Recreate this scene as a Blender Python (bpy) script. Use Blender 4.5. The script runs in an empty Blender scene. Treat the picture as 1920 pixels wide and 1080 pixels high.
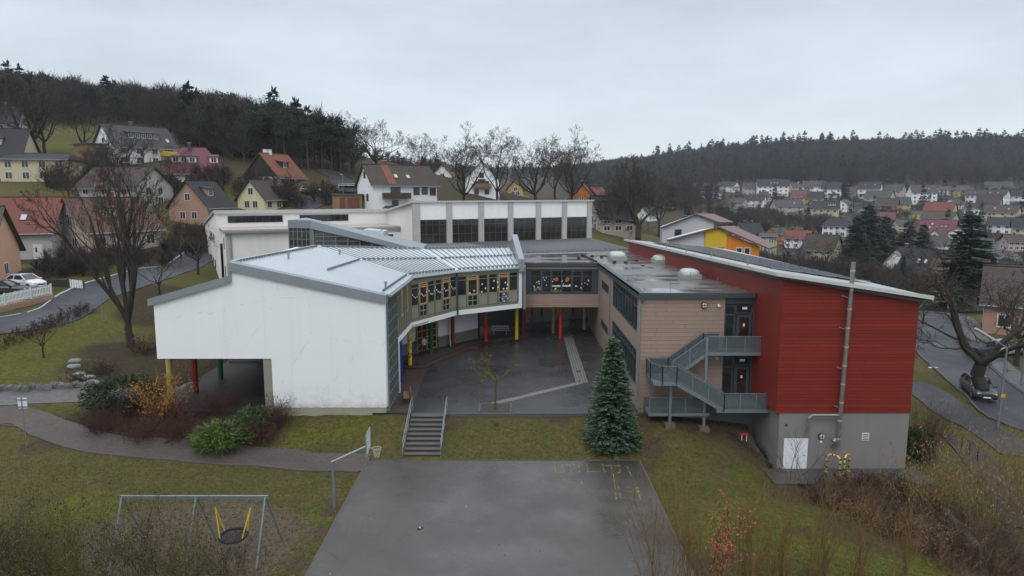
import bpy, math, random
import numpy as np
from mathutils import Vector, Matrix
R = math.radians
sc = bpy.context.scene
COL = sc.collection
# ---------------------------------------------------------------- camera, sky, sun, exposure
H = 14.5; PIT = R(8.0); F = 1297.0
cam = bpy.data.objects.new('camera', bpy.data.cameras.new('camera')); COL.objects.link(cam)
cam.data.sensor_width = 36; cam.data.lens = 36 * F / 1920
cam.data.clip_start = 0.2; cam.data.clip_end = 6000
cam.location = (0, 0, H); cam.rotation_euler = (R(90) - PIT, 0, 0)
sc.camera = cam
SUN_EL, SUN_AZ = R(48), R(196)      # soft light from behind the camera
w = bpy.data.worlds.new('World'); sc.world = w; w.use_nodes = True
nt = w.node_tree; nt.nodes.clear()
def wn(t, **k):
    n = nt.nodes.new(t)
    for a, b in k.items(): setattr(n, a, b)
    return n
sky = wn('ShaderNodeTexSky', sky_type='NISHITA', sun_disc=False, sun_elevation=SUN_EL, sun_rotation=SUN_AZ)
tc = wn('ShaderNodeTexCoord'); sx = wn('ShaderNodeSeparateXYZ'); nt.links.new(tc.outputs['Generated'], sx.inputs[0])
ramp = wn('ShaderNodeValToRGB'); nt.links.new(sx.outputs['Z'], ramp.inputs[0])
cr = ramp.color_ramp; cr.elements[0].position = 0.0; cr.elements[0].color = (.86, .93, .97, 1)
cr.elements[1].position = 1.0; cr.elements[1].color = (1.75, 1.85, 1.98, 1)
for p, c in ((.05, (.83, .905, .955, 1)), (.13, (.74, .825, .89, 1)), (.25, (.66, .75, .83, 1)), (.42, (.95, 1.02, 1.1, 1))):
    e = cr.elements.new(p); e.color = c
mp = wn('ShaderNodeMapping'); mp.inputs['Scale'].default_value = (1.6, 1.6, 5.0); nt.links.new(tc.outputs['Generated'], mp.inputs[0])
nz = wn('ShaderNodeTexNoise'); nz.inputs['Scale'].default_value = 2.3; nz.inputs['Detail'].default_value = 6; nz.inputs['Roughness'].default_value = .55
nt.links.new(mp.outputs[0], nz.inputs['Vector'])
mr = wn('ShaderNodeMapRange'); mr.inputs[1].default_value = .3; mr.inputs[2].default_value = .72; mr.inputs[3].default_value = .92; mr.inputs[4].default_value = 1.12
nt.links.new(nz.outputs[0], mr.inputs[0])
mul = wn('ShaderNodeVectorMath', operation='SCALE'); nt.links.new(ramp.outputs[0], mul.inputs[0]); nt.links.new(mr.outputs[0], mul.inputs['Scale'])
b1 = wn('ShaderNodeBackground'); b1.inputs[1].default_value = .08; nt.links.new(sky.outputs[0], b1.inputs[0])
b2 = wn('ShaderNodeBackground'); b2.inputs[1].default_value = 1.0; nt.links.new(mul.outputs[0], b2.inputs[0])
mx = wn('ShaderNodeMixShader'); mx.inputs[0].default_value = .93
nt.links.new(b1.outputs[0], mx.inputs[1]); nt.links.new(b2.outputs[0], mx.inputs[2])
wo = wn('ShaderNodeOutputWorld'); nt.links.new(mx.outputs[0], wo.inputs[0])
sl = bpy.data.lights.new('sun', 'SUN'); sl.energy = 0.8; sl.angle = R(25); sl.color = (1, .97, .93)
so = bpy.data.objects.new('sun', sl); COL.objects.link(so)
sd = Vector((math.sin(SUN_AZ) * math.cos(SUN_EL), math.cos(SUN_AZ) * math.cos(SUN_EL), math.sin(SUN_EL)))
so.rotation_euler = sd.to_track_quat('Z', 'Y').to_euler(); so.location = (0, 0, 60)
vs = sc.view_settings; vs.view_transform = 'Standard'; vs.look = 'None'; vs.exposure = 0.0; vs.gamma = 1; vs.use_curve_mapping = False
try:
    sc.cycles.max_bounces = 6; sc.cycles.transparent_max_bounces = 12; sc.cycles.volume_bounces = 0
    sc.cycles.use_denoising = True
except Exception: pass

# ---------------------------------------------------------------- helpers
def ray(u, v):
    a = (u - 960) / F; b = (540 - v) / F
    return Vector((a, math.cos(PIT) + b * math.sin(PIT), -math.sin(PIT) + b * math.cos(PIT)))
def PY(u, v, Y):
    d = ray(u, v); return Vector((0, 0, H)) + d * (Y / d.y)
def PZ(u, v, z):
    d = ray(u, v); return Vector((0, 0, H)) + d * ((z - H) / d.z)
def PX(u, Y, z):               # x of image column u at depth Y and height z
    return (u - 960) / F * (Y * math.cos(PIT) + (H - z) * math.sin(PIT))
def lerp(a, b, t): return a + (b - a) * t

class FR:                       # local frame: x along, y away from the viewer / inward, z up
    def __init__(s, o=(0, 0, 0), x=(1, 0, 0), z=(0, 0, 1)):
        s.o = Vector(o); s.x = Vector(x).normalized(); s.z = Vector(z).normalized(); s.y = s.z.cross(s.x).normalized()
    def pt(s, x, y, z): return s.o + s.x * x + s.y * y + s.z * z
W = FR()
def wallfr(a, b, z=0.0):        # frame of a wall from a to b (plan), x along a->b; y = left of it
    a = Vector((a[0], a[1], z)); b = Vector((b[0], b[1], z))
    f = FR(a, (b - a)); f.L = (b - a).length; return f

def root_inv(o):
    while o.parent: o = o.parent
    return o.matrix_basis.inverted()
def tag(o, label=None, cat=None, group=None, kind=None):
    if label: o['label'] = label
    if cat: o['category'] = cat
    if group: o['group'] = group
    if kind: o['kind'] = kind
    return o
def thing(name, label, cat, loc=(0, 0, 0), rz=0.0, group=None, s=1.0):
    o = bpy.data.objects.new(name, None); COL.objects.link(o)
    o.empty_display_size = .3
    o.matrix_basis = Matrix.Translation(Vector(loc)) @ Matrix.Rotation(rz, 4, 'Z') @ Matrix.Scale(s, 4)
    return tag(o, label, cat, group)
def link(name, me, parent=None, label=None):
    o = bpy.data.objects.new(name, me); COL.objects.link(o)
    if parent: o.parent = parent
    if label: o['label'] = label
    return o
def copy_tree(o, parent=None):
    c = o.copy(); COL.objects.link(c)
    if parent is not None: c.parent = parent
    for ch in [q for q in COL.objects if q.parent == o]: copy_tree(ch, c)
    return c

class MB:
    def __init__(s): s.v = []; s.f = []; s.m = []; s.k = 0
    def mat(s, k): s.k = k; return s
    def add(s, vs, fs):
        n = len(s.v); s.v += [tuple(p) for p in vs]
        for f in fs: s.f.append([i + n for i in f]); s.m.append(s.k)
        return s
    def poly(s, pts): return s.add(pts, [list(range(len(pts)))])
    def box(s, fr, x0, x1, y0, y1, z0, z1):
        p = [fr.pt(x, y, z) for z in (z0, z1) for y in (y0, y1) for x in (x0, x1)]
        return s.add(p, [(0, 2, 3, 1), (4, 5, 7, 6), (0, 1, 5, 4), (2, 6, 7, 3), (0, 4, 6, 2), (1, 3, 7, 5)])
    def prism(s, poly, z0, z1, fr=W):     # plan polygon (ccw) pulled up
        n = len(poly)
        p = [fr.pt(x, y, z0) for x, y in poly] + [fr.pt(x, y, z1) for x, y in poly]
        return s.add(p, [list(range(n - 1, -1, -1)), list(range(n, 2 * n))] + [(i, (i + 1) % n, n + (i + 1) % n, n + i) for i in range(n)])
    def extr(s, fr, poly, y0, y1):        # x-z polygon pulled along y
        n = len(poly)
        p = [fr.pt(x, y0, z) for x, z in poly] + [fr.pt(x, y1, z) for x, z in poly]
        return s.add(p, [list(range(n)), list(range(2 * n - 1, n - 1, -1))] + [((i + 1) % n, i, n + i, n + (i + 1) % n) for i in range(n)])
    def slab(s, pts, t, down=True):       # 3d polygon thickened vertically
        n = len(pts); d = Vector((0, 0, -t if down else t))
        p = [Vector(q) for q in pts] + [Vector(q) + d for q in pts]
        return s.add(p, [list(range(n)), list(range(2 * n - 1, n - 1, -1))] + [((i + 1) % n, i, n + i, n + (i + 1) % n) for i in range(n)])
    def beam(s, a, b, wd, ht, up=(0, 0, 1)):   # box bar between two points
        a = Vector(a); b = Vector(b); x = (b - a).normalized(); up = Vector(up)
        if abs(x.dot(up)) > .98: up = Vector((0, 1, 0))
        y = up.cross(x).normalized(); z = x.cross(y)
        p = [q + y * sy * wd / 2 + z * sz * ht / 2 for sz in (-1, 1) for sy in (-1, 1) for q in (a, b)]
        return s.add(p, [(0, 2, 3, 1), (4, 5, 7, 6), (0, 1, 5, 4), (2, 6, 7, 3), (0, 4, 6, 2), (1, 3, 7, 5)])
    def tube(s, pts, r, n=8, caps=True):
        pts = [Vector(p) for p in pts]; rr = r if isinstance(r, (list, tuple)) else [r] * len(pts)
        vs = []; fs = []; prev = None
        for i, p in enumerate(pts):
            t = (pts[min(i + 1, len(pts) - 1)] - pts[max(i - 1, 0)])
            t = t.normalized() if t.length > 1e-9 else Vector((0, 0, 1))
            if prev is None: a = t.orthogonal().normalized()
            else:
                a = prev - t * prev.dot(t); a = a.normalized() if a.length > 1e-6 else t.orthogonal().normalized()
            prev = a; b = t.cross(a)
            for k in range(n):
                q = 2 * math.pi * k / n; vs.append(p + (a * math.cos(q) + b * math.sin(q)) * rr[i])
        for i in range(len(pts) - 1):
            for k in range(n):
                k2 = (k + 1) % n; fs.append((i * n + k, i * n + k2, (i + 1) * n + k2, (i + 1) * n + k))
        if caps: fs.append(list(range(n - 1, -1, -1))); fs.append([(len(pts) - 1) * n + k for k in range(n)])
        return s.add(vs, fs)
    def disc(s, fr, cx, cz, r, y0, y1, n=16):
        return s.extr(fr, [(cx + r * math.cos(2 * math.pi * k / n), cz + r * math.sin(2 * math.pi * k / n)) for k in range(n)], y0, y1)
    def mesh(s, name, mats, inv=None, smooth=False):
        me = bpy.data.meshes.new(name)
        vs = [tuple(inv @ Vector(p)) for p in s.v] if inv is not None else s.v
        me.from_pydata(vs, [], s.f)
        if not isinstance(mats, (list, tuple)): mats = [mats]
        for m in mats: me.materials.append(m)
        if len(mats) > 1: me.polygons.foreach_set('material_index', s.m)
        if smooth: me.polygons.foreach_set('use_smooth', [True] * len(s.f))
        me.update(); return me
    def build(s, name, mats, parent=None, world=True, smooth=False, label=None, bevel=0):
        inv = root_inv(parent) if (parent is not None and world) else None
        o = link(name, s.mesh(name, mats, inv, smooth), parent, label)
        if bevel:
            b = o.modifiers.new('bevel', 'BEVEL'); b.width = bevel; b.segments = 1; b.limit_method = 'ANGLE'
        return o

def npmesh(name, V, Fc, mats, mi=None, smooth=False, col=None):
    me = bpy.data.meshes.new(name); V = np.asarray(V, np.float32); Fc = np.asarray(Fc, np.int32)
    k = Fc.shape[1]; n = len(Fc)
    me.vertices.add(len(V)); me.vertices.foreach_set('co', V.ravel())
    me.loops.add(n * k); me.loops.foreach_set('vertex_index', Fc.ravel())
    me.polygons.add(n); me.polygons.foreach_set('loop_start', np.arange(0, n * k, k, dtype=np.int32))
    try: me.polygons.foreach_set('loop_total', np.full(n, k, np.int32))
    except Exception: pass
    if not isinstance(mats, (list, tuple)): mats = [mats]
    for m in mats: me.materials.append(m)
    if mi is not None: me.polygons.foreach_set('material_index', np.asarray(mi, np.int32))
    me.polygons.foreach_set('use_smooth', np.full(n, smooth))
    if col is not None:
        a = me.color_attributes.new('cover', 'FLOAT_COLOR', 'POINT'); a.data.foreach_set('color', np.asarray(col, np.float32).ravel())
    me.update(calc_edges=True); return me

# ---------------------------------------------------------------- materials
MATS = {}
class NB:
    def __init__(s, name):
        s.m = bpy.data.materials.new(name); s.m.use_nodes = True; s.t = s.m.node_tree
        s.p = s.t.nodes['Principled BSDF']; s.out = s.t.nodes['Material Output']; s._o = None
    def n(s, t, ins=None, **k):
        x = s.t.nodes.new(t)
        for a, b in k.items(): setattr(x, a, b)
        for a, b in (ins or {}).items():
            if hasattr(b, 'is_output') or isinstance(b, bpy.types.NodeSocket): s.t.links.new(b, x.inputs[a])
            else: x.inputs[a].default_value = b
        return x
    def obj(s):
        if s._o is None: s._o = s.n('ShaderNodeTexCoord').outputs['Object']
        return s._o
    def map(s, sc=(1, 1, 1), rot=(0, 0, 0)): return s.n('ShaderNodeMapping', {'Vector': s.obj(), 'Scale': sc, 'Rotation': rot}).outputs[0]
    def noise(s, scale, detail=4, rough=.55, vec=None): return s.n('ShaderNodeTexNoise', {'Vector': vec or s.obj(), 'Scale': scale, 'Detail': detail, 'Roughness': rough}).outputs[0]
    def ramp(s, fac, stops):
        x = s.n('ShaderNodeValToRGB', {0: fac}); c = x.color_ramp
        while len(c.elements) < len(stops): c.elements.new(.5)
        for e, (p, q) in zip(c.elements, stops): e.position = p; e.color = (*q, 1) if len(q) == 3 else q
        return x.outputs[0]
    def mix(s, fac, a, b, mode='MIX'):
        x = s.n('ShaderNodeMix', data_type='RGBA', blend_type=mode)
        for i, q in ((0, fac), (6, a), (7, b)):
            if isinstance(q, bpy.types.NodeSocket): s.t.links.new(q, x.inputs[i])
            else: x.inputs[i].default_value = q if i == 0 else ((*q, 1) if len(q) == 3 else q)
        return x.outputs[2]
    def math(s, op, a, b=0.0, c=None):
        x = s.n('ShaderNodeMath', operation=op)
        for i, q in enumerate((a, b, c)):
            if q is None: continue
            if isinstance(q, bpy.types.NodeSocket): s.t.links.new(q, x.inputs[i])
            else: x.inputs[i].default_value = q
        return x.outputs[0]
    def mr(s, v, a, b, c, d): return s.n('ShaderNodeMapRange', {0: v, 1: a, 2: b, 3: c, 4: d}).outputs[0]
    def set(s, **k):
        for a, q in k.items():
            i = {'col': 'Base Color', 'rough': 'Roughness', 'metal': 'Metallic', 'spec': 'Specular IOR Level', 'nrm': 'Normal', 'alpha': 'Alpha'}[a]
            if isinstance(q, bpy.types.NodeSocket): s.t.links.new(q, s.p.inputs[i])
            else: s.p.inputs[i].default_value = (*q, 1) if isinstance(q, tuple) and len(q) == 3 else q
        return s
    def bump(s, h, strength=.3, dist=.02):
        s.set(nrm=s.n('ShaderNodeBump', {'Height': h, 'Strength': strength, 'Distance': dist}).outputs[0]); return s
def sc3(c, k): return tuple(min(1, x * k) for x in c)
def M(name, col=(.5, .5, .5), rough=.7, var=.12, scale=1.5, metal=0.0, spec=.4, bump=0.0, streak=0.0, fine=0.0):
    """plain surface with a little real-world unevenness: mottling, fine grain, optional rain streaks"""
    if name in MATS: return MATS[name]
    b = NB(name); n1 = b.noise(scale, 6, .6)
    c = b.mix(n1, sc3(col, 1 - var * 1.6), sc3(col, 1 + var * 1.4))
    if fine: c = b.mix(b.mr(b.noise(scale * 25, 3), .35, .7, 0, fine), c, sc3(col, .45))
    if streak:
        st = b.noise(1.0, 5, .65, b.map((2.2, 2.2, .12)))
        c = b.mix(b.mr(st, .52, .78, 0, streak), c, sc3(col, .5))
    b.set(col=c, rough=rough, metal=metal, spec=spec)
    if bump: b.bump(b.noise(scale * 12, 4), bump, .02)
    MATS[name] = b.m; return b.m
def M_lines(name, col, axis='Z', pitch=.25, gap=.06, rough=.65, var=.12, dark=.35, bump=.5, scale=.7, brick=0.0, metal=0.0, spec=.4, moss=None, raised=False):
    """boards / seams / tile courses along one axis, with each course a shade of its own"""
    if name in MATS: return MATS[name]
    b = NB(name); s = b.n('ShaderNodeSeparateXYZ', {0: b.obj()})
    z = b.math('DIVIDE', s.outputs[axis], pitch); fr = b.math('FRACT', z); fl = b.math('FLOOR', z)
    gapm = b.math('LESS_THAN', fr, gap)
    rnd = b.n('ShaderNodeTexWhiteNoise', {'W': fl}, noise_dimensions='1D').outputs[0]
    n1 = b.noise(scale, 6, .62)
    c = b.mix(b.math('ADD', b.math('MULTIPLY', rnd, .45), b.math('MULTIPLY', n1, .55)), sc3(col, 1 - var * 1.7), sc3(col, 1 + var * 1.5))
    if brick:
        o2 = 'X' if axis == 'Z' else 'Z'
        xx = b.math('ADD', s.outputs['X'], b.math('MULTIPLY', s.outputs['Y'], 1.0))
        q = b.math('ADD', b.math('DIVIDE', xx, brick), b.math('MULTIPLY', rnd, 7.3))
        r2 = b.n('ShaderNodeTexWhiteNoise', {'Vector': b.n('ShaderNodeCombineXYZ', {0: b.math('FLOOR', q), 1: fl}).outputs[0]}, noise_dimensions='2D').outputs[0]
        c = b.mix(b.math('MULTIPLY', r2, .35), c, sc3(col, 1 - var * 3))
        gapm = b.math('MAXIMUM', gapm, b.math('LESS_THAN', b.math('FRACT', q), .018 / brick))
    if moss: c = b.mix(b.mr(b.noise(scale * 1.7, 6, .7), .48, .72, 0, .8), c, moss)
    c = b.mix(gapm, c, sc3(col, dark))
    b.set(col=c, rough=rough, metal=metal, spec=spec)
    prof = b.math('SUBTRACT', 1.0, gapm) if not raised else gapm
    b.bump(prof, bump, .02); MATS[name] = b.m; return b.m
def M_tile(name, col, moss=None, pitch=.33):
    """roof tiles: courses down the slope plus columns along the ridge, weathered patches"""
    if name in MATS: return MATS[name]
    b = NB(name); s = b.n('ShaderNodeSeparateXYZ', {0: b.obj()})
    fz = b.math('FRACT', b.math('DIVIDE', s.outputs['Z'], pitch * .75)); fx = b.math('FRACT', b.math('DIVIDE', b.math('ADD', s.outputs['X'], s.outputs['Y']), pitch))
    n1 = b.noise(.5, 6, .65); n2 = b.noise(4, 4)
    c = b.mix(n1, sc3(col, .7), sc3(col, 1.3)); c = b.mix(b.mr(n2, .4, .7, 0, .5), c, sc3(col, .55))
    c = b.mix(b.math('LESS_THAN', fz, .18), c, sc3(col, .45))
    if moss: c = b.mix(b.mr(b.noise(.8, 6, .7), .47, .66, 0, .85), c, moss)
    b.set(col=c, rough=.75, spec=.35); b.bump(b.math('ADD', fz, b.math('MULTIPLY', b.math('PINGPONG', fx, .5), .8)), .6, .04)
    MATS[name] = b.m; return b.m
def M_glass(name='window_glass', col=(.012, .014, .016), rough=.06, spec=.5):
    if name in MATS: return MATS[name]
    b = NB(name); n1 = b.noise(.6, 3)
    n2 = b.noise(.9, 5, .7); c = b.mix(n1, sc3(col, .5), sc3(col, 2.0)); c = b.mix(b.mr(n2, .5, .68, 0, .8), c, (col[0] * 3.6, col[1] * 3.1, col[2] * 2.6)); b.set(col=c, rough=rough, spec=spec)
    b.bump(b.noise(.9, 2), .05, .05); MATS[name] = b.m; return b.m
def M_see(name, col, alpha):
    if name in MATS: return MATS[name]
    b = NB(name); b.set(col=col, rough=.45)
    tr = b.n('ShaderNodeBsdfTransparent'); mx = b.n('ShaderNodeMixShader', {0: alpha, 1: tr.outputs[0], 2: b.p.outputs[0]})
    b.t.links.new(mx.outputs[0], b.out.inputs[0]); MATS[name] = b.m; return b.m

# ---------------------------------------------------------------- terrain height
CP = []
def cp(*a): CP.extend(a)
def cpx(*a):
    for u, v, z in a: p = PZ(u, v, z); CP.append((p.x, p.y, z))
for x in (-21, -14, -6, 2, 9, 15):
    for y in (46.5, 54, 63, 73): cp((x, y, -.12))
for x in (-16, -12, -8, -4, 0, 4, 8.5): cp((x, 43.7, -.12), (x, 40.0, -1.5))
for x in (-8.4, -3, 3, 7.4):
    for y in (10, 18, 25, 32, 37): cp((x, y, -1.55))
cp((-20, 43.6, -.15), (-26, 46, .0), (-24, 52, .1), (-24, 60, .3))
cpx((0, 748, .35), (120, 745, .2), (200, 735, .05), (100, 795, -.55), (0, 850, -.95), (0, 950, -1.35), (0, 1075, -1.6), (300, 845, -1.1), (480, 862, -1.3), (200, 960, -1.5), (420, 960, -1.5), (560, 900, -1.5), (480, 1060, -1.55), (250, 1070, -1.6))
cpx((380, 790, -.5), (250, 790, -.45), (450, 830, -1.0))
cpx((0, 690, 1.1), (0, 640, 1.9), (100, 670, .85), (200, 645, .8), (130, 640, 1.3), (200, 600, 1.8), (270, 620, 1.0), (230, 700, .3), (140, 715, .45))
cpx((0, 605, 2.6), (60, 580, 2.8), (140, 560, 3.1), (330, 505, 3.9), (380, 482, 4.5), (250, 560, 2.9), (290, 590, 2.0), (20, 560, 3.7), (30, 538, 4.4), (110, 535, 4.3), (200, 505, 5.1), (300, 480, 5.4))
cp((-70, 92, 5.6), (-62, 100, 6.6), (-50, 102, 6.8), (-38, 104, 6.0), (-90, 110, 9.5), (-62, 122, 9.6), (-40, 128, 9.8), (-25, 132, 10.6), (-5, 128, 11.3), (8, 125, 9.5), (-30, 112, 7.4), (-12, 112, 8.0), (8, 108, 6.2))
cp((-95, 145, 17), (-70, 150, 18), (-45, 158, 17.5), (-28, 160, 14.5), (-14, 165, 13), (10, 155, 9), (30, 145, 5), (20, 120, 5))
cp((-120, 190, 29), (-80, 200, 29), (-45, 205, 23), (-18, 205, 17.5), (15, 210, 11), (40, 215, 4))
cp((-190, 255, 44), (-125, 262, 40), (-75, 275, 30), (-35, 285, 20), (0, 300, 13), (35, 320, 9))
cp((-300, 330, 59), (-190, 345, 51), (-120, 350, 40), (-62, 360, 24), (-20, 380, 17), (20, 420, 12))
cp((-600, 500, 78), (-400, 450, 68), (-260, 470, 60), (-140, 480, 40), (-60, 520, 22), (0, 560, 15), (-700, 900, 88), (-300, 900, 56), (-80, 900, 32))
cp((19, 46, -.8), (21, 55, -1.0), (26, 41, -2.35), (20, 39.3, -2.38), (25, 38, -2.4), (14, 39.2, -2.0), (13, 40.5, -1.3), (9.6, 42.2, -.35), (15.8, 39.5, -2.35), (16, 42, -1.5), (11.5, 43, -.5), (15, 36.5, -2.3), (22, 35, -2.5), (29, 36, -2.6), (11, 37, -1.35), (12, 33, -1.45), (12, 28, -1.5), (15, 28, -1.6), (14, 24, -1.55), (16.5, 31.5, -1.9), (19, 30, -2.6), (22, 27, -2.9), (20, 24, -2.6), (28, 28, -3.0), (14, 15, -1.6), (24, 15, -3), (8, 0, -1.6), (-8, 0, -1.6), (-20, 10, -1.7), (-40, 20, -1.6), (40, 10, -4))
cpx((1800, 790, -2.4), (1900, 850, -2.6), (1740, 745, -2.1), (1760, 720, -1.7), (1850, 760, -2.0), (1900, 790, -2.4), (1830, 690, -2.0), (1900, 720, -2.4), (1770, 640, -1.8), (1740, 600, -1.6), (1850, 640, -1.6), (1920, 900, -2.8), (1900, 650, -1.8))
cp((35, 105, -2), (50, 110, -3.5), (70, 95, -3), (75, 70, -3), (60, 55, -3), (30, 85, -1.5), (25, 70, -1.2), (60, 135, -5), (35, 150, -3), (40, 180, -5), (95, 200, -8.5), (70, 250, -8), (150, 250, -8.5), (130, 150, -7), (120, 330, -5), (220, 330, -5), (60, 350, -2), (150, 450, 2), (280, 450, 3), (90, 480, 3.5), (200, 560, 12), (350, 560, 13), (110, 600, 14), (60, 560, 11), (230, 500, 6), (450, 520, 10))
cp((150, 700, 29), (300, 700, 34), (460, 720, 38), (120, 850, 32), (210, 850, 44), (380, 850, 60), (600, 850, 64), (50, 760, 15), (60, 1000, 34), (300, 1050, 66), (700, 1050, 70), (900, 700, 60), (900, 400, 20), (0, 1200, 38), (600, 200, -6), (300, 100, -6), (1200, 1000, 80), (-200, 1300, 48), (400, 1500, 40), (-900, 200, 90), (-300, 120, 40), (-140, 110, 16), (-120, 60, 6), (-60, 40, 0), (-60, 62, 3.2), (200, -50, -6), (-100, -60, -2), (0, -60, -2))
_c = np.array(CP); _n = len(_c)
def _k(r): return r
_A = np.zeros((_n + 3, _n + 3)); _d = np.hypot(_c[:, None, 0] - _c[None, :, 0], _c[:, None, 1] - _c[None, :, 1])
_A[:_n, :_n] = _k(_d) - np.eye(_n) * .02; _A[:_n, _n] = 1; _A[_n, :_n] = 1
_A[_n + 1, _n + 1] = 1; _A[_n + 2, _n + 2] = 1
_w = np.linalg.solve(_A, np.concatenate([_c[:, 2], [0, 0, 0]]))
def hgt_np(X, Y):
    X = np.asarray(X, float); Y = np.asarray(Y, float); o = np.full(X.shape, _w[_n])
    xf, yf = X.ravel(), Y.ravel(); out = np.zeros(len(xf))
    for i in range(0, len(xf), 4000):
        out[i:i + 4000] = np.hypot(xf[i:i + 4000, None] - _c[None, :, 0], yf[i:i + 4000, None] - _c[None, :, 1]) @ _w[:_n]
    return o + out.reshape(X.shape)
def hgt(x, y): return float(_w[_n] + np.hypot(x - _c[:, 0], y - _c[:, 1]) @ _w[:_n])
def hit(u, v, lo=20.0, hi=1400.0):      # where the sight line of a pixel meets the ground
    d = ray(u, v); t = np.concatenate([np.arange(lo, 150, .5), np.arange(150, hi, 2.0)])
    z = H + d.z * t; g = hgt_np(d.x * t, d.y * t); k = np.argmax(z < g) if (z < g).any() else len(t) - 1
    p = Vector((0, 0, H)) + d * t[k]; p.z = hgt(p.x, p.y); return p
def ga(x, y, dz=0.0): return Vector((x, y, hgt(x, y) + dz))
# ---------------------------------------------------------------- palette
WHITE = M('white_render', (.78, .80, .81), .8, .05, .35, streak=.05)
WHITE2 = M('hall_render', (.74, .73, .70), .8, .06, .3, streak=.2)
PANELW = M('white_panel', (.80, .80, .79), .6, .05, .4, streak=.12)
CONC = M('pale_concrete', (.42, .40, .385), .85, .12, .8, streak=.35, bump=.1)
GREYW = M('grey_render', (.215, .2, .195), .85, .07, .5, streak=.3)
ZINC = M('zinc_sheet', (.27, .30, .33), .4, .1, .5, metal=.45, streak=.15)
GALV = M('galvanised_steel', (.25, .295, .325), .42, .14, 3, metal=.6)
STEEL = M('stainless_steel', (.27, .255, .23), .32, .12, 3, metal=.6)
SLATE = M('slate_frame', (.045, .062, .07), .45, .1, 1)
OLIVE = M('olive_paint', (.19, .2, .13), .6, .1, 1, streak=.2)
OLIVEP = M('olive_panel', (.25, .245, .19), .55, .07, .6, streak=.12)
GREENB = M('green_base_paint', (.16, .19, .155), .7, .1, .8, streak=.2)
WOOD = M('light_wood_frame', (.52, .33, .16), .5, .12, 3)
DKWOOD = M('dark_brown_wood', (.06, .04, .028), .7, .2, 2)
BRWOOD = M('brown_wood', (.2, .115, .06), .7, .2, 2)
BLACK = M('black_rubber', (.012, .012, .013), .7, .2, 4)
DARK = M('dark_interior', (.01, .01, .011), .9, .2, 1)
GLASS = M_glass('window_glass', (.016, .017, .017))
GLASSB = M_glass('far_glass', (.022, .026, .03), .1)
GLASSC = M_glass('tinted_glass', (.03, .033, .03), .05)
RED = M('red_column_paint', (.55, .02, .012), .35, .12, 2)
DRED = M('dark_red_paint', (.2, .012, .016), .4, .12, 2)
YEL = M('yellow_paint', (.68, .50, .03), .4, .14, 2, fine=.25)
DYEL = M('dull_yellow_paint', (.42, .36, .09), .5, .16, 2, fine=.3)
BLUE = M('blue_paint', (.012, .035, .26), .4, .12, 2)
GRN = M('green_paint', (.01, .09, .035), .4, .12, 2)
PAPER = M('white_paper', (.78, .78, .76), .8, .05, 2)
TANB = M_lines('tan_board_cladding', (.315, .225, .18), 'Z', .27, .07, .7, .05, .45, .5, .5, brick=2.6)
REDB = M_lines('red_board_cladding', (.212, .0225, .014), 'Z', .205, .09, .58, .17, .4, .8, .6, brick=4.0, spec=.25)
SEAM = M('zinc_roof_sheet', (.52, .56, .585), .33, .07, .35, metal=.25, streak=.1)
SEAMD = M('roof_seam_line', (.16, .18, .19), .6, .2, 1)
ANNEX = M('weathered_grey_roof', (.20, .20, .195), .55, .14, .4, metal=.2, fine=.2)
ROADM = None
def asphalt(name, col, wet, rgh=(.18, .5), sc=.16):
    b = NB(name); big = b.noise(sc, 5, .6); fine = b.noise(60, 3, .7); mid = b.noise(2.2, 6, .65)
    c = b.mix(b.mr(big, .35, .65, 0, 1), sc3(col, .68), sc3(col, 1.22)); c = b.mix(b.mr(mid, .3, .75, 0, .45), c, sc3(col, .62))
    c = b.mix(b.mr(fine, .55, .8, 0, .5), c, sc3(col, 2.1))
    ck = b.n('ShaderNodeTexVoronoi', {'Vector': b.n('ShaderNodeMixRGB', {0: .12, 1: b.obj(), 2: b.n('ShaderNodeTexNoise', {'Vector': b.obj(), 'Scale': 1.1, 'Detail': 5}).outputs['Color']}).outputs[0], 'Scale': .22}, feature='DISTANCE_TO_EDGE').outputs[0]
    c = b.mix(b.math('LESS_THAN', ck, .0016), c, sc3(col, .62))
    b.set(col=c, rough=b.mr(b.noise(sc * 1.9, 5, .6), .36, .64, rgh[0], rgh[1]), spec=wet); b.bump(fine, .12, .01); return b.m
COURT = asphalt('court_asphalt', (.064, .06, .056), .55, (.15, .5))
YARD = asphalt('yard_asphalt', (.036, .037, .039), .5, (.22, .45))
ROADM = asphalt('road_asphalt', (.042, .045, .051), .25, (.42, .62))
def pavers(name, col, sx=.2, sy=.1, wet=.4, rough=.5):
    b = NB(name); br = b.n('ShaderNodeTexBrick', {'Vector': b.obj(), 'Color1': (*sc3(col, .8), 1), 'Color2': (*sc3(col, 1.25), 1), 'Mortar': (*sc3(col, .45), 1), 'Scale': 1, 'Mortar Size': .008, 'Brick Width': sx, 'Row Height': sy})
    c = b.mix(b.mr(b.noise(.5, 6, .65), .35, .7, 0, .6), br.outputs[0], sc3(col, .62))
    c = b.mix(b.mr(b.noise(1.5, 5, .6), .45, .75, 0, .5), c, (col[0] * .8, col[1] * 1.0, col[2] * .85))
    b.set(col=c, rough=rough, spec=wet); b.bump(br.outputs[1], -.2, .01); return b.m
PAVE = pavers('grey_brown_pavers', (.092, .073, .066), .2, .1, .25, .6)
PAVEB = pavers('brown_pavers', (.07, .046, .04), .25, .25, .22, .55)
PAVEL = pavers('pale_path_pavers', (.1, .096, .096), .3, .3)
STONE = M('rough_stone', (.12, .115, .11), .85, .3, 1.2, bump=.5)
KERB = M('kerb_concrete', (.085, .081, .077), .85, .15, 2, bump=.2)

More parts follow.
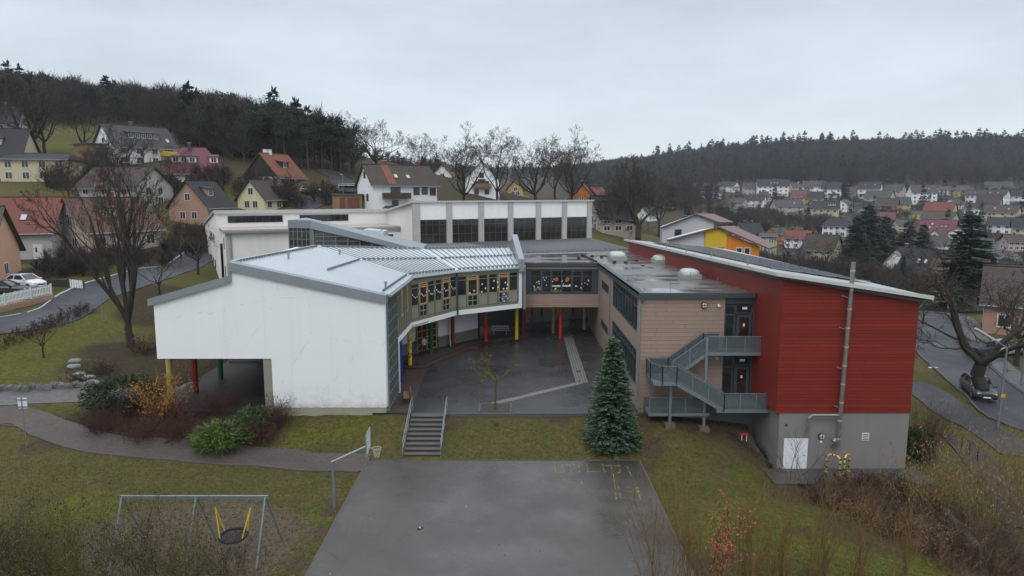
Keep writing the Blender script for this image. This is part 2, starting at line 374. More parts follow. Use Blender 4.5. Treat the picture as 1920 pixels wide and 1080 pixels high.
def gable_material():
    b = NB('stained_white_render'); s = b.n('ShaderNodeSeparateXYZ', {0: b.obj()}); z = s.outputs['Z']; n1 = b.noise(.4, 6, .6); n2 = b.noise(1.6, 6, .65); st = b.noise(1, 5, .65, b.map((2.6, 2.6, .1)))
    c = b.mix(n1, (.74, .765, .78), (.81, .825, .83)); c = b.mix(b.mr(st, .55, .8, 0, .16), c, (.42, .43, .42))
    c = b.mix(b.math('MULTIPLY', b.mr(z, .3, 2.2, 1, 0), b.mr(n2, .45, .72, .05, .55)), c, (.36, .36, .34))
    c = b.mix(b.math('MULTIPLY', b.mr(z, .3, .75, .8, 0), b.mr(b.noise(3, 4), .35, .7, .2, 1)), c, (.3, .31, .25))
    vo = b.n('ShaderNodeTexVoronoi', {'Vector': b.n('ShaderNodeMixRGB', {0: .25, 1: b.obj(), 2: b.n('ShaderNodeTexNoise', {'Vector': b.obj(), 'Scale': .8}).outputs['Color']}).outputs[0], 'Scale': .3}, feature='DISTANCE_TO_EDGE').outputs[0]
    c = b.mix(b.math('MULTIPLY', b.math('LESS_THAN', vo, .006), b.mr(n2, .5, .62, 0, .3)), c, (.3, .3, .29))
    b.set(col=c, rough=.82, spec=.25); b.bump(b.noise(30, 3), .12, .01); return b.m
GABLE = gable_material()
def ground_material():
    b = NB('winter_grass'); a = b.n('ShaderNodeVertexColor', layer_name='cover'); s = b.n('ShaderNodeSeparateColor', {0: a.outputs[0]})
    n1 = b.noise(.35, 6, .65); n2 = b.noise(2.3, 6, .7); n3 = b.noise(14, 5, .75); n4 = b.noise(45, 3, .7); jit = b.math('MULTIPLY', b.math('SUBTRACT', n2, .5), .9)
    def edge(ch, lo=.3, hi=.62): return b.mr(b.math('ADD', ch, jit), lo, hi, 0, 1)
    dry = b.mix(b.mr(n2, .38, .62, 0, 1), (.08, .076, .018), (.15, .108, .042))
    c = b.mix(b.mr(n1, .4, .62, 0, 1), dry, (.068, .082, .017))
    lush = b.mix(b.mr(n2, .35, .65, 0, 1), (.06, .085, .008), (.15, .15, .018)); c = b.mix(edge(s.outputs[0]), c, lush)
    dirt = b.mix(n3, (.045, .03, .02), (.125, .08, .055)); c = b.mix(edge(s.outputs[1]), c, dirt)
    wood = b.mix(n3, (.018, .013, .009), (.055, .036, .022)); c = b.mix(edge(s.outputs[2]), c, wood)
    grav = b.mix(n3, (.085, .066, .052), (.2, .155, .125)); c = b.mix(edge(a.outputs[1], .35, .6), c, grav)
    c = b.mix(b.mr(b.noise(4.0, 6, .75), .46, .6, 0, .6), c, (.03, .024, .009)); c = b.mix(b.mr(b.noise(7.5, 5, .7), .52, .64, 0, .5), c, (.15, .125, .04)); c = b.mix(b.mr(n3, .44, .6, 0, .55), c, (.026, .02, .009)); c = b.mix(b.mr(n4, .5, .78, 0, .5), c, (.15, .115, .055))
    b.set(col=c, rough=.9, spec=.15); b.bump(b.math('ADD', n3, b.math('MULTIPLY', n4, .6)), .8, .06); return b.m
GROUND = ground_material()

# ---------------------------------------------------------------- ground sheet
def axis(lo, a, b, hi, st, g=1.055, mx=26):
    mid = list(np.arange(a, b, st)); o = []; x = a; d = st
    while x > lo: d = min(d * g, mx); x -= d; o.append(x)
    o2 = []; x = mid[-1]; d = st
    while x < hi: d = min(d * g, mx); x += d; o2.append(x)
    return np.array(o[::-1] + mid + o2)
GX = axis(-1000, -46, 44, 1300, .75); GY = axis(-80, 14, 104, 1700, .75)
_XX, _YY = np.meshgrid(GX, GY); GZ = hgt_np(_XX, _YY)
_rs = np.random.RandomState(5)
_far = np.clip((np.hypot(_XX, _YY) - 60) / 100, 0, 1)
GZ = GZ + _rs.normal(0, .03, GZ.shape) * (1 - _far) + (np.sin(_XX * .05 + 1.3 * np.sin(_YY * .031)) * np.cos(_YY * .043)) * 1.2 * _far
for x0, x1, y0, y1, zc in ((-9.1, 8.6, 44.3, 96, -.4), (-8.5, 7.5, 6, 39.3, -1.8), (-24.3, -8, 44.6, 60, -.35), (8, 15.9, 46, 79, -.5), (16.2, 23.9, 40.6, 78, -2.6), (15.4, 24.4, 38.3, 40.3, -2.5)):
    k = (_XX > x0) & (_XX < x1) & (_YY > y0) & (_YY < y1); GZ[k] = np.minimum(GZ[k], zc)
def hm(x, y):
    i = int(np.clip(np.searchsorted(GX, x) - 1, 0, len(GX) - 2)); j = int(np.clip(np.searchsorted(GY, y) - 1, 0, len(GY) - 2))
    a = (x - GX[i]) / (GX[i + 1] - GX[i]); c = (y - GY[j]) / (GY[j + 1] - GY[j])
    return float((GZ[j, i] * (1 - a) + GZ[j, i + 1] * a) * (1 - c) + (GZ[j + 1, i] * (1 - a) + GZ[j + 1, i + 1] * a) * c)
def G(x, y, dz=0.0): return Vector((x, y, hm(x, y) + dz))
cover = np.zeros(GZ.shape + (4,))
def blob(ch, x, y, r, wgt=1.0, ry=None):
    d = np.hypot((_XX - x) / r, (_YY - y) / (ry or r)); cover[..., ch] = np.maximum(cover[..., ch], wgt * np.clip(1.5 - d, 0, 1))
def blobs(ch, lst, wgt=1.0):
    for u, v, r in lst: p = hit(u, v); blob(ch, p.x, p.y, r, wgt)
blobs(0, [(0, 690, 4), (40, 665, 4), (90, 640, 4), (150, 615, 4), (200, 610, 3), (1560, 960, 2.5), (1480, 900, 2.5), (1650, 1020, 2.5), (1500, 1000, 3), (1600, 1050, 3), (1700, 1070, 2.4), (1430, 960, 2.2), (1420, 910, 1.6), (1380, 1000, 2), (1750, 1075, 2), (400, 690, 1), (570, 820, 1.2), (660, 800, 1.5), (30, 470, 4), (90, 275, 8), (105, 282, 8), (425, 455, 4), (440, 318, 6), (1560, 425, 12), (1590, 432, 12), (1640, 384, 14), (600, 970, 1), (150, 960, 2)], .8)
blobs(1, [(690, 700, 1), (620, 960, .7), (600, 1000, .7), (560, 1060, .8), (650, 900, .6), (1250, 760, 1.2), (1330, 800, 1.2), (1230, 960, .8), (1270, 1020, .8), (1310, 1060, .8), (1420, 850, 1.4), (1210, 880, .8), (70, 845, 1), (850, 790, 1), (1050, 785, 1), (1200, 800, 1), (760, 860, .6), (1790, 710, 2), (1830, 735, 2), (1760, 690, 1.5), (1740, 650, 1.5), (1500, 1000, .7)], .85)
blobs(1, [(1480, 870, 2), (1500, 930, 2), (1600, 930, 2), (1700, 930, 2), (1620, 1000, 2), (1750, 990, 3), (1820, 1020, 3), (1900, 1060, 3), (1380, 800, 1.4), (1430, 820, 1.4)], 1.2)
blobs(2, [(230, 660, 3), (190, 690, 2.5), (260, 700, 3), (300, 760, 3), (200, 800, 3), (330, 800, 3), (450, 800, 2.4), (1410, 820, 1.5), (1450, 845, 1.5), (30, 620, 1.5), (150, 590, 1.5), (280, 590, 3), (300, 560, 4), (150, 480, 9), (250, 480, 9), (60, 520, 4)], 1.1)
for u, v, r in ((1215, 785, .9), (1245, 788, .9), (1280, 795, 1), (1320, 808, 1), (1360, 825, 1), (1400, 848, 1), (1435, 872, 1), (1470, 895, 1), (1225, 840, .7)): p = hit(u, v); blob(1, p.x, p.y, r, 1.2)
for u, v, r in ((1350, 795, .9), (1385, 805, 1.1), (1415, 822, 1.1), (1440, 845, 1), (1455, 868, .8)): p = hit(u, v); blob(3, p.x, p.y, r, .9)
for x, y, r in ((-27, 56, 4.5), (-28, 62, 5), (-26, 50, 2.5)): blob(2, x, y, r, 1.2)
for x, y, r, ry in ((-15.0, 30.5, 5.2, 3.6), (-12.6, 29, 2.6, 3.2)): blob(3, x, y, r, 1.0, ry)
_el = GZ  # wooded and built-up land beyond the school is brown rather than green
fw = np.clip((_YY - 118) / 40, 0, 1) * .62; cover[..., 2] = np.maximum(cover[..., 2], fw)
for u, v, r in ((20, 245, 25), (60, 255, 20), (110, 262, 18), (150, 255, 16), (330, 265, 12), (60, 290, 12), (1590, 432, 22), (1550, 428, 20), (1640, 440, 14)):
    p = hit(u, v); d = np.hypot((_XX - p.x) / r, (_YY - p.y) / r); cover[..., 2] *= np.clip(d - .4, 0, 1)
nx, ny = len(GX), len(GY)
idx = np.arange(nx * ny).reshape(ny, nx)
Fq = np.stack([idx[:-1, :-1], idx[:-1, 1:], idx[1:, 1:], idx[1:, :-1]], -1).reshape(-1, 4)
tag(link('ground', npmesh('ground', np.stack([_XX, _YY, GZ], -1).reshape(-1, 3), Fq, GROUND, smooth=True, col=cover.reshape(-1, 4))), kind='structure')

def smooth_line(pts, st=1.0):
    P = [np.array(p, float) for p in pts]; out = []
    for i in range(len(P) - 1):
        p0 = P[max(i - 1, 0)]; p1 = P[i]; p2 = P[i + 1]; p3 = P[min(i + 2, len(P) - 1)]
        n = max(1, int(np.hypot(*(p2 - p1)[:2]) / st))
        for k in range(n):
            t = k / n; out.append(.5 * (2 * p1 + (p2 - p0) * t + (2 * p0 - 5 * p1 + 4 * p2 - p3) * t * t + (3 * p1 - p0 - 3 * p2 + p3) * t ** 3))
    out.append(P[-1]); return out
def ribbon(name, pts, mat, dz=.06, st=1.0, nc=7, edge=.15, kind='structure', skirt=.4):
    """a road or path laid on the ground: pts are (x, y, width)"""
    L = smooth_line(pts, st); V = []; Fc = []
    for i, p in enumerate(L):
        a = L[max(i - 1, 0)]; b = L[min(i + 1, len(L) - 1)]; t = (b - a)[:2]; t /= max(1e-6, np.hypot(*t)); n = np.array([-t[1], t[0]])
        row = []
        for k in range(nc + 1):
            q = p[:2] + n * p[2] * (k / nc - .5); row.append((q[0], q[1], hm(q[0], q[1]) + dz))
        V += [(row[0][0], row[0][1], row[0][2] - skirt)] + row + [(row[-1][0], row[-1][1], row[-1][2] - skirt)]
    m = nc + 3
    for i in range(len(L) - 1):
        for k in range(m - 1): Fc.append((i * m + k + 1, i * m + k, (i + 1) * m + k, (i + 1) * m + k + 1))
    o = link(name, npmesh(name, V, Fc, mat)); tag(o, kind=kind); return o
def offs(pts, d):
    o = []
    for i, p in enumerate(pts):
        a = np.array(pts[max(i - 1, 0)][:2]); b = np.array(pts[min(i + 1, len(pts) - 1)][:2]); t = b - a; t = t / np.hypot(*t)
        o.append((p[0] - t[1] * d, p[1] + t[0] * d) + tuple(p[2:]))
    return o
def hp(lst, wd): return [(q.x, q.y, wd) for q in (hit(u, v) for u, v in lst)]
LROAD = [(-62, 46, 5.4)] + hp([(0, 616), (165, 563), (280, 522), (372, 486)], 5.2) + [(-45, 108, 6), (-33, 120, 6), (-25, 125, 6)]
ribbon('street', LROAD, ROADM, .07)
RAIL = M('road_edge_paint', (.5, .5, .48), .7, .2, 2, fine=.5)
ribbon('road_marking', [(a, b, .14) for a, b, _ in offs(LROAD, 2.4)], RAIL, .085, nc=1, skirt=.01)
RROAD = [(28, 130, 5.4), (32, 100, 5.4)] + hp([(1722, 588), (1763, 650), (1830, 714), (1878, 752), (1930, 792)], 5.2) + [(46, 40, 5.4)]
ribbon('street', RROAD, ROADM, .07)
ribbon('kerb', [(a, b, .16) for a, b, _ in offs(RROAD, -2.68)], KERB, .15, nc=1)
ribbon('kerb', [(a, b, .16) for a, b, _ in offs(RROAD, 2.68)], KERB, .15, nc=1)
ribbon('pavement', [(a, b, 1.9) for a, b, _ in offs(RROAD, 3.8)], PAVEL, .13, nc=4)
RPATH = hp([(1700, 722), (1745, 745), (1790, 778), (1850, 810), (1925, 858)], 3.0)
ribbon('path', RPATH, ROADM, .07)
ribbon('path', hp([(1790, 822), (1830, 862), (1880, 930), (1925, 1000)], 2.0), pavers('mossy_brown_pavers', (.06, .046, .04), .2, .1, .15, .7), .07)
ribbon('street', hp([(1905, 500), (1880, 478), (1856, 452), (1838, 430), (1818, 404), (1804, 384)], 7.5), ROADM, .22, 3, 4)
ribbon('street', hp([(560, 392), (592, 380), (625, 366), (642, 352), (640, 338), (622, 330), (616, 322)], 5.5), ROADM, .16, 1.5, 4)
ribbon('street', hp([(1280, 405), (1400, 392), (1520, 378), (1640, 372)], 6), ROADM, .25, 4, 4)
PATH1 = hp([(-40, 752), (40, 748), (140, 745), (215, 742)], 2.6) + [(-25.5, 46.6, 3.2), (-22.8, 47.2, 3.6)]
ribbon('path', PATH1, PAVEL, .05)
ribbon('path', [(-40, 40.5, 3.6)] + hp([(10, 780), (90, 806), (190, 838), (320, 850), (480, 862), (600, 872), (690, 876)], 2.2), PAVE, .07)
ribbon('kerb', [(a, b, .08) for a, b, _ in offs([(-40, 40.5, 3.6)] + hp([(10, 780), (90, 806), (190, 838), (320, 850), (480, 862), (600, 872), (680, 876)], 2.2), -1.16)], KERB, .085, nc=1)
# sports court and school yard: level slabs
c1 = MB(); c1.prism([(-8.6, 4), (7.6, 4), (7.6, 39.45), (-6.2, 39.45), (-6.2, 39.9), (-8.6, 39.45)], -1.95, -1.45)
tag(c1.build('sports_court', COURT), kind='structure')
cy = MB(); cy.prism([(-9.2, 44.0), (8.4, 44.0), (8.4, 96), (-20, 96), (-20, 58), (-9.2, 58)], -.6, 0.0)
tag(cy.build('school_yard', YARD), kind='structure')
ke = MB(); ke.box(W, -6.2, 8.4, 43.8, 44.0, -.5, .02); ke.box(W, -8.68, -8.6, 20, 39.45, -1.9, -1.44); ke.box(W, 7.6, 7.68, 20, 39.45, -1.9, -1.44); ke.box(W, -4.3, 7.6, 39.45, 39.53, -1.9, -1.43)
tag(ke.build('kerb', KERB), kind='structure')
up = MB(); up.prism([(-24.4, 44.2), (-15.5, 44.2), (-15.5, 60), (-24.4, 60)], -.5, .06); tag(up.build('underpass_floor', pavers('shaded_underpass_pavers', (.034, .025, .022), .25, .25, .2, .6)), kind='structure')  # darker copy of the brown pavers, underpass shade put into the colour
def zp(u, v, z=0.0): q = PZ(u, v, z); return (q.x, q.y)
br_ = [zp(770, 773), zp(799, 694), zp(812, 688), zp(889, 656), zp(908, 645), zp(986, 635)]
pv = MB(); pv.prism([(-8.35, 44.0)] + br_ + [(1.2, 74), (-18, 74), (-18, 56), (-8.35, 52)], -.3, .012); tag(pv.build('terrace_paving', PAVEB), kind='structure')
s1 = [zp(748, 689, .17), zp(796, 689, .17), zp(843, 669, .17), zp(888, 651, .17), zp(915, 641, .17)]
st = MB(); st.prism(s1 + [(0, 73), (-18, 73), (-18, 56), (-8.6, 54)], -.2, .17)
s2 = [zp(748, 681, .33), zp(793, 681, .33), zp(841, 661, .33), zp(884, 646, .33), zp(905, 638, .33), zp(980, 630, .33)]
st.prism(s2 + [(1.1, 73), (-18, 73), (-18, 56.5), (-8.7, 55)], -.2, .33)
tag(st.build('terrace_steps', PAVEB), kind='structure')
dr = MB()
GUT = pavers('drain_setts', (.17, .165, .16), .16, .1, .4, .55)
a0 = Vector((*zp(1056, 602), .006)); a1 = Vector((*zp(1091, 717), .006)); a2 = Vector((*zp(925, 757), .006))
for a, b, wd in ((a0, a1, .95), (a1, a2, .55)): dr.beam(a, b, wd, .012)
tag(dr.build('drain_strip', GUT), kind='structure')
dl = MB(); d_ = (a1 - a0).normalized(); nn = Vector((-d_.y, d_.x, 0))
for k in (-.33, -.11, .11, .33): dl.beam(a0 + nn * k + Vector((0, 0, .007)), a1 + nn * k + Vector((0, 0, .007)), .035, .006)
q = lerp(a0, a1, .87); dl.beam(q - nn * .2 + Vector((0, 0, .008)), q + nn * .2 + Vector((0, 0, .008)), .4, .01)
tag(dl.build('drain_channel', BLACK), kind='structure')
# chalk on the asphalt
CHY = M('yellow_chalk', (.42, .40, .06), .9, .4, 6, fine=.5); CHR = M('red_chalk', (.4, .06, .06), .9, .4, 6); CHG = M('green_chalk', (.03, .2, .13), .9, .4, 6)
def faded(m, sc, lo, hi):
    b = m.node_tree; p = b.nodes['Principled BSDF']; o = b.nodes['Material Output']
    t = b.nodes.new('ShaderNodeTexCoord'); n = b.nodes.new('ShaderNodeTexNoise'); n.inputs['Scale'].default_value = sc; n.inputs['Detail'].default_value = 6
    r = b.nodes.new('ShaderNodeMapRange'); r.inputs[1].default_value = lo; r.inputs[2].default_value = hi; tr = b.nodes.new('ShaderNodeBsdfTransparent'); mx = b.nodes.new('ShaderNodeMixShader')
    b.links.new(t.outputs['Object'], n.inputs[0]); b.links.new(n.outputs[0], r.inputs[0]); b.links.new(r.outputs[0], mx.inputs[0]); b.links.new(tr.outputs[0], mx.inputs[1]); b.links.new(p.outputs[0], mx.inputs[2]); b.links.new(mx.outputs[0], o.inputs[0])
for m in (CHY, CHR, CHG): faded(m, 4.0, .43, .8)
ch = MB(); rng = random.Random(4)
def chalk(z, *pix):
    for (u1, v1), (u2, v2) in zip(pix[:-1], pix[1:]): ch.beam(Vector((*zp(u1, v1, z), z + .004)), Vector((*zp(u2, v2, z), z + .004)), .045, .004)
Z = -1.45
chalk(Z, (1036, 870), (1176, 874), (1184, 893)); chalk(Z, (1040, 886), (1128, 884), (1180, 887))
for u in (1039, 1054, 1068, 1084, 1100, 1130, 1145, 1160): chalk(Z, (u, 870), (u + 3, 886))
chalk(Z, (1150, 888), (1156, 938)); chalk(Z, (1168, 914), (1196, 914), (1202, 940)); chalk(Z, (1150, 930), (1200, 938)); chalk(Z, (1176, 922), (1198, 922)); chalk(Z, (1158, 908), (1166, 938)); chalk(Z, (1190, 906), (1202, 940))
chalk(Z, (1055, 900), (1092, 902)); chalk(Z, (1058, 910), (1092, 910), (1090, 900))
tag(ch.build('chalk_marking', CHY), kind='structure')
ch = MB(); chalk(Z, (905, 876), (945, 875)); chalk(Z, (918, 874), (930, 876))
for u, v in ((1105, 663), (1095, 677), (1113, 668), (1098, 679), (1092, 735), (1110, 662)): chalk(0, (u - 6, v), (u + 5, v + 1), (u - 2, v + 2))
tag(ch.build('chalk_marking', CHR), kind='structure')
ch = MB()
for k in range(14): u = rng.uniform(1050, 1090); v = rng.uniform(733, 750); chalk(0, (u, v), (u + rng.uniform(6, 16), v - rng.uniform(0, 5)))
chalk(Z, (900, 865), (945, 864)); tag(ch.build('chalk_marking', CHG), kind='structure')
# ================================================================ the school
def window(parent, fr, x0, x1, z0, z1, nx=1, nz=1, y=0.0, bar=.05, frame=None, glass=None, dp=.06, name='window', label=None, splits=None, zs=None):
    """a window: frame with bars as the part, the glass as its sub-part"""
    frame = frame or SLATE; glass = glass or GLASS
    m = MB(); m.box(fr, x0, x1, y - dp, y + .02, z0, z0 + bar); m.box(fr, x0, x1, y - dp, y + .02, z1 - bar, z1)
    m.box(fr, x0, x0 + bar, y - dp, y + .02, z0 + bar, z1 - bar); m.box(fr, x1 - bar, x1, y - dp, y + .02, z0 + bar, z1 - bar)
    xs = splits or [lerp(x0, x1, k / nx) for k in range(1, nx)]; zz = zs or [lerp(z0, z1, k / nz) for k in range(1, nz)]
    for x in xs: m.box(fr, x - bar / 2, x + bar / 2, y - dp + .005, y + .015, z0 + bar, z1 - bar)
    for z in zz: m.box(fr, x0 + bar, x1 - bar, y - dp + .01, y + .01, z - bar / 2, z + bar / 2)
    f = m.build(name, frame, parent, label=label)
    g = MB(); g.box(fr, x0 + bar, x1 - bar, y - .012, y + .008, z0 + bar, z1 - bar); g.build('pane', glass, f); return f
def bar(mb, fr, a, b, y, wd, dp): mb.beam(fr.pt(a[0], y, a[1]), fr.pt(b[0], y, b[1]), wd, dp)

# ---------------------------------------------------------------- white wing with the stepped gable
T = thing('school_wing', 'white rendered school wing with stepped gable and curved glazed front on coloured columns', 'school building', (-15, 44, 0))
gx = [(-23.12, 3.66), (-15.68, 3.66), (-15.68, .36), (-8.25, .36), (-8.2, 7.35), (-18.05, 9.5), (-18.05, 8.68), (-23.1, 7.22)]
m = MB(); m.extr(W, gx, 44.0, 44.45); m.build('gable_wall', GABLE, T)
m = MB(); m.box(W, -15.9, -8.3, 44.03, 44.5, -.6, .36); m.build('wall_base', M('pale_olive_base', (.3, .3, .215), .75, .12, .8, streak=.25), T)
m = MB(); m.box(W, -16.25, -15.68, 44.06, 44.6, -.2, 3.66); m.build('pier', OLIVEP, T)
m = MB()
def band(p, q, t, y0=43.8, y1=44.6): m.extr(W, [(p[0], p[1] - t), (q[0], q[1] - t), (q[0], q[1]), (p[0], p[1])], y0, y1)
band((-23.38, 7.62), (-18.1, 9.12), .46); band((-18.1, 10.02), (-8.08, 7.86), .56); m.box(W, -18.15, -17.98, 43.82, 44.58, 8.7, 9.44)
m.build('fascia', ZINC, T)
R0 = Vector((-18.05, 44.5, 9.98)); R1 = Vector((-16.55, 58.26, 9.9)); R2 = Vector((-8.24, 62.8, 9.3)); R3 = Vector((-.35, 71.5, 8.75))
E0 = Vector((-8.0, 44.5, 7.84)); E1 = Vector((-7.95, 54.5, 7.75)); E2 = Vector((-4.75, 60.2, 7.55)); E3 = Vector((.75, 63.9, 7.5))
m = MB()
for (a, b, c, d), n in (((R0, E0, E1, R1), 26), ((R1, E1, E2, R2), 17), ((R2, E2, E3, R3), 16)):
    for k in range(n): m.mat(0).slab((lerp(a, d, k / n), lerp(b, c, k / n), lerp(b, c, (k + 1) / n), lerp(a, d, (k + 1) / n)), .18)
m.mat(1); dz = Vector((0, 0, .035))
for (a, b, c, d), n, wd, sh, mk in (((R0, E0, E1, R1), 26, .03, .012, 0), ((R1, E1, E2, R2), 17, .07, .05, 1), ((R2, E2, E3, R3), 16, .09, .06, 1)):
    for k in range(1, n): m.mat(mk).beam(lerp(a, d, k / n) + dz * .4, lerp(b, c, k / n) + dz * .4, wd, sh)
m.mat(0)
for a, b in ((R1, E1), (R2, E2)): m.beam(a + dz, b + dz, .22, .06)
m.beam(R0 + dz, R1 + dz, .3, .08); m.beam(R1 + dz, R2 + dz, .3, .08); m.beam(R2 + dz, R3 + dz, .3, .08)
m.build('roof', [SEAM, SEAMD], T)
def guards(parent, lines, st=.42):
    g = MB(); g.k = 0
    for a, b in lines:
        n = int((b - a).length / st); d = (b - a).normalized()
        for k in range(n): p = lerp(a, b, (k + .5) / n); g.beam(p - d * .13 + Vector((0, 0, .1)), p + d * .13 + Vector((0, 0, .1)), .05, .16)
        g.beam(a + Vector((0, 0, .15)), b + Vector((0, 0, .15)), .035, .035)
    g.build('snow_guard', SEAMD, parent)
mid = lambda t: [lerp(R0, E0, t), lerp(R1, E1, t), lerp(R2, E2, t), lerp(R3, E3, t)]
for t in (.03, .48, .955):
    q = mid(t)
    for a, b in zip(q[:-1], q[1:]):
        if t == .48 and a is q[0]: a = lerp(a, b, .3)
        guards(T, [(a + (b - a) * .02, a + (b - a) * .98)])
m = MB(); m.slab([(-23.35, 44.5, 7.6), (-18.0, 44.5, 9.1), (-17.2, 60, 9.1), (-23.0, 60, 7.6)], .2); m.build('low_roof', SEAM, T)
for bx_ in ((-23.12, -22.8, 44.45, 60, 3.72, 7.4), (-18.2, -17.9, 44.46, 58.2, 3.7, 9.8), (-15.7, -15.4, 44.5, 57, 0, 3.7), (-8.5, -8.22, 44.45, 44.9, .3, 7.3)): m = MB(); m.box(W, *bx_); m.build('side_wall', WHITE, T)
m = MB(); m.prism([(-23.1, 60), (-16.6, 58.4), (-8.3, 63), (-.4, 71.6), (-.4, 72), (-8.5, 63.5), (-16.6, 59), (-23, 60.4)], 3.0, 8.6)
m.build('back_wall', WHITE, T)
m = MB(); m.prism([(-23.1, 44.45), (-15.6, 44.45), (-15.6, 60), (-23.1, 60)], 3.5, 3.7); m.build('soffit', M('shade_toned_soffit', (.07, .066, .062), .8, .15, .6), T); m = MB(); m.prism([(-15.6, 52), (-8.2, 49), (-8.05, 54.4), (-4.9, 60.2), (.5, 63.9), (.2, 71), (-15.6, 58)], 3.66, 3.8); m.build('soffit', CONC, T)  # underpass soffit coloured darker to stand for shade, the other is plain concrete
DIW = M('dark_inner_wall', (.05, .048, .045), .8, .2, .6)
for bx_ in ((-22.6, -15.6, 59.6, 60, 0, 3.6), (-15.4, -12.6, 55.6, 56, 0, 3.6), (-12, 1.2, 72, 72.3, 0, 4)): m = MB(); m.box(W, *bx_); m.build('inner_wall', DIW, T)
# roof vents
for u, v, k in ((541, 485, 0), (637, 478, 0), (723, 539, 0)):
    best = None
    for a, b, c, d in ((R0, E0, E1, R1), (R1, E1, E2, R2)):
        n_ = (b - a).cross(d - a); dd = ray(u, v); t_ = (a - Vector((0, 0, H))).dot(n_) / dd.dot(n_); p = Vector((0, 0, H)) + dd * t_
        if best is None or abs((p - lerp(a, c, .5)).length) < best[0]: best = ((p - lerp(a, c, .5)).length, p)
    p = best[1]; m = MB(); m.tube([p - Vector((0, 0, .2)), p + Vector((0, 0, .32))], .07, 8); m.tube([p + Vector((0, 0, .3)), p + Vector((0, 0, .42))], [.13, .1], 8); m.build('roof_vent', GALV, T)
# upper storey facade
e0 = (-8.22, 44.5); ef = (-8.25, 48.6); e1 = (-8.1, 54.5); e2 = (-4.9, 60.2); e3 = (.55, 63.9)
def facade(a, b, zb, zt, kinds):
    fr = wallfr(a, b); L = fr.L; n = len(kinds); wd = [1.0 if k == 'P' else 1.1 for k in kinds]; tot = sum(wd); x = .0; f = MB(); zt2 = zt - .3
    z0 = zb + .64; zp1 = z0 + 1.04; ztr = zt2 - .36
    m = MB(); m.box(fr, 0, L, -.06, .3, zb, z0 - .22); m.build('white_band', WHITE, T)
    f.box(fr, 0, L, -.05, .25, z0 - .22, z0); f.box(fr, 0, L, -.08, .25, zt2, zt + .02)
    for k, ww in zip(kinds, wd):
        x2 = x + ww / tot * L; f.box(fr, x - .045, x + .045, -.1, .1, z0, zt2)
        if k == 'P':
            p = MB(); p.box(fr, x + .07, x2 - .07, -.03, .05, z0 + .04, zp1); p.build('panel', OLIVEP, T)
            window(T, fr, x + .05, x2 - .05, zp1 + .02, zt2, zs=[ztr], frame=OLIVEP, bar=.05)
        else:
            window(T, fr, x + .06, x2 - .06, z0 + .04, zp1, 2, 2, frame=OLIVEP, bar=.07)
            window(T, fr, x + .05, x2 - .05, zp1 + .02, zt2, zs=[ztr, ztr + .14], frame=WOOD, bar=.085, dp=.09, label='light wood framed window')
        x = x2
    f.box(fr, L - .05, L + .05, -.1, .1, z0, zt2); f.build('facade_frame', OLIVE, T); return fr, z0, zp1, ztr
fA = facade(ef, e1, 3.62, 7.6, 'PPOPPOPP'); fB = facade(e1, e2, 3.62, 7.42, 'POPPOP'); fC = facade(e2, e3, 3.62, 7.35, 'POPPOP')
m = MB(); m.box(fC[0], fC[0].L + .02, fC[0].L + .42, -.1, .4, 3.62, 7.4); m.build('end_pier', WHITE, T)
fr = wallfr(e0, ef)      # full height glazed bay beside the gable
m = MB(); nxx = 5
for k in range(nxx + 1): x = .25 + (fr.L - .3) * k / nxx; m.box(fr, x - .035, x + .035, -.09, .05, .1, 7.55)
for z in (.1, 1.0, 1.75, 2.5, 3.3, 4.1, 4.9, 5.8, 6.6, 7.5): m.box(fr, .2, fr.L, -.07, .04, z - .04, z + .04)
m.box(fr, .0, .24, -.1, .1, .1, 7.6); m.build('curtain_wall_frame', M('greygreen_frame', (.15, .18, .165), .5, .1, 1), T)
m = MB(); m.box(fr, .2, fr.L - .03, .0, .02, .1, 7.5); m.build('glazing', GLASSC, T)
m = MB(); m.box(fr, fr.L - .06, fr.L + .12, -.16, .12, .0, 3.64); m.build('white_post', WHITE, T)
m = MB(); m.box(fr, .0, fr.L, -.05, .15, -.1, .1); m.build('wall_base', CONC, T)
# gutter along the curved eave, downpipe
m = MB(); off = Vector((.12, -.16, -.1)); m.tube([E0 + off, E1 + off, E2 + off, E3 + off], .09, 8); m.build('gutter', ZINC, T)
m = MB(); m.tube([(e2[0] + .12, e2[1] - .12, 7.4), (e2[0] + .12, e2[1] - .12, 3.6)], .07, 8); m.build('downpipe', SLATE, T)
m = MB(); m.tube([(e2[0] + .12, e2[1] - .12, 3.6), (e2[0] - .9, e2[1] + 2.0, 3.3), (e2[0] - .75, e2[1] + 2.1, .33)], .06, 8); m.build('downpipe', M('bare_pipe', (.55, .5, .45), .6, .2, 3), T)
# metal upstand at the end of the curved roof
m = MB(); m.slab([(.62, 63.6, 8.25), (1.15, 63.6, 8.25), (.55, 72.2, 10.0), (-.05, 72.2, 10.0)], 1.15); m.build('roof_upstand', ZINC, T)
m = MB(); m.box(W, 1.05, 1.3, 63.9, 66.2, 3.5, 7.5); m.build('end_wall', M('grey_end_panel', (.2, .19, .19), .7, .1, .6), T)
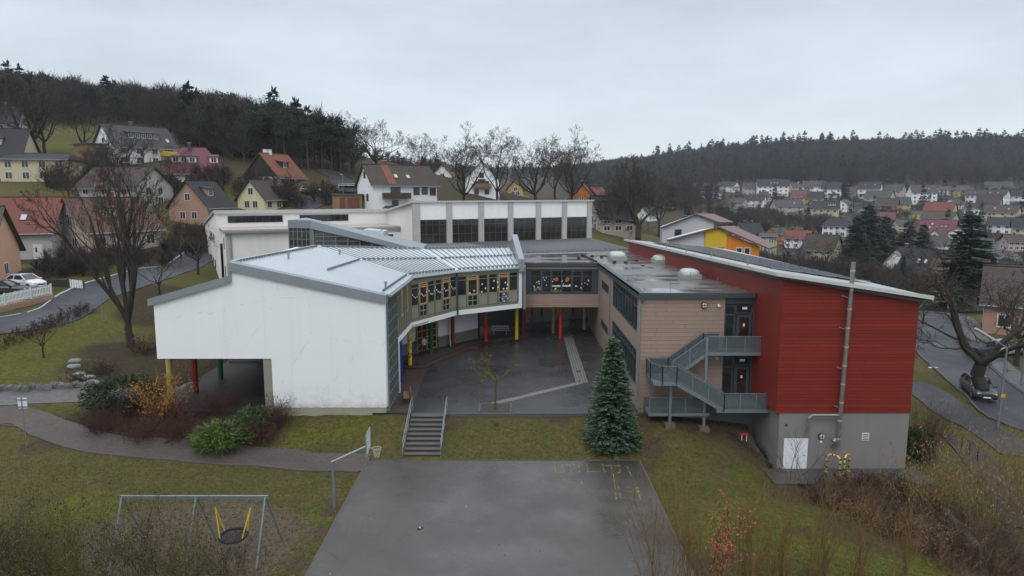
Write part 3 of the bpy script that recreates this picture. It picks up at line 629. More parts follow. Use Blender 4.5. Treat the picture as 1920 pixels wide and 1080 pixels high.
# coloured columns
def column(x, y, z0, z1, mt, label, r=.17, spots=None):
    m = MB(); m.tube([(x, y, z0 - .1), (x, y, z1)], r, 16); m.mat(1); rg = random.Random(int(x * 10))
    if spots:
        for k in range(spots):
            a = rg.uniform(math.pi, 2 * math.pi); z = rg.uniform(z0 + .3, z0 + 2.2); p = Vector((x + math.cos(a) * (r + .004), y + math.sin(a) * (r + .004), z)); s_ = rg.uniform(.03, .07)
            f_ = FR(p, (-math.sin(a), math.cos(a), 0)); m.box(f_, -s_, s_, -.004, .004, -s_, s_ * rg.uniform(.5, 1.3))
    return m.build('column', [mt, SPOT], T, label=label)
SPOT = M('painted_handprint', (.05, .05, .12), .6, .4, 5)
for x, y, mt, lb, sp in ((-8.55, 51.6, BLUE, 'blue column', 0), (-8.45, 55.9, YEL, 'yellow column with dark handprints', 22), (-7.07, 59.3, GRN, 'green column', 5), (-5.45, 62.5, DRED, 'dark red column', 0), (-2.51, 65.0, RED, 'bright red column', 0), (.45, 66.0, YEL, 'plain yellow column', 0), (1.15, 67.4, DRED, 'dark red column under the end wall', 0)):
    column(x, y, .3 if y > 53 and x < 1 else 0, 3.7, mt, lb, spots=sp)
for x, y, mt, lb in ((-23.2, 45.6, DYEL, 'weathered yellow column under the low gable'), (-22.9, 48.6, DRED, 'dark red column under the low gable'), (-22.6, 52.2, GRN, 'green column under the low gable'), (-20.5, 57.5, DRED, 'dark red column at the back of the underpass')): column(x, y, 0, 3.6, mt, lb, r=.2)
# ground floor under the overhang
fr = wallfr((-12.4, 55.2), (-3.3, 65.8)); fr.o.z = .33; L = fr.L
def recess(x0, x1):
    m = MB(); m.box(fr, x0, x1, 0, .25, 1.0, 3.35); m.build('recessed_wall', WHITE, T); m = MB(); m.box(fr, x0, x1, -.01, .26, 0, 1.0); m.build('wall_base', GREENB, T)
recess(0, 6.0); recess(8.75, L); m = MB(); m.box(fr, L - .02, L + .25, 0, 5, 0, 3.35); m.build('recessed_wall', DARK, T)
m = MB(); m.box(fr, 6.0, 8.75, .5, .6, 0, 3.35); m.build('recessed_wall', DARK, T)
d = window(T, fr, 6.2, 8.6, .02, 3.0, 4, 5, y=.1, bar=.09, frame=M('ochre_door_frame', (.5, .27, .05), .5, .15, 3), name='entrance_door', label='ochre framed glazed entrance door')
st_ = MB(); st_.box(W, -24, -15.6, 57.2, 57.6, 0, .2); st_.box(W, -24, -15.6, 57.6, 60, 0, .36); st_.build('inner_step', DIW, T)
# paper decorations on the panes
m = MB(); rg = random.Random(3)
def snow(fr, x, z, r=.085): m.disc(fr, x, z, r, -.13, -.125, 9)
frC = fC[0]; frB = fB[0]
for x, z in ((1.3, 5.5), (1.75, 5.68), (2.6, 6.2), (2.55, 5.5), (2.95, 5.8), (3.85, 6.4), (4.25, 6.25), (3.75, 5.75), (4.3, 5.78), (5.1, 6.15), (5.35, 5.95), (4.9, 5.6), (5.25, 5.6)): snow(frC, x, z)
for k in range(34):
    x = .15 + 6.2 * k / 34; ph = (x % 1.09) / 1.09; z = 6.5 - .5 * math.sin(math.pi * ph) + rg.uniform(-.05, .05)
    if ph > .06: m.box(frB, x - .04, x + .04, -.13, -.125, z - .065, z + .065)
m.build('paper_decoration', PAPER, T)
m = MB(); cols = []
for k in range(16):
    x = 4.72 + (k % 4) * .2; z = 4.36 + (k // 4) * .22; m.mat(k % 3).box(frC, x, x + .14, -.11, -.1, z, z + .15)
m.build('paper_decoration', [M('teal_card', (.05, .3, .25)), M('white_card', (.6, .6, .6)), M('purple_card', (.25, .1, .3))], T)

# ---------------------------------------------------------------- glazed atrium behind the white wing
A = thing('glass_atrium', 'wedge shaped glazed atrium with sloping grey metal roof behind the white wing', 'atrium', (-15, 66, 8))
tl = PY(582, 413, 64.5); tr = PY(786, 468, 64.5); zb = 8.4
fa = FR((tl.x, 64.5, 0)); Lx = tr.x - tl.x
m = MB(); m.extr(W, [(tl.x, tl.z - .75), (tr.x - .6, tr.z - .22), (tr.x, tr.z), (tl.x, tl.z)], 64.3, 64.6); m.slab([(tl.x, 64.6, tl.z), (tr.x, 64.6, tr.z), (tr.x, 71, tr.z), (tl.x - 2.3, 71, tl.z), (tl.x - 2.3, 65.3, tl.z)], .2)
lf = wallfr((tl.x - 2.3, 65.3), (tl.x, 64.45)); m.box(lf, 0, lf.L, -.1, .2, tl.z - .75, tl.z); m.build('roof', ZINC, A)
m = MB()
for k in range(9):
    x = Lx * k / 9; zt = lerp(tl.z, tr.z, k / 9) - .65; m.box(fa, x + .02, x + .1, -.02, .06, zb, zt)
for k, dz_ in enumerate((.0, .75, 1.6)): zt = tl.z - .75 - dz_; x1 = Lx * min(1, max(.05, (dz_ + .0) / (tl.z - tr.z) * .0 + (1 - dz_ / 3.0) * .55)); m.box(fa, .1, x1 if dz_ else .4, -.01, .05, zt - .04, zt + .04)
for z in (9.2, 9.85, 10.5): m.box(fa, .1, Lx * (tl.z - .75 - z) / (tl.z - tr.z), -.01, .05, z - .03, z + .03)
for k in range(6): x = lf.L * k / 5; m.box(lf, x - .05, x + .03, -.03, .06, 6, tl.z - .75)
for z in (7.2, 7.9, 8.6, 9.3, 10.0, 10.7): m.box(lf, 0, lf.L, -.02, .05, z - .03, z + .03)
m.box(fa, -.12, .3, -.05, .1, 6, tl.z - .7); m.build('frame', M('greygreen_frame'), A)
m = MB(); m.extr(W, [(tl.x + .2, zb), (tr.x, zb), (tr.x, tr.z - .3), (tl.x + .2, tl.z - .8)], 64.56, 64.6); m.box(lf, 0, lf.L, .03, .06, 6, tl.z - .75); m.build('glazing', GLASSC, A)
m = MB(); p0 = PY(668, 445, 70); p1 = PY(719, 430, 70); m.extr(W, [(p0.x, p0.z), (p1.x, p0.z - .3), (p1.x, p1.z - .2), (p1.x - 2, p1.z), ], 70, 72.5); m.mat(1)
for k in range(8): m.beam((lerp(p0.x, p1.x, k / 8), 69.98, lerp(p0.z, p1.z, k / 8) - .1), (lerp(p0.x, p1.x, k / 8), 72, lerp(p0.z, p1.z, k / 8) + .05), .05, .06)
m.build('roof_hood', [SEAM, SEAMD], A)

# ---------------------------------------------------------------- sports hall
hd = Vector((22.3, 11.0, 0)).normalized(); hA = Vector((-11.63, 84, 0)); hB = hA + hd * 24.9; hn = Vector((-hd.y, hd.x, 0))
S = thing('sports_hall', 'long white sports hall with grey pilasters, dark window bays and a lower clerestory annexe', 'sports hall', (0, 92, 0))
hf = FR(hA, hd)
def onhall(u):   # distance along the front for an image column
    d = ray(u, 440); k = d.x / d.y; return (k * hA.y - hA.x) / (hd.x - k * hd.y)
ts = [onhall(u) for u in (781, 842.5, 902, 957, 1009, 1057.5, 1104)]
zt = 13.2; zw0 = 8.05; zw1 = 11.0
m = MB(); m.box(hf, 0, 24.95, .0, .35, zw1, zt); m.box(hf, 0, 24.95, .02, .3, 6, zw0); m.build('front_wall', PANELW, S)
for i, t in enumerate(ts):
    m = MB(); h_ = .36 if i else .45; m.box(hf, t - h_, t + h_, -.16, .2, 7, zt - .06); m.build('pilaster', CONC, S)
for a, b in zip(ts[:-1], ts[1:]): window(S, hf, a + .4, b - .4, zw0, zw1, 4, zs=[zw0 + 1.15, zw0 + 2.3], y=.12, bar=.07, frame=M('dark_bronze_frame', (.075, .062, .052), .4, .1, 1))
m = MB(); m.slab([hf.pt(-.5, -.3, zt + .1), hf.pt(25.3, -.3, zt + .1), hf.pt(25.3, 26, zt - 2.9), hf.pt(-.5, 26, zt - 2.9)], .22); m.build('roof', M('pale_roof_edge', (.45, .45, .44), .6, .1, 1, streak=.2), S)
sf = FR(hA, -hn)          # side wall running back: x is negative along it
for f_, y0_, y1_ in ((FR(hA, -hn), -.01, .3), (FR(hB, -hn), -.3, 0)): m = MB(); m.extr(f_, [(-.01, 5), (-24, 5), (-24, zt - 2.85), (-.01, zt)], y0_, y1_); m.build('side_wall', WHITE2, S)
m = MB(); m.box(hf, 0, 24.9, 23.7, 24, 3, zt - 2.8); m.build('back_wall', WHITE2, S)
lA = hA + hn * 12.2; lB = lA - hd * 21.6       # clerestory wall of the lower part
cf = FR(lB, hd)
m = MB(); m.box(cf, 0, 21.6, 0, .3, 8, 11.75); m.extr(FR(lB, -hn), [(-.01, 2), (-30, 2), (-30, 9), (-.01, 11.9)], -.01, .3); m.build('clerestory_wall', WHITE2, S)
m = MB(); m.box(cf, -.2, 21.5, -.25, .3, 11.65, 12.1); m.slab([cf.pt(-.25, .3, 12.08), cf.pt(21.5, .3, 12.08), cf.pt(21.5, 30, 9.3), cf.pt(-.25, 30, 9.3)], .2); m.build('parapet', M('pale_roof_edge'), S)
def onc(u):
    d = ray(u, 410); k = d.x / d.y; return (k * lB.y - lB.x) / (hd.x - k * hd.y)
for u0, u1, n in ((427, 530, 8), (562, 653, 7)): window(S, cf, onc(u0), onc(u1), 10.55, 11.4, n, y=0, bar=.06)
l2 = lB - hn * 5.6 + hd * .6; lf2 = FR(l2, hd)
m = MB(); m.box(lf2, 0, 21.2, 0, 5.75, 2, 9.75); m.build('lower_wall', WHITE2, S)
m = MB(); m.box(lf2, -.3, 21.2, -.4, 5.55, 9.75, 10.0); m.build('ledge_roof', M('pinkish_flat_roof', (.4, .34, .31), .6, .12, .6), S)
m = MB(); m.box(lf2, -.25, 21.1, -.55, -.4, 9.6, 9.85); m.build('gutter', ZINC, S)
m = MB(); m.tube([lf2.pt(.55, -.1, 9.6), lf2.pt(.55, -.1, 3)], .1, 8); m.build('downpipe', ZINC, S)
m = MB(); m.box(lf2, -.01, .42, -.02, .1, 2, 9.7); m.build('grey_corner', CONC, S)
sw = FR(l2, -hn); sw2 = FR(lB, -hn)
for z in (7.6, 4.2):
    window(S, sw, -2.9, -2.3, z, z + 1.3, y=0, bar=.06)
    for k in range(3): window(S, sw2, -7 - k * 4.2, -5.8 - k * 4.2, z, z + 1.3, y=-.01, bar=.06)
m = MB(); m.box(lf2, 16.5, 21.3, -.6, 0, 6, 9.2); m.build('stair_wall', WHITE2, S)
for x in (16.9, 18.9): window(S, lf2, x, x + 1.0, 7.2, 9.0, y=-.6, bar=.07)
# grey sheet roof of the linking annexe in front of the windows
m = MB(); an = [Vector((-12, 76.5, 8.0)), Vector((1.0, 74.6, 7.75)), Vector((14.6, 80.2, 7.6)), hf.pt(25.0, -.2, 8.05), hf.pt(-.2, -.2, 8.1)]
m.slab(an, .16); m.mat(1)
for k in range(1, 44): t = k / 44; m.beam(lerp(an[1] if t > .0 else an[0], an[2], t) + Vector((0, 0, .03)), lerp(hf.pt(6, -.25, 8.1), an[3], t) + Vector((0, 0, .03)), .05, .06)
m.mat(0); m.build('annex_roof', [ANNEX, SEAMD], S)
m = MB(); m.prism([(-3, 77), (1, 75.1), (14.4, 80.6), (14.4, 81), (10.4, 95.2), (10.0, 95.2), (1, 75.6)], 0, 7.45); m.build('annex_wall', M('dim_wall', (.3, .29, .28), .8, .1, .6), S)
m = MB(); m.tube([an[1] + Vector((0, -.1, -.1)), an[2] + Vector((0, -.1, -.1))], .1, 8); m.build('gutter', ZINC, S)
guards(S, [(lerp(an[1], an[4], .05), lerp(an[2], an[3], .05))], .6)

# ---------------------------------------------------------------- tan classroom block with the bridge
C = thing('classroom_block', 'tan boarded flat roofed classroom block with a bridge room over the yard', 'school building', (12, 44, 0))
zt = 7.85; xw = 8.35; dl = .012                # west wall, very slightly turned
wf = wallfr((xw, 75), (xw, 44)); wl = 30.99
def wy(y): return 75 - y
def wallwin(fr, x0, x1, z0, z1, holes, mat, name='wall', t=.3, par=None):
    """a wall sheet with rectangular openings, cut into strips"""
    m = MB(); xs = sorted({x0, x1, *[h[0] for h in holes], *[h[1] for h in holes]}); 
    for a, b in zip(xs[:-1], xs[1:]):
        cuts = sorted([(h[2], h[3]) for h in holes if h[0] < (a + b) / 2 < h[1]]); z = z0
        for lo, hi in cuts:
            if lo > z: m.box(fr, a, b, 0, t, z, lo)
            z = hi
        if z < z1: m.box(fr, a, b, 0, t, z, z1)
    return m.build(name, mat, par or C)
hol = [(wy(56.6), wy(45.4), 5.1, 7.45), (wy(56.6), wy(45.4), 1.45, 3.9), (wy(63.8), wy(59.2), 5.55, 6.35), (wy(63.8), wy(59.2), 1.95, 2.65)]
wallwin(wf, 0, wl, .0, 7.52, hol, TANB, 'west_wall')
for h in hol[:2]: window(C, wf, *h, 9, zs=[h[3] - .62], y=.1, bar=.07, dp=.1)
for h in hol[2:]: window(C, wf, *h, 4, y=.1, bar=.07, dp=.1)
ffr = wallfr((xw, 43.99), (15.95, 43.99)); z1_ = 1.05
m = MB(); m.box(ffr, .006, 5.38, .0, .28, z1_, zt - .01); m.build('front_wall', TANB, C)
m = MB(); m.box(ffr, .03, 7.6, .05, .4, -2.2, z1_); m.build('wall_base', M('dark_plinth', (.13, .125, .12), .85, .1, .6, streak=.2), C)
m = MB(); m.box(ffr, 5.38, 7.6, .25, .45, .8, zt)
m.box(ffr, 5.38, 7.5, .02, .3, 7.3, zt); m.box(ffr, 7.22, 7.6, .0, .3, .9, zt); m.box(ffr, 5.38, 7.3, .05, .3, 4.0, 4.5); m.build('door_surround', SLATE, C)
for zf in (4.4, .95):
    window(C, ffr, 5.42, 6.12, zf + .05, zf + 2.75, zs=[zf + 2.15], y=.2, bar=.09)
    window(C, ffr, 6.14, 7.22, zf + 2.22, zf + 2.85, y=.2, bar=.08)
    d = MB(); d.box(ffr, 6.2, 7.18, .1, .17, zf, zf + 2.15); d = d.build('door', SLATE, C)
    g = MB(); g.box(ffr, 6.4, 6.98, .085, .1, zf + .25, zf + 2.0); g.build('pane', M_glass('door_glass', (.03, .012, .012)), d)
    g = MB(); g.tube([ffr.pt(6.28, .06, zf + 1.05), ffr.pt(6.42, .06, zf + 1.05)], .02, 6); g.build('handle', STEEL, d)
    g = MB(); g.box(ffr, 6.62, 6.74, .07, .085, zf + 1.4, zf + 1.58); g.box(ffr, 6.55, 6.87, .13, .14, zf + 2.5, zf + 2.66); g.build('paper_notice', PAPER, C)
    m = MB(); m.disc(ffr, 4.02, zf + 2.82, .2, -.16, 0, 14); lp = m.build('wall_lamp', SLATE, C)
    m = MB(); m.disc(ffr, 4.02, zf + 2.82, .15, -.2, -.16, 14); m.build('lamp_glass', M('milk_glass', (.6, .62, .62), .3), lp)
    m = MB(); m.box(ffr, 4.0, 4.04, -.215, -.2, zf + 2.66, zf + 2.98); m.box(ffr, 3.86, 4.18, -.215, -.2, zf + 2.8, zf + 2.84); m.build('lamp_guard', SLATE, lp)
    m = MB(); m.box(ffr, 4.9, 5.0, -.12, 0, zf + 2.74, zf + 2.88); m.box(ffr, 4.88, 5.02, -.2, -.1, zf + 2.72, zf + 2.82); m.build('sensor', PAPER, C)
# bridge room
bf = wallfr((1.25, 66), (8.36, 66)); bl = bf.L
wallwin(bf, 0, bl, 3.35, 7.5, [(.05, bl - .05, 4.6, 7.05)], TANB, 'bridge_wall')
m = MB(); m.box(bf, .05, .62, .12, .2, 4.6, 7.05); m.box(bf, bl - .6, bl - .05, .12, .2, 4.6, 7.05); m.box(bf, .05, bl - .05, .1, .2, 4.6, 4.78); m.box(bf, .05, bl - .05, .14, .22, 6.9, 7.05); m.build('bridge_frame', SLATE, C)
ww = (bl - 1.2) / 6
for k in range(6): window(C, bf, .6 + ww * k, .6 + ww * (k + 1), 4.78, 6.92, zs=[6.35], y=.18, bar=.06 if k not in (1, 4) else .11)
m = MB(); m.prism([(1.25, 66.3), (8.3, 66.3), (8.3, 73.6), (1.25, 73.6)], 3.35, 3.55); m.build('soffit', CONC, C)
m = MB(); m.box(W, 1.25, 8.4, 73.4, 73.7, 3.35, 7.5); m.build('back_wall', TANB, C)
m = MB(); rg = random.Random(8); 
for k in range(30): 
    x = rg.uniform(.8, bl - .8); z = rg.uniform(4.95, 6.25); s_ = rg.uniform(.05, .1); a = rg.uniform(0, 1.5)
    m.extr(bf, [(x + s_ * math.cos(a + q * math.pi / 2) * (1 if q % 2 else .8), z + s_ * math.sin(a + q * math.pi / 2)) for q in range(4)], .10, .105)
m.box(bf, 2.62, 3.42, .1, .11, 5.33, 5.47); m.box(bf, 3.62, 4.4, .1, .11, 5.35, 5.49); m.build('paper_decoration', PAPER, C)
m = MB(); m.disc(bf, 3.03, 6.05, .2, .095, .11, 12); m.disc(bf, 4.1, 6.07, .2, .095, .11, 12); m.disc(bf, 1.42, 5.15, .19, .095, .11, 12); m.box(bf, 4.4, 4.52, .095, .11, 6.1, 6.18); m.build('paper_decoration', M('orange_card', (.4, .12, .05), .7, .4, 8), C)
m = MB(); m.box(bf, .85, 1.1, .095, .11, 4.9, 5.2); m.build('paper_decoration', M('teal_card'), C)
def lettering(txt, fr, x, y, z, size, mat, par, name='lettering', ext=.004):
    cu = bpy.data.curves.new(name, 'FONT'); cu.body = txt; cu.size = size; cu.extrude = ext; cu.materials.append(mat)
    o = bpy.data.objects.new(name, cu); COL.objects.link(o); o.parent = par
    m_ = Matrix((fr.x.to_4d(), fr.z.to_4d(), (-fr.y).to_4d(), (0, 0, 0, 1))).transposed(); m_.translation = fr.pt(x, y, z)
    for r_ in range(3): m_[3][r_] = 0
    bpy.context.view_layer.update(); me = bpy.data.meshes.new_from_object(o.evaluated_get(bpy.context.evaluated_depsgraph_get()))
    bpy.data.objects.remove(o); o = link(name, me, par); o.matrix_basis = root_inv(par) @ m_; return o
lettering('UOI3 A', bf, 2.56, .1, 4.84, .3, M('green_card', (.3, .42, .05)), C)
lettering('Herzlich', bf, 2.68, .095, 5.36, .13, M('grey_ink', (.2, .2, .2)), C); lettering('Willkommen', bf, 3.64, .095, 5.38, .11, M('grey_ink'), C)
# flat wet roof
def wet_roof():
    b = NB('wet_bitumen_roof'); s = b.n('ShaderNodeSeparateXYZ', {0: b.obj()}); n1 = b.noise(.5, 5, .6); n2 = b.noise(3, 5, .65)
    ln = b.math('LESS_THAN', b.math('FRACT', b.math('DIVIDE', s.outputs['X'], 1.0)), .035); l2_ = b.math('LESS_THAN', b.math('FRACT', b.math('ADD', b.math('DIVIDE', s.outputs['Y'], 3.7), b.math('MULTIPLY', b.math('FLOOR', s.outputs['X']), .37))), .02)
    sm = b.math('MAXIMUM', ln, l2_); c = b.mix(n2, (.07, .068, .066), (.15, .145, .14)); c = b.mix(sm, c, (.035, .035, .035))
    pud = b.mr(b.noise(.45, 4, .55, b.map((.35, 1.4, 1))), .44, .56, 0, 1)
    b.set(col=c, rough=b.mr(pud, 0, 1, .4, .06), spec=.6); b.bump(b.math('ADD', sm, b.math('MULTIPLY', n2, .2)), .25, .01); return b.m
WETR = wet_roof()
m = MB(); m.slab([(8.2, 43.85, 7.98), (15.95, 43.85, 7.98), (15.9, 55, 7.9), (13.7, 76, 7.7), (13.2, 79.5, 7.68), (8.2, 77, 7.68), (8.2, 66, 7.66)], .14); m.slab([(1.15, 65.9, 7.6), (8.2, 65.9, 7.64), (8.2, 75, 7.66), (1.15, 74, 7.62)], .14); m.build('flat_roof', WETR, C)
m = MB(); m.box(W, 8.12, 15.6, 43.72, 43.86, 7.72, 8.03); m.slab([(8.2, 43.74, 8.03), (8.5, 43.74, 8.03), (8.5, 65.8, 7.72), (8.2, 65.8, 7.72)], .52); m.box(W, 1.15, 8.2, 65.76, 65.9, 7.4, 7.68); m.build('roof_edge', SLATE, C)
m = MB(); m.tube([(8.22, 43.9, 7.6), (8.22, 43.86, 1.0), (8.35, 43.7, .4)], .06, 8); m.build('downpipe', ZINC, C)
m = MB(); m.tube([(8.24, 58.0, 7.7), (8.24, 58.0, .0)], .06, 8); m.build('downpipe', ZINC, C)
DOME = M('milky_dome', (.42, .44, .41), .25, .08, 1.5, streak=.2)
for u, v, sx_, sy_ in ((1157, 484, .78, 1.2), (1242, 491, .84, 1.25), (1307, 506, .68, 1.0)):
    p = PZ(u, v, 7.85) if u < 1300 else Vector((13.7, 53, 7.9)); m = MB(); m.box(FR(p), -sx_, sx_, -sy_, sy_, -.1, .28); sk = m.build('skylight', M('grey_curb', (.3, .31, .3), .6, .1, 2), C)
    m = MB(); rings = [(1.0, .28), (.97, .45), (.82, .58), (.5, .66), (.2, .68)]; n = 20
    vs_ = [];
    for rr, zz in rings:
        for k in range(n):
            a = 2 * math.pi * k / n; c_, s_ = math.cos(a), math.sin(a); e_ = 5; q = (abs(c_) ** e_ + abs(s_) ** e_) ** (-1 / e_); vs_.append(p + Vector((c_ * q * sx_ * rr * .97, s_ * q * sy_ * rr * .97, zz)))
    fs_ = [(i * n + k, i * n + (k + 1) % n, (i + 1) * n + (k + 1) % n, (i + 1) * n + k) for i in range(len(rings) - 1) for k in range(n)] + [list(range((len(rings) - 1) * n, len(rings) * n))]
    m.add(vs_, fs_); m.build('dome', DOME, sk, smooth=True)
m = MB(); rg = random.Random(2)
for u, v in ((1110, 481), (1128, 482), (1152, 492), (1173, 493), (1193, 490), (1085, 485), (1205, 500)): p = PZ(u, v, 7.75); m.box(FR(p), -.16, .16, -.12, .12, -.05, .14)
for k in range(9): p = PZ(1092 + k * 3.2, 479 + k * 1.5, 7.75); m.box(FR(p), -.13, .13, -.1, .1, -.05, .1)
m.build('roof_ballast', BLACK, C)
for u, v in ((1266, 512), (1257, 537), (1345, 533), (1294, 524)): p = PZ(u, v, 7.95); m = MB(); m.tube([p, p + Vector((0, 0, .55))], .02, 5); m.build('lightning_rod', GALV, C)
m = MB(); p = PZ(1224, 488, 7.8); m.tube([p, p + Vector((0, 0, .55))], .1, 8); m.build('roof_vent', SLATE, C)
column(4.8, 67.4, 0, 3.4, RED, 'bright red column with small marks', spots=6); COL.objects[-1].name
for o in [o for o in COL.objects if o.parent == T and o.get('label') == 'bright red column with small marks']:
    o.parent = C; o.data.transform(Matrix.Translation(Vector((-15, 44, 0)) - Vector((12, 44, 0))))
m = MB(); m.tube([(4.25, 70, -.1), (4.25, 70, 3.4)], .16, 14); m.build('column', DYEL, C, label='dull yellow column behind the red one')
m = MB(); m.tube([(7.6, 71.5, -.1), (7.6, 71.5, 3.4)], .16, 14); m.build('column', CONC, C)
# painted figures on the wall behind the passage
m = MB(); 
for i, (x, k) in enumerate(((2.2, 0), (3.3, 1), (5.2, 2), (6.9, 0), (1.2, 1))):
    y = 75.1 + (x - 1) * .4 - .06; f_ = FR((x, y, 0), (1, .4, 0)); m.mat(k); m.box(f_, -.1, .1, -.03, 0, .8, 1.5); m.disc(f_, 0, 1.68, .14, -.03, 0, 8)
    for s_ in (-1, 1): m.beam(f_.pt(.07 * s_, -.02, .85), f_.pt(.22 * s_, -.02, .2), .1, .04); m.beam(f_.pt(.1 * s_, -.02, 1.4), f_.pt(.4 * s_, -.02, 1.75), .08, .04)
m.build('painted_figures', [RED, GRN, YEL], S)

# ---------------------------------------------------------------- red block
B = thing('red_school_block', 'red boarded school block with grey base, sloping roof and tall steel flue', 'school building', (20, 40, -2.3))
fx0, fx1, fy = 15.9, 23.98, 40.2
zr = lambda x: 9.42 - (x - 15.9) * .148
m = MB(); m.extr(W, [(fx0, 1.25), (fx1, 1.25), (fx1, zr(fx1)), (fx0, zr(fx0))], fy, fy + .3); m.build('front_wall', REDB, B)
m = MB(); wf2 = wallfr((13.2, 78), (fx0, fy)); m.extr(wf2, [(0, .9), (wf2.L - 3.9, .9), (wf2.L - 3.9, 1.25), (wf2.L, 1.25), (wf2.L, 9.3), (0, 8.75)], .0, .3); m.build('side_wall', M('plain_red_panel', (.182, .021, .0135), .5, .08, .4, streak=.1), B); m = MB(); m.box(W, fx1 - .3, fx1 + .0, fy + .3, 79.7, 1.25, 8.0); m.build('side_wall', REDB, B); m = MB(); m.box(W, 13.5, 24, 79.7, 80, -2, 8); m.build('back_wall', REDB, B)
m = MB(); m.prism([(16.15, 40.26), (23.95, 40.26), (23.95, 79), (15.98, 79), (15.98, 44.5)], -3, 1.25); m.build('wall_base', GREYW, B)
m = MB(); rp = [Vector((15.35, 39.65, 9.78)), Vector((24.45, 39.65, 8.4)), Vector((24.45, 80, 7.9)), Vector((13.0, 80, 8.95))]
m.slab(rp, .14); m.build('roof', M('pale_metal_roof', (.36, .365, .36), .45, .12, .6, metal=.2, streak=.2), B)
m = MB(); m.beam(rp[0] + Vector((0, 0, -.05)), rp[1] + Vector((0, 0, -.05)), .12, .22); m.beam(rp[0] + Vector((0, 0, -.05)), rp[3] + Vector((0, 0, -.05)), .12, .22); m.build('roof_trim', M('pale_trim', (.5, .5, .48), .5, .08, .8, streak=.2), B)
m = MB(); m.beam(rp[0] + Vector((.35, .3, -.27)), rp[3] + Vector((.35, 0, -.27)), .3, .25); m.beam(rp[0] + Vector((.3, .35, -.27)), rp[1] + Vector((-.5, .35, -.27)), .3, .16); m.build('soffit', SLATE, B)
m = MB(); m.tube([(24.5, 39.8, 8.22), (24.5, 79, 7.75)], .09, 8); m.build('gutter', ZINC, B); m = MB(); m.tube([(24.48, 40.4, 8.12), (24.3, 40.5, 7.8), (24.06, 40.5, 7.5), (24.06, 40.5, -2.3)], .05, 8); m.build('downpipe', ZINC, B)
PV = M_lines('solar_cells', (.012, .018, .035), 'Y', .33, .04, .12, .15, 3.0, .05, 1); 
rf = lambda x, y: lerp(lerp(rp[0].z, rp[1].z, (x - rp[0].x) / 9.4), lerp(rp[3].z, rp[2].z, (x - rp[3].x) / 11.75), (y - 39.65) / 40.35)
for r_ in range(3):
    for k in range(18):
        y0 = 44.5 + k * 1.75 ; x0 = 16.1 - (y0 - 40) * .05 + r_ * 2.2 + .9
        pn = MB(); z0 = rf(x0, y0) + .14; z2 = rf(x0 + 2, y0) + .14; pn.mat(0).slab([(x0, y0, z0), (x0 + 2.1, y0, z2), (x0 + 2.1, y0 + 1.72, z2 - .05), (x0, y0 + 1.72, z0 - .05)], .05)
        pn.mat(1).beam((x0, y0 - .02, z0 - .02), (x0 + 2.1, y0 - .02, z2 - .02), .03, .05); pn.build('solar_panel', [PV, GALV], B)
for y in (45, 52, 58, 64): p = Vector((15.7 - (y - 40) * .058, y, rf(15.7, y))); m = MB(); m.tube([p, p + Vector((0, 0, .5))], .05, 6); m.build('roof_vent', GALV, B)
# flue
m = MB(); fu = FR((19.72, 39.92, 0)); m.tube([fu.pt(-.12, 0, -.75), fu.pt(.08, 0, 10.4)], .125, 14)
fl = m.build('flue_pipe', STEEL, B, smooth=False); m = MB()
for k in range(10): z = -.3 + k * 1.13; x = -.12 + .2 * (z + .75) / 11.15; m = MB(); m.tube([fu.pt(x, 0, z), fu.pt(x, 0, z + .08)], .14, 14); m.build('flue_collar', M('bright_collar', (.5, .49, .46), .35, .1, 3, metal=.3), fl)
for z in (1.6, 4.0, 6.4, 8.3): m = MB(); m.beam(fu.pt(0, 0, z), fu.pt(-.35, .3, z + .1), .05, .05); m.build('flue_bracket', GALV, fl)
m = MB(); m.tube([fu.pt(-.2, 0, 1.2), fu.pt(-1.75, 0, 1.2), fu.pt(-1.95, 0, 1.05), fu.pt(-1.97, 0, .1)], .09, 10); m.build('vent_pipe', STEEL, B)
m = MB(); m.tube([fu.pt(-.3, -.05, -.25), fu.pt(-.45, -.1, -.4)], [.12, .17], 10); m.tube([fu.pt(-.12, -.1, .0), fu.pt(-.05, -.15, .25)], [.1, .04], 8); m.beam(fu.pt(-.45, .1, -.75), fu.pt(.1, .1, -.75), .06, .06); m.beam(fu.pt(-.4, .1, -.75), fu.pt(-.2, .2, -1.0), .05, .05); m.build('flue_base', STEEL, B)
gf = FR((0, 40.26, 0)); d = MB(); d.box(gf, 16.5, 17.95, -.03, .05, -2.3, -.36); dd_ = d.build('door', M('white_steel_door', (.74, .76, .78), .5, .04, 1, streak=.1), B)
d = MB(); d.box(gf, 16.44, 18.03, -.015, .04, -2.3, -.28); d.build('door_frame', GREYW, B); d = MB(); d.tube([gf.pt(17.8, -.08, -1.4), gf.pt(17.66, -.08, -1.4)], .02, 6); d.build('handle', BLACK, dd_)
m = MB(); m.disc(gf, 18.72, -.2, .2, -.14, 0, 16); lp = m.build('wall_lamp', SLATE, B); m = MB(); m.disc(gf, 18.72, -.2, .15, -.19, -.14, 14); m.build('lamp_glass', M('milk_glass'), lp); m = MB(); m.box(gf, 18.7, 18.74, -.21, -.19, -.36, -.04); m.box(gf, 18.56, 18.88, -.21, -.19, -.22, -.18); m.build('lamp_guard', SLATE, lp)
m = MB(); m.box(gf, 18.66, 18.78, -.1, 0, -.62, -.5); m.build('sensor', PAPER, B)
m = MB(); m.box(gf, 16.5, 16.65, -.03, 0, .42, .55); m.build('wall_vent', SLATE, B)
m = MB(); m.box(gf, 21.2, 21.62, -.03, 0, -.5, -.02); sg = m.build('notice_sign', PAPER, B); m = MB()
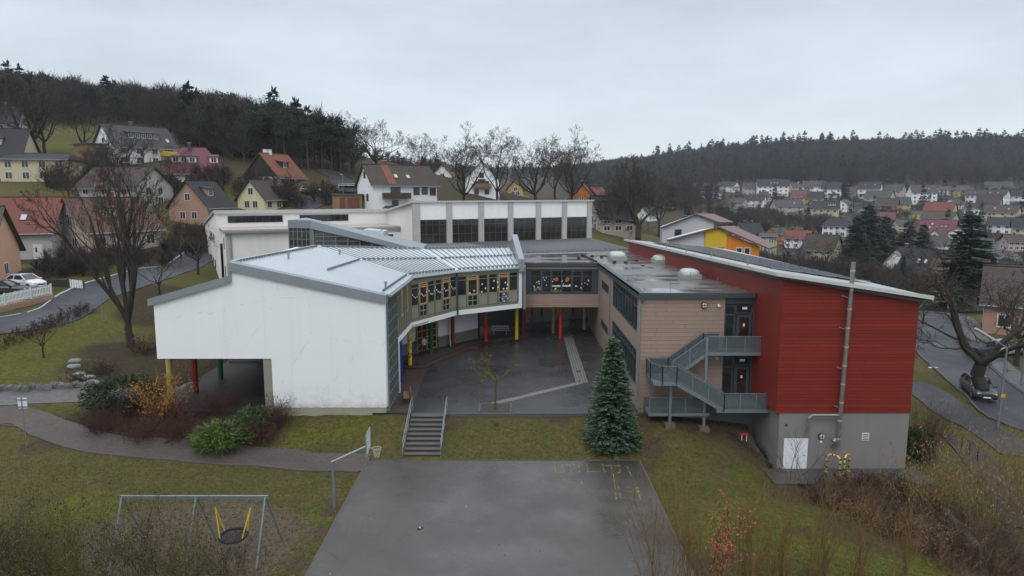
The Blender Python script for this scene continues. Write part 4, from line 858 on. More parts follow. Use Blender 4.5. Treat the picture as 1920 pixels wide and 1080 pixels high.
for k in range(4): m.mat(0 if k % 2 else 1).box(gf, 21.23, 21.59, -.036, -.03, -.47 + k * .115, -.41 + k * .115)
m.build('notice_text', [M('dark_teal_ink', (.03, .08, .08)), M('dark_ink', (.03, .03, .03))], sg)
m = MB(); m.box(W, 15.2, 24.6, 38.0, 40.2, -2.75, -2.26); tag(m.build('pavement', M('wet_concrete_slab', (.07, .064, .06), .5, .2, .6, streak=.2, fine=.2)), kind='structure')

# ---------------------------------------------------------------- outside steel staircase
K = thing('fire_escape', 'grey galvanised steel outside staircase with mesh railings on the tan wall', 'staircase', (11, 43, 0))
MESH = M_see('railing_mesh', (.1, .125, .135), .5); GRATE = M('steel_grating', (.24, .27, .29), .5, .15, 3, metal=.4)
zU, zM, zL = 4.35, 2.72, .98; yi, ym, yo = 43.85, 42.75, 41.6
def plate(x0, x1, y0, y1, z):
    m = MB(); m.box(W, x0 + .08, x1 - .08, y0 + .06, y1 - .06, z - .08, z); m.build('landing', GRATE, K)
    m = MB(); m.box(W, x0, x1, y0, y0 + .06, z - .18, z + .03); m.box(W, x0, x1, y1 - .06, y1, z - .18, z + .03); m.box(W, x0, x0 + .08, y0 + .06, y1 - .06, z - .18, z + .03); m.box(W, x1 - .08, x1, y0 + .06, y1 - .06, z - .18, z + .03); m.build('landing_edge', GALV, K)
def rail(pts, h=1.05, n=3, mesh=True):
    up_ = Vector((0, 0, h)); m = MB()
    for a, b in zip(pts[:-1], pts[1:]): m.beam(Vector(a) + up_, Vector(b) + up_, .05, .05)
    for a, b in zip(pts[:-1], pts[1:]):
        k = max(1, round((Vector(b) - Vector(a)).length / 1.1))
        for i in range(k + 1): p = lerp(Vector(a), Vector(b), i / k); m.beam(p - Vector((0, 0, .12)), p + up_, .05, .05, (0, 1, 0))
    r_ = m.build('railing', GALV, K); m = MB()
    for a, b in zip(pts[:-1], pts[1:]):
        a, b = Vector(a), Vector(b); sd_ = Vector((0, 0, 1)).cross(b - a).normalized() * .008
        q = [a + Vector((0, 0, .08)), b + Vector((0, 0, .08)), b + Vector((0, 0, h - .05)), a + Vector((0, 0, h - .05))]
        m.add([p + sd_ for p in q] + [p - sd_ for p in q], [(0, 1, 2, 3), (7, 6, 5, 4), (0, 4, 5, 1), (2, 6, 7, 3), (1, 5, 6, 2), (0, 3, 7, 4)])
    m.build('mesh_infill', MESH, r_)
def flight(xa, za, xb, zb_, y0, y1):
    n = 9; m = MB()
    for k in range(n): x = lerp(xa, xb, (k + .5) / n); z = lerp(za, zb_, (k + .5) / n); m.box(W, x - .15, x + .15, y0 + .06, y1 - .06, z - .04, z)
    m.build('tread', GRATE, K); m = MB()
    for y in (y0 + .03, y1 - .03): m.beam((xa, y, za - .05), (xb, y, zb_ - .05), .06, .26)
    m.build('stringer', GALV, K)
xl, xm0, xm1, xu, xlo = 8.75, 10.15, 10.2, 12.35, 13.2
plate(xu, 15.95, ym, yi + .1, zU); plate(xl, xm1, yo, yi, zM); plate(12.75, 16.2, yo, yi, zL)
flight(xu, zU, xm0, zM, ym, yi); flight(xm1, zM, xlo, zL, yo, ym - .05)
rail([(xu, ym, zU), (15.9, ym, zU), (15.9, yi - .6, zU)]); rail([(xu, ym, zU), (xm0, ym, zM)]); rail([(13.4, yi, zU), (xu, yi, zU), (xm0, yi, zM), (xl, yi, zM), (xl, ym - .2, zM), (xl + .55, yo, zM), (xm1, yo, zM), (xlo, yo, zL), (16.15, yo, zL), (16.15, 43.0, zL)])
rail([(xm1, ym - .08, zM), (xlo, ym - .08, zL)], mesh=False)
for x, y, z1 in ((12.28, 42.7, zU + 1.0), (10.05, 42.5, zM)):
    p = G(x, y); m = MB(); m.beam((x, y, p.z - .1), (x, y, z1), .16, .16, (0, 1, 0)); m.build('post', GALV, K); m = MB(); m.box(FR((x, y, 0)), -.32, .32, -.3, .3, p.z - .6, p.z + .22); m.build('footing', M('mossy_concrete', (.14, .11, .08), .9, .3, 2), K)
# low walkway behind the stair
K2 = thing('walkway', 'low steel walkway with mesh railing along the plinth below the outside staircase', 'walkway', (10, 43, 0)); K_ = K; K = K2
plate(8.7, 12.6, 42.6, 43.9, .42); rail([(8.75, 42.62, .42), (12.2, 42.62, .42)], n=3); K = K_
# ================================================================ objects round the school
# ---- outdoor steps
xL, xR = -6.55, -4.35
Tt = thing('outdoor_steps', 'grey concrete steps with two steel handrails from court up to yard', 'steps', (-5.4, 42, -1.4))
STEP = M('step_concrete', (.042, .038, .035), .7, .18, 1.5, streak=.2); STEPE = M('step_edge', (.095, .088, .082), .7, .15, 2)
ns = 9
for k in range(ns):
    z = -1.45 + 1.45 * (k + 1) / ns; y = 40.05 + 3.7 * k / ns
    m = MB(); m.box(W, xL, xR, y, 43.95, z - .165, z - .03); m.mat(1).box(W, xL, xR, y - .03, 43.96 if k == ns - 1 else y + .42, z - .03, z + .001); m.build('step', [STEP, STEPE], Tt)
for x in (xL - .05, xR + .05):
    m = MB(); pts = []
    for h in (.95, .5): m.tube([(x, 39.95, -1.5), (x, 39.95, -1.45 + h), (x, 43.7, h), (x, 44.5, h), (x, 44.5, -.05)] if h > .9 else [(x, 39.95, -1.45 + h), (x, 43.7, h), (x, 44.5, h)], .028, 8)
    for t in (.33, .66, 1): m.tube([(x, lerp(39.95, 43.7, t), lerp(-1.6, -.1, t)), (x, lerp(39.95, 43.7, t), lerp(-1.45, 0, t) + .95)], .025, 8)
    m.build('handrail', GALV, Tt)
# ---- basketball hoop
b = PZ(627, 950, -1.5); Yb = b.y
Tt = thing('basketball_hoop', 'galvanised basketball post with slanted arm, board and net beside the court', 'basketball hoop', (b.x, Yb, -1.5))
tp = PY(623, 866, Yb); ae = PY(689, 836, Yb + .3)
m = MB(); m.tube([(b.x, Yb, -1.7), tp + Vector((0, 0, -.02))], .075, 10); m.build('post', GALV, Tt)
m = MB(); m.tube([tp - Vector((.05, 0, .02)), ae], .06, 10); m.build('arm', GALV, Tt)
bx = ae.x + .04; m = MB(); bfz = FR((bx, ae.y, ae.z), (-.07, 1, 0)); m.box(bfz, -.75, .75, -.02, .02, -.28, .72); bo = m.build('backboard', M('board_white', (.6, .62, .64), .5, .1, 2, streak=.2), Tt)
m = MB(); m.box(bfz, -.77, .77, -.028, .028, .70, .75); m.box(bfz, -.77, .77, -.028, .028, -.3, -.26); m.box(bfz, -.78, -.73, -.028, .028, -.3, .75); m.box(bfz, .73, .78, -.028, .028, -.3, .75); m.build('frame', GALV, bo)
rc = bfz.pt(0, -.42, -.12); rcx = [rc + Vector((.23 * math.cos(a), .23 * math.sin(a), 0)) for a in np.linspace(0, 2 * math.pi, 25)]
m = MB(); m.tube(rcx, .014, 6, caps=False); m.tube([bfz.pt(0, 0, -.12), bfz.pt(0, -.2, -.12)], .025, 6); m.build('hoop_ring', M('pale_ring', (.4, .38, .36), .5, .1, 3, metal=.4), Tt)
m = MB()
for s_ in (-1, 1):
    for k in range(12):
        pts = [rc + Vector(((.225 - .12 * t) * math.cos(k * math.pi / 6 + s_ * t * .9), (.225 - .12 * t) * math.sin(k * math.pi / 6 + s_ * t * .9), -.5 * t)) for t in (0, .25, .5, .75, 1)]
        m.tube(pts, .008, 4)
m.build('net', M('net_cord', (.5, .47, .42), .9, .2, 6), Tt)
# ---- swing frame
q = [PY(229, 928, 29.0), PY(368, 932, 29.0), PY(498, 936, 29.0)]; bz = sum(p.z for p in q) / 3
Tt = thing('swing_set', 'grey steel swing frame with three pairs of slanted legs on bark ground', 'swing frame', (q[1].x, 29, -1.55))
m = MB(); m.beam((q[0].x - .1, 29, bz), (q[2].x + .12, 29, bz), .1, .14); m.build('top_bar', GALV, Tt)
for p in q:
    for dy in (-1.25, 1.25):
        m = MB(); x2 = p.x - (.12 if dy < 0 else -.25); m.tube([(p.x, 29 + dy * .04, bz), (x2, 29 + dy, hm(x2, 29 + dy) - .2)], .045, 8); m.build('leg', GALV, Tt)
Ts = thing('basket_swing', 'round black net basket swing hanging on yellow ropes from the frame', 'swing', (0, 29, -.8))
rc = PY(438, 1004, 28.9); rg_ = M('basket_rope', (.015, .017, .03), .8, .3, 5); N = 20
ringp = [rc + Vector((.58 * math.cos(a), .55 * math.sin(a), .06 * math.sin(a))) for a in np.linspace(0, 2 * math.pi, 29)]
m = MB(); m.tube(ringp, .065, 8, caps=False); bk = m.build('basket_ring', rg_, Ts); m = MB()
for k in range(-4, 5):
    x = k * .12; h = math.sqrt(max(0, .56 ** 2 - x * x)); m.tube([rc + Vector((x, -h, 0)), rc + Vector((x, 0, -.12)), rc + Vector((x, h, 0))], .014, 5); m.tube([rc + Vector((-h, x, 0)), rc + Vector((0, x, -.12)), rc + Vector((h, x, 0))], .014, 5)
m.build('net', rg_, bk)
for s_ in (-1, 1):
    tpp = Vector((rc.x + s_ * .78, 29, bz - .5)); m = MB(); m.tube([(rc.x + s_ * .8, 29, bz - .07), tpp], .012, 5); m.build('chain', GALV, Ts)
    for a in (.55, -.55): m = MB(); m.tube([tpp, rc + Vector((s_ * .58 * math.cos(a), .55 * math.sin(a), .02))], .028, 6); m.build('rope', YEL, Ts)
Ts = thing('swing', 'small flat black rubber swing seat half hidden by twigs under the frame', 'swing', (0, 29, -.9))
sp = PY(330, 1011, 29); m = MB(); m.box(FR(sp), -.22, .22, -.09, .09, -.02, .02); m.build('seat', BLACK, Ts, bevel=.01)
for s_ in (-1, 1): m = MB(); m.tube([sp + Vector((s_ * .2, 0, 0)), (sp.x + s_ * .25, 29, bz - .07)], .009, 5); m.build('chain', GALV, Ts)
# ---- sign seen from behind
b = hit(51, 842); Tt = thing('path_sign', 'white sign board on a thin steel post seen from behind beside the path', 'sign', b)
tp = PY(43, 746, b.y); m = MB(); m.tube([(b.x, b.y, b.z - .2), (b.x - .06, b.y, tp.z + .05)], .03, 8); m.build('post', GALV, Tt)
m = MB(); sf_ = FR((b.x - .03, b.y - .03, 0)); m.box(sf_, -.28, .28, .05, .07, tp.z - .66, tp.z); bd = m.build('board', M('sign_back', (.62, .66, .7), .5, .06, 2), Tt); m = MB(); m.box(sf_, -.3, .3, -.0, .04, tp.z - .14, tp.z - .1); m.box(sf_, -.3, .3, -.0, .04, tp.z - .58, tp.z - .54); m.build('clamp', SLATE, bd)
# ---- benches
def bench(loc, rz, label, wood, legm, L=1.7, grp=None):
    t = thing('bench', label, 'bench', loc, rz); 
    m = MB(); [m.box(W, -L / 2, L / 2, -.2 + k * .14, -.08 + k * .14, .42, .46) for k in range(3)]; m.build('seat', wood, t, world=False)
    m = MB(); m.box(W, -L / 2, L / 2, .24, .28, .52, .64); m.box(W, -L / 2, L / 2, .29, .33, .7, .84); m.build('backrest', wood, t, world=False)
    for s_ in (-1, 1):
        m = MB(); x = s_ * L * .36; m.box(W, x - .04, x + .04, -.2, -.12, 0, .42); m.box(W, x - .04, x + .04, .18, .26, 0, .42); m.box(W, x - .04, x + .04, -.2, .24, .37, .42); m.beam((x, .24, .4), (x, .33, .84), .06, .05); m.build('leg', legm, t, world=False)
    return t
p = PZ(772, 748, .012); bench((-7.35, 46.6, .012), R(-80), 'weathered brown wooden bench beside the glazed bay by the steps', BRWOOD, BLACK)
p = PZ(938, 627, .33); bench((p.x, p.y, .33), 0, 'pale grey bench under the overhang in front of the dark passage', M('grey_bench_board', (.4, .41, .42), .6, .1, 2), M('grey_leg', (.3, .3, .3), .6, .1, 2), 1.75)
# ---- tree pit
Tt = thing('tree_pit', 'square planting pit with stone border at the yard edge', 'tree pit', (-1.2, 45, 0))
c = [zp(900, 773), zp(956, 773), zp(955, 758), zp(905, 758)]; x0, x1, y0, y1 = c[0][0], c[1][0], 44.05, c[2][1]
m = MB(); m.box(W, x0, x1, y0, y1, -.05, .012); m.build('soil', M('pit_soil', (.05, .045, .042), .9, .3, 4, bump=.4), Tt)
m = MB(); [m.box(W, *q_) for q_ in ((x0 - .12, x0, y0, y1, -.1, .05), (x1, x1 + .12, y0, y1, -.1, .05), (x0 - .12, x1 + .12, y1, y1 + .12, -.1, .05))]; m.build('border', KERB, Tt)
# ---- yellow hoop guards
for (u0, v0), (u1, v1), lb in (((1549, 884), (1569, 889), 'yellow and black hoop guard nearer the white steel door'), ((1582, 889), (1591, 883), 'yellow and black hoop guard under the steel flue')):
    a, b = PZ(u0, v0, -2.26), PZ(u1, v1, -2.26); h = 1.12; Tt = thing('hoop_guard', lb, 'bollard', lerp(a, b, .5), group='yellow hoop guards by the grey base'); up_ = Vector((0, 0, 1)); d = b - a
    if d.length < .7: b = a + d.normalized() * .75; d = b - a
    pts = [a, a + up_ * (h - .2), a + up_ * (h - .06) + d * .1, a + up_ * h + d * .25, a + up_ * h + d * .75, a + up_ * (h - .06) + d * .9, b + up_ * (h - .2), b]
    m = MB(); m.tube(pts, .055, 10); hp_ = m.build('hoop', M('guard_yellow', (.72, .5, .13), .45, .12, 3, fine=.2), Tt, smooth=True); 
    for z in (.25, .6, .9):
        for e in (a, b): m = MB(); m.tube([e + up_ * z, e + up_ * (z + .1)], .058, 10); m.build('black_band', BLACK, hp_)
    for t in (.35, .62): m = MB(); m.tube([a + up_ * h + d * t, a + up_ * h + d * (t + .1)], .058, 10); m.build('black_band', BLACK, hp_)
    for e in (a, b): m = MB(); m.tube([e + up_ * -.01, e + up_ * .02], .1, 10); m.build('foot_plate', YEL, Tt)
b = hit(1395, 828); Tt = thing('marker_plate', 'small red plate on two short legs in the gravel under the stairs', 'marker', b); m = MB(); m.box(FR(b), -.24, .24, -.14, .14, .42, .47); m.build('plate', M('red_plate', (.5, .03, .02), .5, .1, 3), Tt)
for s_ in (-.15, .15): m = MB(); m.box(FR(b), s_ - .02, s_ + .02, -.02, .02, -.1, .42); m.build('leg', PAPER, Tt)
# ---- litter on the court
def bottle(u, v, label, rz):
    p = PZ(u, v, -1.45); t = thing('bottle', label, 'bottle', p + Vector((0, 0, .045)), rz)
    m = MB(); m.tube([(-.13, 0, 0), (.04, 0, 0), (.1, 0, 0), (.19, 0, 0)], [.045, .045, .018, .016], 10); m.build('glass_body', M_glass('brown_bottle', (.02, .01, .008)), t, world=False); m = MB(); m.tube([(-.07, 0, 0), (.02, 0, 0)], .0465, 10); m.build('bottle_label', M('pinkish_label', (.55, .35, .33)), t, world=False)
bottle(788, 991, 'brown glass bottle lying on its side on the wet court', .5)
m = MB(); rg = random.Random(11)
for k in range(60):
    x, y = rg.uniform(-8.3, 7.3), rg.uniform(25, 39.3); s_ = rg.uniform(.02, .06); a = rg.uniform(0, 6); p = Vector((x, y, -1.445)); m.mat(rg.choice((0, 0, 1)))
    c_, s2 = math.cos(a) * s_, math.sin(a) * s_; m.add([p + Vector((c_, s2, .004)), p + Vector((-s2, c_, .02)), p + Vector((-c_, -s2, .006))], [(0, 1, 2)])
for k in range(60):
    x, y = rg.uniform(-8, 8.3), rg.uniform(44.2, 60); s_ = rg.uniform(.02, .05); a = rg.uniform(0, 6); p = Vector((x, y, .016)); m.mat(rg.choice((0, 0, 1))); c_, s2 = math.cos(a) * s_, math.sin(a) * s_
    if x > -6: m.add([p + Vector((c_, s2, .004)), p + Vector((-s2, c_, .02)), p + Vector((-c_, -s2, .006))], [(0, 1, 2)])
tag(m.build('leaf_litter', [M('dead_leaf', (.05, .035, .02)), M('pale_scrap', (.4, .4, .38))]), kind='stuff')

# ---------------------------------------------------------------- people (one skinned surface each)
def person(loc, rz, label, hgt_, jacket, trousers, hairc, hood=None, arms='front', s=1.0):
    t = thing('person', label, 'person', loc, rz, s=s)
    k = hgt_ / 1.7
    J = [((0, 0, .93), .14, -1), ((0, 0, 1.12), .135, 0), ((0, .01, 1.3), .15, 1), ((0, 0, 1.42), .1, 2), ((0, -.01, 1.5), .055, 3), ((0, -.02, 1.58), .085, 4), ((0, -.01, 1.66), .09, 5)]
    E = [(i, j[2]) for i, j in enumerate(J) if j[2] >= 0]
    def add(p, r, par): J.append((p, r, par)); E.append((len(J) - 1, par)); return len(J) - 1
    for s_ in (-1, 1):
        a = add((s_ * .1, 0, .86), .095, 0); a = add((s_ * .11, -.01, .48), .065, a); a = add((s_ * .115, .03, .09), .048, a); add((s_ * .13, -.12, .04), .04, a)
        b = add((s_ * .19, 0, 1.38), .07, 2)
        if arms == 'front': b = add((s_ * .25, .0, 1.12), .055, b); b = add((s_ * .1, -.22, 1.15), .042, b); add((s_ * .03, -.26, 1.2), .035, b)
        else: b = add((s_ * .26, .03, 1.1), .055, b); b = add((s_ * .24, -.06, .86), .042, b); add((s_ * .23, -.08, .78), .035, b)
    me = bpy.data.meshes.new('body'); me.from_pydata([(p[0] * k, p[1] * k, p[2] * k) for p, _, _ in J], E, []); o = bpy.data.objects.new('body', me); COL.objects.link(o)
    sk = o.modifiers.new('s', 'SKIN'); sv = me.skin_vertices[0].data
    for i, (_, r, _) in enumerate(J): sv[i].radius = (r * k, r * k * (.78 if i < 4 else 1))
    sv[0].use_root = True; sb = o.modifiers.new('u', 'SUBSURF'); sb.levels = 2; sb.render_levels = 2
    bpy.context.view_layer.update(); m2 = bpy.data.meshes.new_from_object(o.evaluated_get(bpy.context.evaluated_depsgraph_get())); bpy.data.objects.remove(o)
    for mm in (M('skin_tone', (.45, .25, .18), .6, .1, 6), jacket, trousers, BLACK): m2.materials.append(mm)
    for pl in m2.polygons:
        c = pl.center / k; pl.use_smooth = True
        pl.material_index = 3 if c.z < .1 else 2 if c.z < .9 else 0 if (c.z > 1.47 or (arms == 'front' and c.y < -.225 and c.z < 1.3) or (arms != 'front' and abs(c.x) > .19 and c.z < .83)) else 1
    link('body', m2, t)
    m = MB(); n = 12; vs_ = []; fs_ = []
    for i in range(7):
        th = math.pi * .62 * i / 6
        for j in range(n): a = 2 * math.pi * j / n; vs_.append(((.112 * math.sin(th) * math.cos(a)) * k, (.005 + .12 * math.sin(th) * math.sin(a) + (.03 if math.sin(a) > 0 else -.0)) * k, (1.645 + .12 * math.cos(th)) * k))
    for i in range(6):
        for j in range(n):
            if i > 2 and math.sin(2 * math.pi * (j + .5) / n) < -.3: continue
            fs_.append((i * n + j, i * n + (j + 1) % n, (i + 1) * n + (j + 1) % n, (i + 1) * n + j))
    m.add(vs_, fs_); m.build('hair', hairc, t, world=False, smooth=True)
    m = MB()
    for s_ in (-1, 1): m.disc(FR((s_ * .035 * k, -.105 * k, 1.6 * k)), 0, 0, .012 * k, -.006, .006, 8)
    m.build('eyes', BLACK, t, world=False)
    m = MB(); m.tube([(-.16 * k, .05 * k, 1.4 * k), (-.1 * k, .11 * k, 1.44 * k), (.1 * k, .11 * k, 1.44 * k), (.16 * k, .05 * k, 1.4 * k)], .055 * k, 8); m.build('hood', hood or jacket, t, world=False, smooth=True)
    return t
p = PZ(781, 666, .33); person(p, R(150), 'person in a reddish brown hooded jacket and blue jeans under the overhang', 1.52, M('brown_jacket', (.16, .09, .085), .9, .2, 6), M('blue_denim', (.12, .19, .34), .9, .2, 8), M('black_hair', (.012, .01, .009), .6), M('pink_hood', (.45, .12, .15), .9), arms='side')
p = PZ(796, 664, .33); person(p, R(35), 'person in a white padded jacket and black trousers, hands held together', 1.55, M('white_jacket', (.55, .53, .51), .9, .1, 8), M('black_trousers', (.015, .015, .017), .9), M('brown_hair', (.13, .085, .06), .7), M('fur_hood', (.25, .19, .15), .9), arms='front')

# ---------------------------------------------------------------- cars
TYRE = M('tyre', (.015, .015, .016), .8); RIM = M('alloy_rim', (.35, .36, .37), .3, .1, 3, metal=.8); CARG = M_glass('car_glass', (.015, .02, .022), .04); LAMPG = M('lamp_lens', (.6, .62, .64), .15)
TAIL = M('tail_lens', (.3, .02, .02), .3)
def car(loc, rz, label, col, group=None, kind='hatch', name='parked_car', z0=0):
    """x forward. body lofted from sections: x, half width, sill, belt"""
    t = thing(name, label, 'car', loc, rz, group)
    paint = M('car_paint_%d_%d_%d' % tuple(int(c * 99) for c in col), col, .28, .05, 2, spec=.6)
    if kind == 'van': L, hw, sec, cab = 2.3, .92, [(-2.3, .8, .4, 1.0), (-2.2, .9, .28, 1.05), (1.2, .92, .25, 1.08), (2.0, .88, .25, .95), (2.3, .72, .35, .75)], [(-2.24, .84), (-2.1, 1.9), (.9, 1.95), (1.75, 1.02)]
    else: L, hw, sec, cab = 2.15, .87, [(-2.12, .70, .42, .86), (-2.0, .83, .30, .95), (-1.2, .87, .24, .97), (.6, .87, .24, .95), (1.3, .86, .24, .88), (1.9, .80, .26, .74), (2.12, .62, .36, .62)], [(-2.0, .95), (-1.45, 1.42), (.05, 1.47), (1.0, .92)]
    m = MB(); vs_ = []; fs_ = []; n = 10
    for x, w_, a, b in sec:
        prof = [(-w_ * .92, a), (-w_, a + .15), (-w_, b - .16), (-w_ * .93, b - .03), (-w_ * .6, b + .03), (w_ * .6, b + .03), (w_ * .93, b - .03), (w_, b - .16), (w_, a + .15), (w_ * .92, a)]
        vs_ += [(x, y, z) for y, z in prof]
    for i in range(len(sec) - 1): fs_ += [(i * n + j, (i + 1) * n + j, (i + 1) * n + (j + 1) % n, i * n + (j + 1) % n) for j in range(n)]
    fs_ += [list(range(n)), list(range(len(sec) * n - 1, (len(sec) - 1) * n - 1, -1))]
    m.add(vs_, fs_); (x0, zb0), (x1, zt0), (x2, zt1), (x3, zb1) = cab; wb, wt = hw * .92, hw * .72
    r_ = [(x1, -wt, zt0), (x2, -wt, zt1), (x2, wt, zt1), (x1, wt, zt0)]; m.slab(r_, .07)
    for s_ in (-1, 1):
        for a, b in (((x0, s_ * wb * .93, zb0), (x1, s_ * wt, zt0 - .02)), ((x3, s_ * wb, zb1), (x2, s_ * wt, zt1 - .02)), (((x1 + x2) / 2 - .1, s_ * wb, zb0), ((x1 + x2) / 2 - .1, s_ * wt, zt0))): m.beam(a, b, .06, .08)
    m.build('body', paint, t, world=False, smooth=False)
    m = MB(); i_ = .985
    ps = [(x0, -wb * .9, zb0 - .03), (x3, -wb * .97, zb1 - .03), (x3, wb * .97, zb1 - .03), (x0, wb * .9, zb0 - .03), (x1, -wt * i_, zt0 - .04), (x2, -wt * i_, zt1 - .04), (x2, wt * i_, zt1 - .04), (x1, wt * i_, zt0 - .04)]
    m.add(ps, [(0, 1, 5, 4), (1, 2, 6, 5), (2, 3, 7, 6), (3, 0, 4, 7), (4, 5, 6, 7)]); m.build('window_glass', CARG, t, world=False)
    for x in (-L * .62, L * .62):
        for s_ in (-1, 1):
            m = MB(); m.tube([(x, s_ * (hw - .17), .31), (x, s_ * (hw + .01), .31)], .31, 16); wh = m.build('wheel', TYRE, t, world=False); m = MB(); m.tube([(x, s_ * (hw - .05), .31), (x, s_ * (hw + .02), .31)], .2, 12); m.build('rim', RIM, wh, world=False)
    for s_ in (-1, 1):
        xe = sec[-1][0]; m = MB(); m.box(W, xe - .2, xe - .03, s_ * .5 - .16, s_ * .5 + .16, .55, .68); m.build('headlight', LAMPG, t, world=False)
        m = MB(); m.box(W, -L + .0, -L + .12, s_ * .62 - .1, s_ * .62 + .1, .6, .85); m.build('tail_light', TAIL, t, world=False)
        m = MB(); m.box(W, x3 - .25, x3 - .1, s_ * (hw + .09) - .08, s_ * (hw + .09) + .08, zb1 - .02, zb1 + .12); m.build('wing_mirror', paint, t, world=False)
    m = MB(); m.box(W, xe_ - .02 if False else sec[-1][0] - .06, sec[-1][0] + .015, -.35, .35, .4, .52); m.build('grille', BLACK, t, world=False); m = MB(); m.box(W, sec[-1][0] + .0, sec[-1][0] + .03, -.26, .26, .3, .4); m.build('number_plate', PAPER, t, world=False)
    return t
p = hit(1838, 752); car((p.x + .6, p.y + 1.2, hm(p.x + .6, p.y + 1.2) + .08), R(-108), 'dark grey parked car half hidden by the trunk of the big roadside tree', (.06, .065, .07))
p = hit(1846, 668); car(G(p.x, p.y, .1), R(25), 'dark blue parked car with white front on the drive by the salmon house', (.03, .035, .06), 'cars on the drive across the road')
p = hit(1885, 668); car(G(p.x, p.y, .1), R(20), 'silver parked car behind the branches on the drive by the salmon house', (.3, .32, .33), 'cars on the drive across the road')
p = hit(52, 551); car(G(p.x, p.y, .1), R(-20), 'white parked car beside the house behind the picket fence', (.62, .63, .64))
p = hit(12, 562); car(G(p.x, p.y, .05), R(10), 'black car with pale windscreen low behind the picket fence', (.02, .02, .022))
p = hit(738, 390); car((p.x + .5, p.y - 3, hm(p.x, p.y - 3) + .1), R(8), 'dark green parked car in front of the white house with balcony', (.015, .05, .045))
p = hit(582, 366); car(G(p.x, p.y, .2), R(25), 'silver parked car under the hedge beside the hill road', (.4, .42, .43))
p = hit(656, 362); car(G(p.x, p.y, .2), R(40), 'white parked van beside the carport of the white house', (.55, .56, .57), None, 'van', 'parked_van')
p = hit(1886, 490); car(G(p.x, p.y, .3), R(115), 'dark car driving along the far village street', (.03, .035, .045), name='car')
p = hit(1912, 490); car(G(p.x + 3, p.y, .3), R(40), 'white car parked beside the far village street', (.6, .6, .6))
p = hit(1826, 424); car(G(p.x - 5, p.y, .3), R(110), 'white car parked at the upper end of the far street', (.6, .61, .62))

# ---------------------------------------------------------------- street lamps, fences, walls
def lamp(base, top, arm, label, r=.07):
    t = thing('street_lamp', label, 'street lamp', base); m = MB(); m.tube([base - Vector((0, 0, .3)), top], [r * 1.3, r * .8], 8); m.build('pole', GALV, t)
    m = MB(); m.tube([top, top + arm * .55], r * .6, 6); m.build('arm', GALV, t); m = MB(); m.beam(top + arm * .45, top + arm, .26, .12); m.build('lamp_head', M('lamp_head_grey', (.5, .52, .53), .4, .1, 2), t); return t
b = hit(1870, 806); tp = PY(1893, 652, b.y); tp.x = b.x + .1
t = lamp(b, tp, PY(1830, 616, b.y - .3) - tp, 'tall grey street lamp with long arm and yellow plate beside the path'); m = MB(); sp = PY(1881, 742, b.y - .1); m.box(FR(sp), -.16, .16, -.01, .01, -.13, .13); m.build('plate', M('yellow_plate', (.6, .33, .02), .5), t)
b = hit(1914, 728); t = lamp(b, b + Vector((.0, 0, 5)), Vector((1.0, 0, .1)), 'grey street lamp across the road near the litter bin')
b = hit(193, 608); t = lamp(b, b + Vector((0, 0, 4.2)), Vector((-.3, 0, .15)), 'thin pale lamp post on the lawn by the left street', .045)
b = hit(644, 375); lamp(b, b + Vector((0, 0, 5)), Vector((-.5, 0, .1)), 'small lamp post beside the hill road')
Tt = thing('handrail', 'low black steel handrail beside the lower path', 'railing', hit(1800, 836)); a, b = hit(1802, 846), hit(1832, 868); m = MB()
m.tube([a + Vector((0, 0, -.1)), a + Vector((0, 0, 1.0)), b + Vector((0, 0, .95)), b + Vector((0, 0, -.1))], .035, 7); m.build('rail', BLACK, Tt); m = MB(); m.tube([lerp(a, b, .5), lerp(a, b, .5) + Vector((0, 0, .95))], .03, 6); m.build('post', BLACK, Tt)
Tt = thing('litter_bin', 'dark litter bin box at the kerb by the far lamp', 'bin', hit(1914, 726)); b = hit(1916, 724) + Vector((.8, 0, 0)); m = MB(); m.box(FR(b), -.35, .35, -.3, .3, 0, 1.0); m.build('box', SLATE, Tt, bevel=.03); m = MB(); m.box(FR(b), -.38, .38, -.33, .33, 1.0, 1.08); m.build('lid', BLACK, Tt)
def fence(lst, h, label, mat, postm, pick=.16, pw=.09, name='picket_fence', cat='fence', post=2.0, rails=(.25, .8)):
    t = thing(name, label, cat, lst[0]); 
    for a, b in zip(lst[:-1], lst[1:]):
        m = MB(); n = max(2, int((b - a).length / pick))
        for k in range(n): p = lerp(a, b, (k + .5) / n); m.beam(p + Vector((0, 0, .08)), p + Vector((0, 0, h)), pw, .03, (b - a).cross(Vector((0, 0, 1))))
        for r_ in rails: m.beam(a + Vector((0, 0, h * r_)), b + Vector((0, 0, h * r_)), .05, .07)
        m.build('fence_panel', mat, t)
        m = MB(); m.box(FR(a), -.07, .07, -.07, .07, -.4, h + .08); m.build('post', postm, t)
    m = MB(); m.box(FR(lst[-1]), -.07, .07, -.07, .07, -.4, h + .08); m.build('post', postm, t); return t
wl_ = [hit(u, v) for u, v in ((-30, 600), (12, 589), (60, 577), (98, 570))]
Tt = thing('retaining_wall', 'low salmon painted block wall under the white picket fence', 'wall', wl_[0]); m = MB()
for a, b in zip(wl_[:-1], wl_[1:]): m.beam(a + Vector((0, 0, .3)), b + Vector((0, 0, .3)), .3, 1.0)
m.build('wall_blocks', M_lines('salmon_blocks', (.4, .25, .18), 'Z', .32, .08, .85, .15, .5, .3, .6, brick=.8), Tt)
fence([p + Vector((0, 0, .8)) for p in wl_], 1.05, 'white picket fence on the low salmon wall by the left street', PAPER, M('post_white', (.6, .66, .7)))
a, b = hit(131, 548), hit(158, 549); fence([a, b], 1.25, 'white slatted gate panel beside the dark garden wall', PAPER, SLATE, .2, .17)
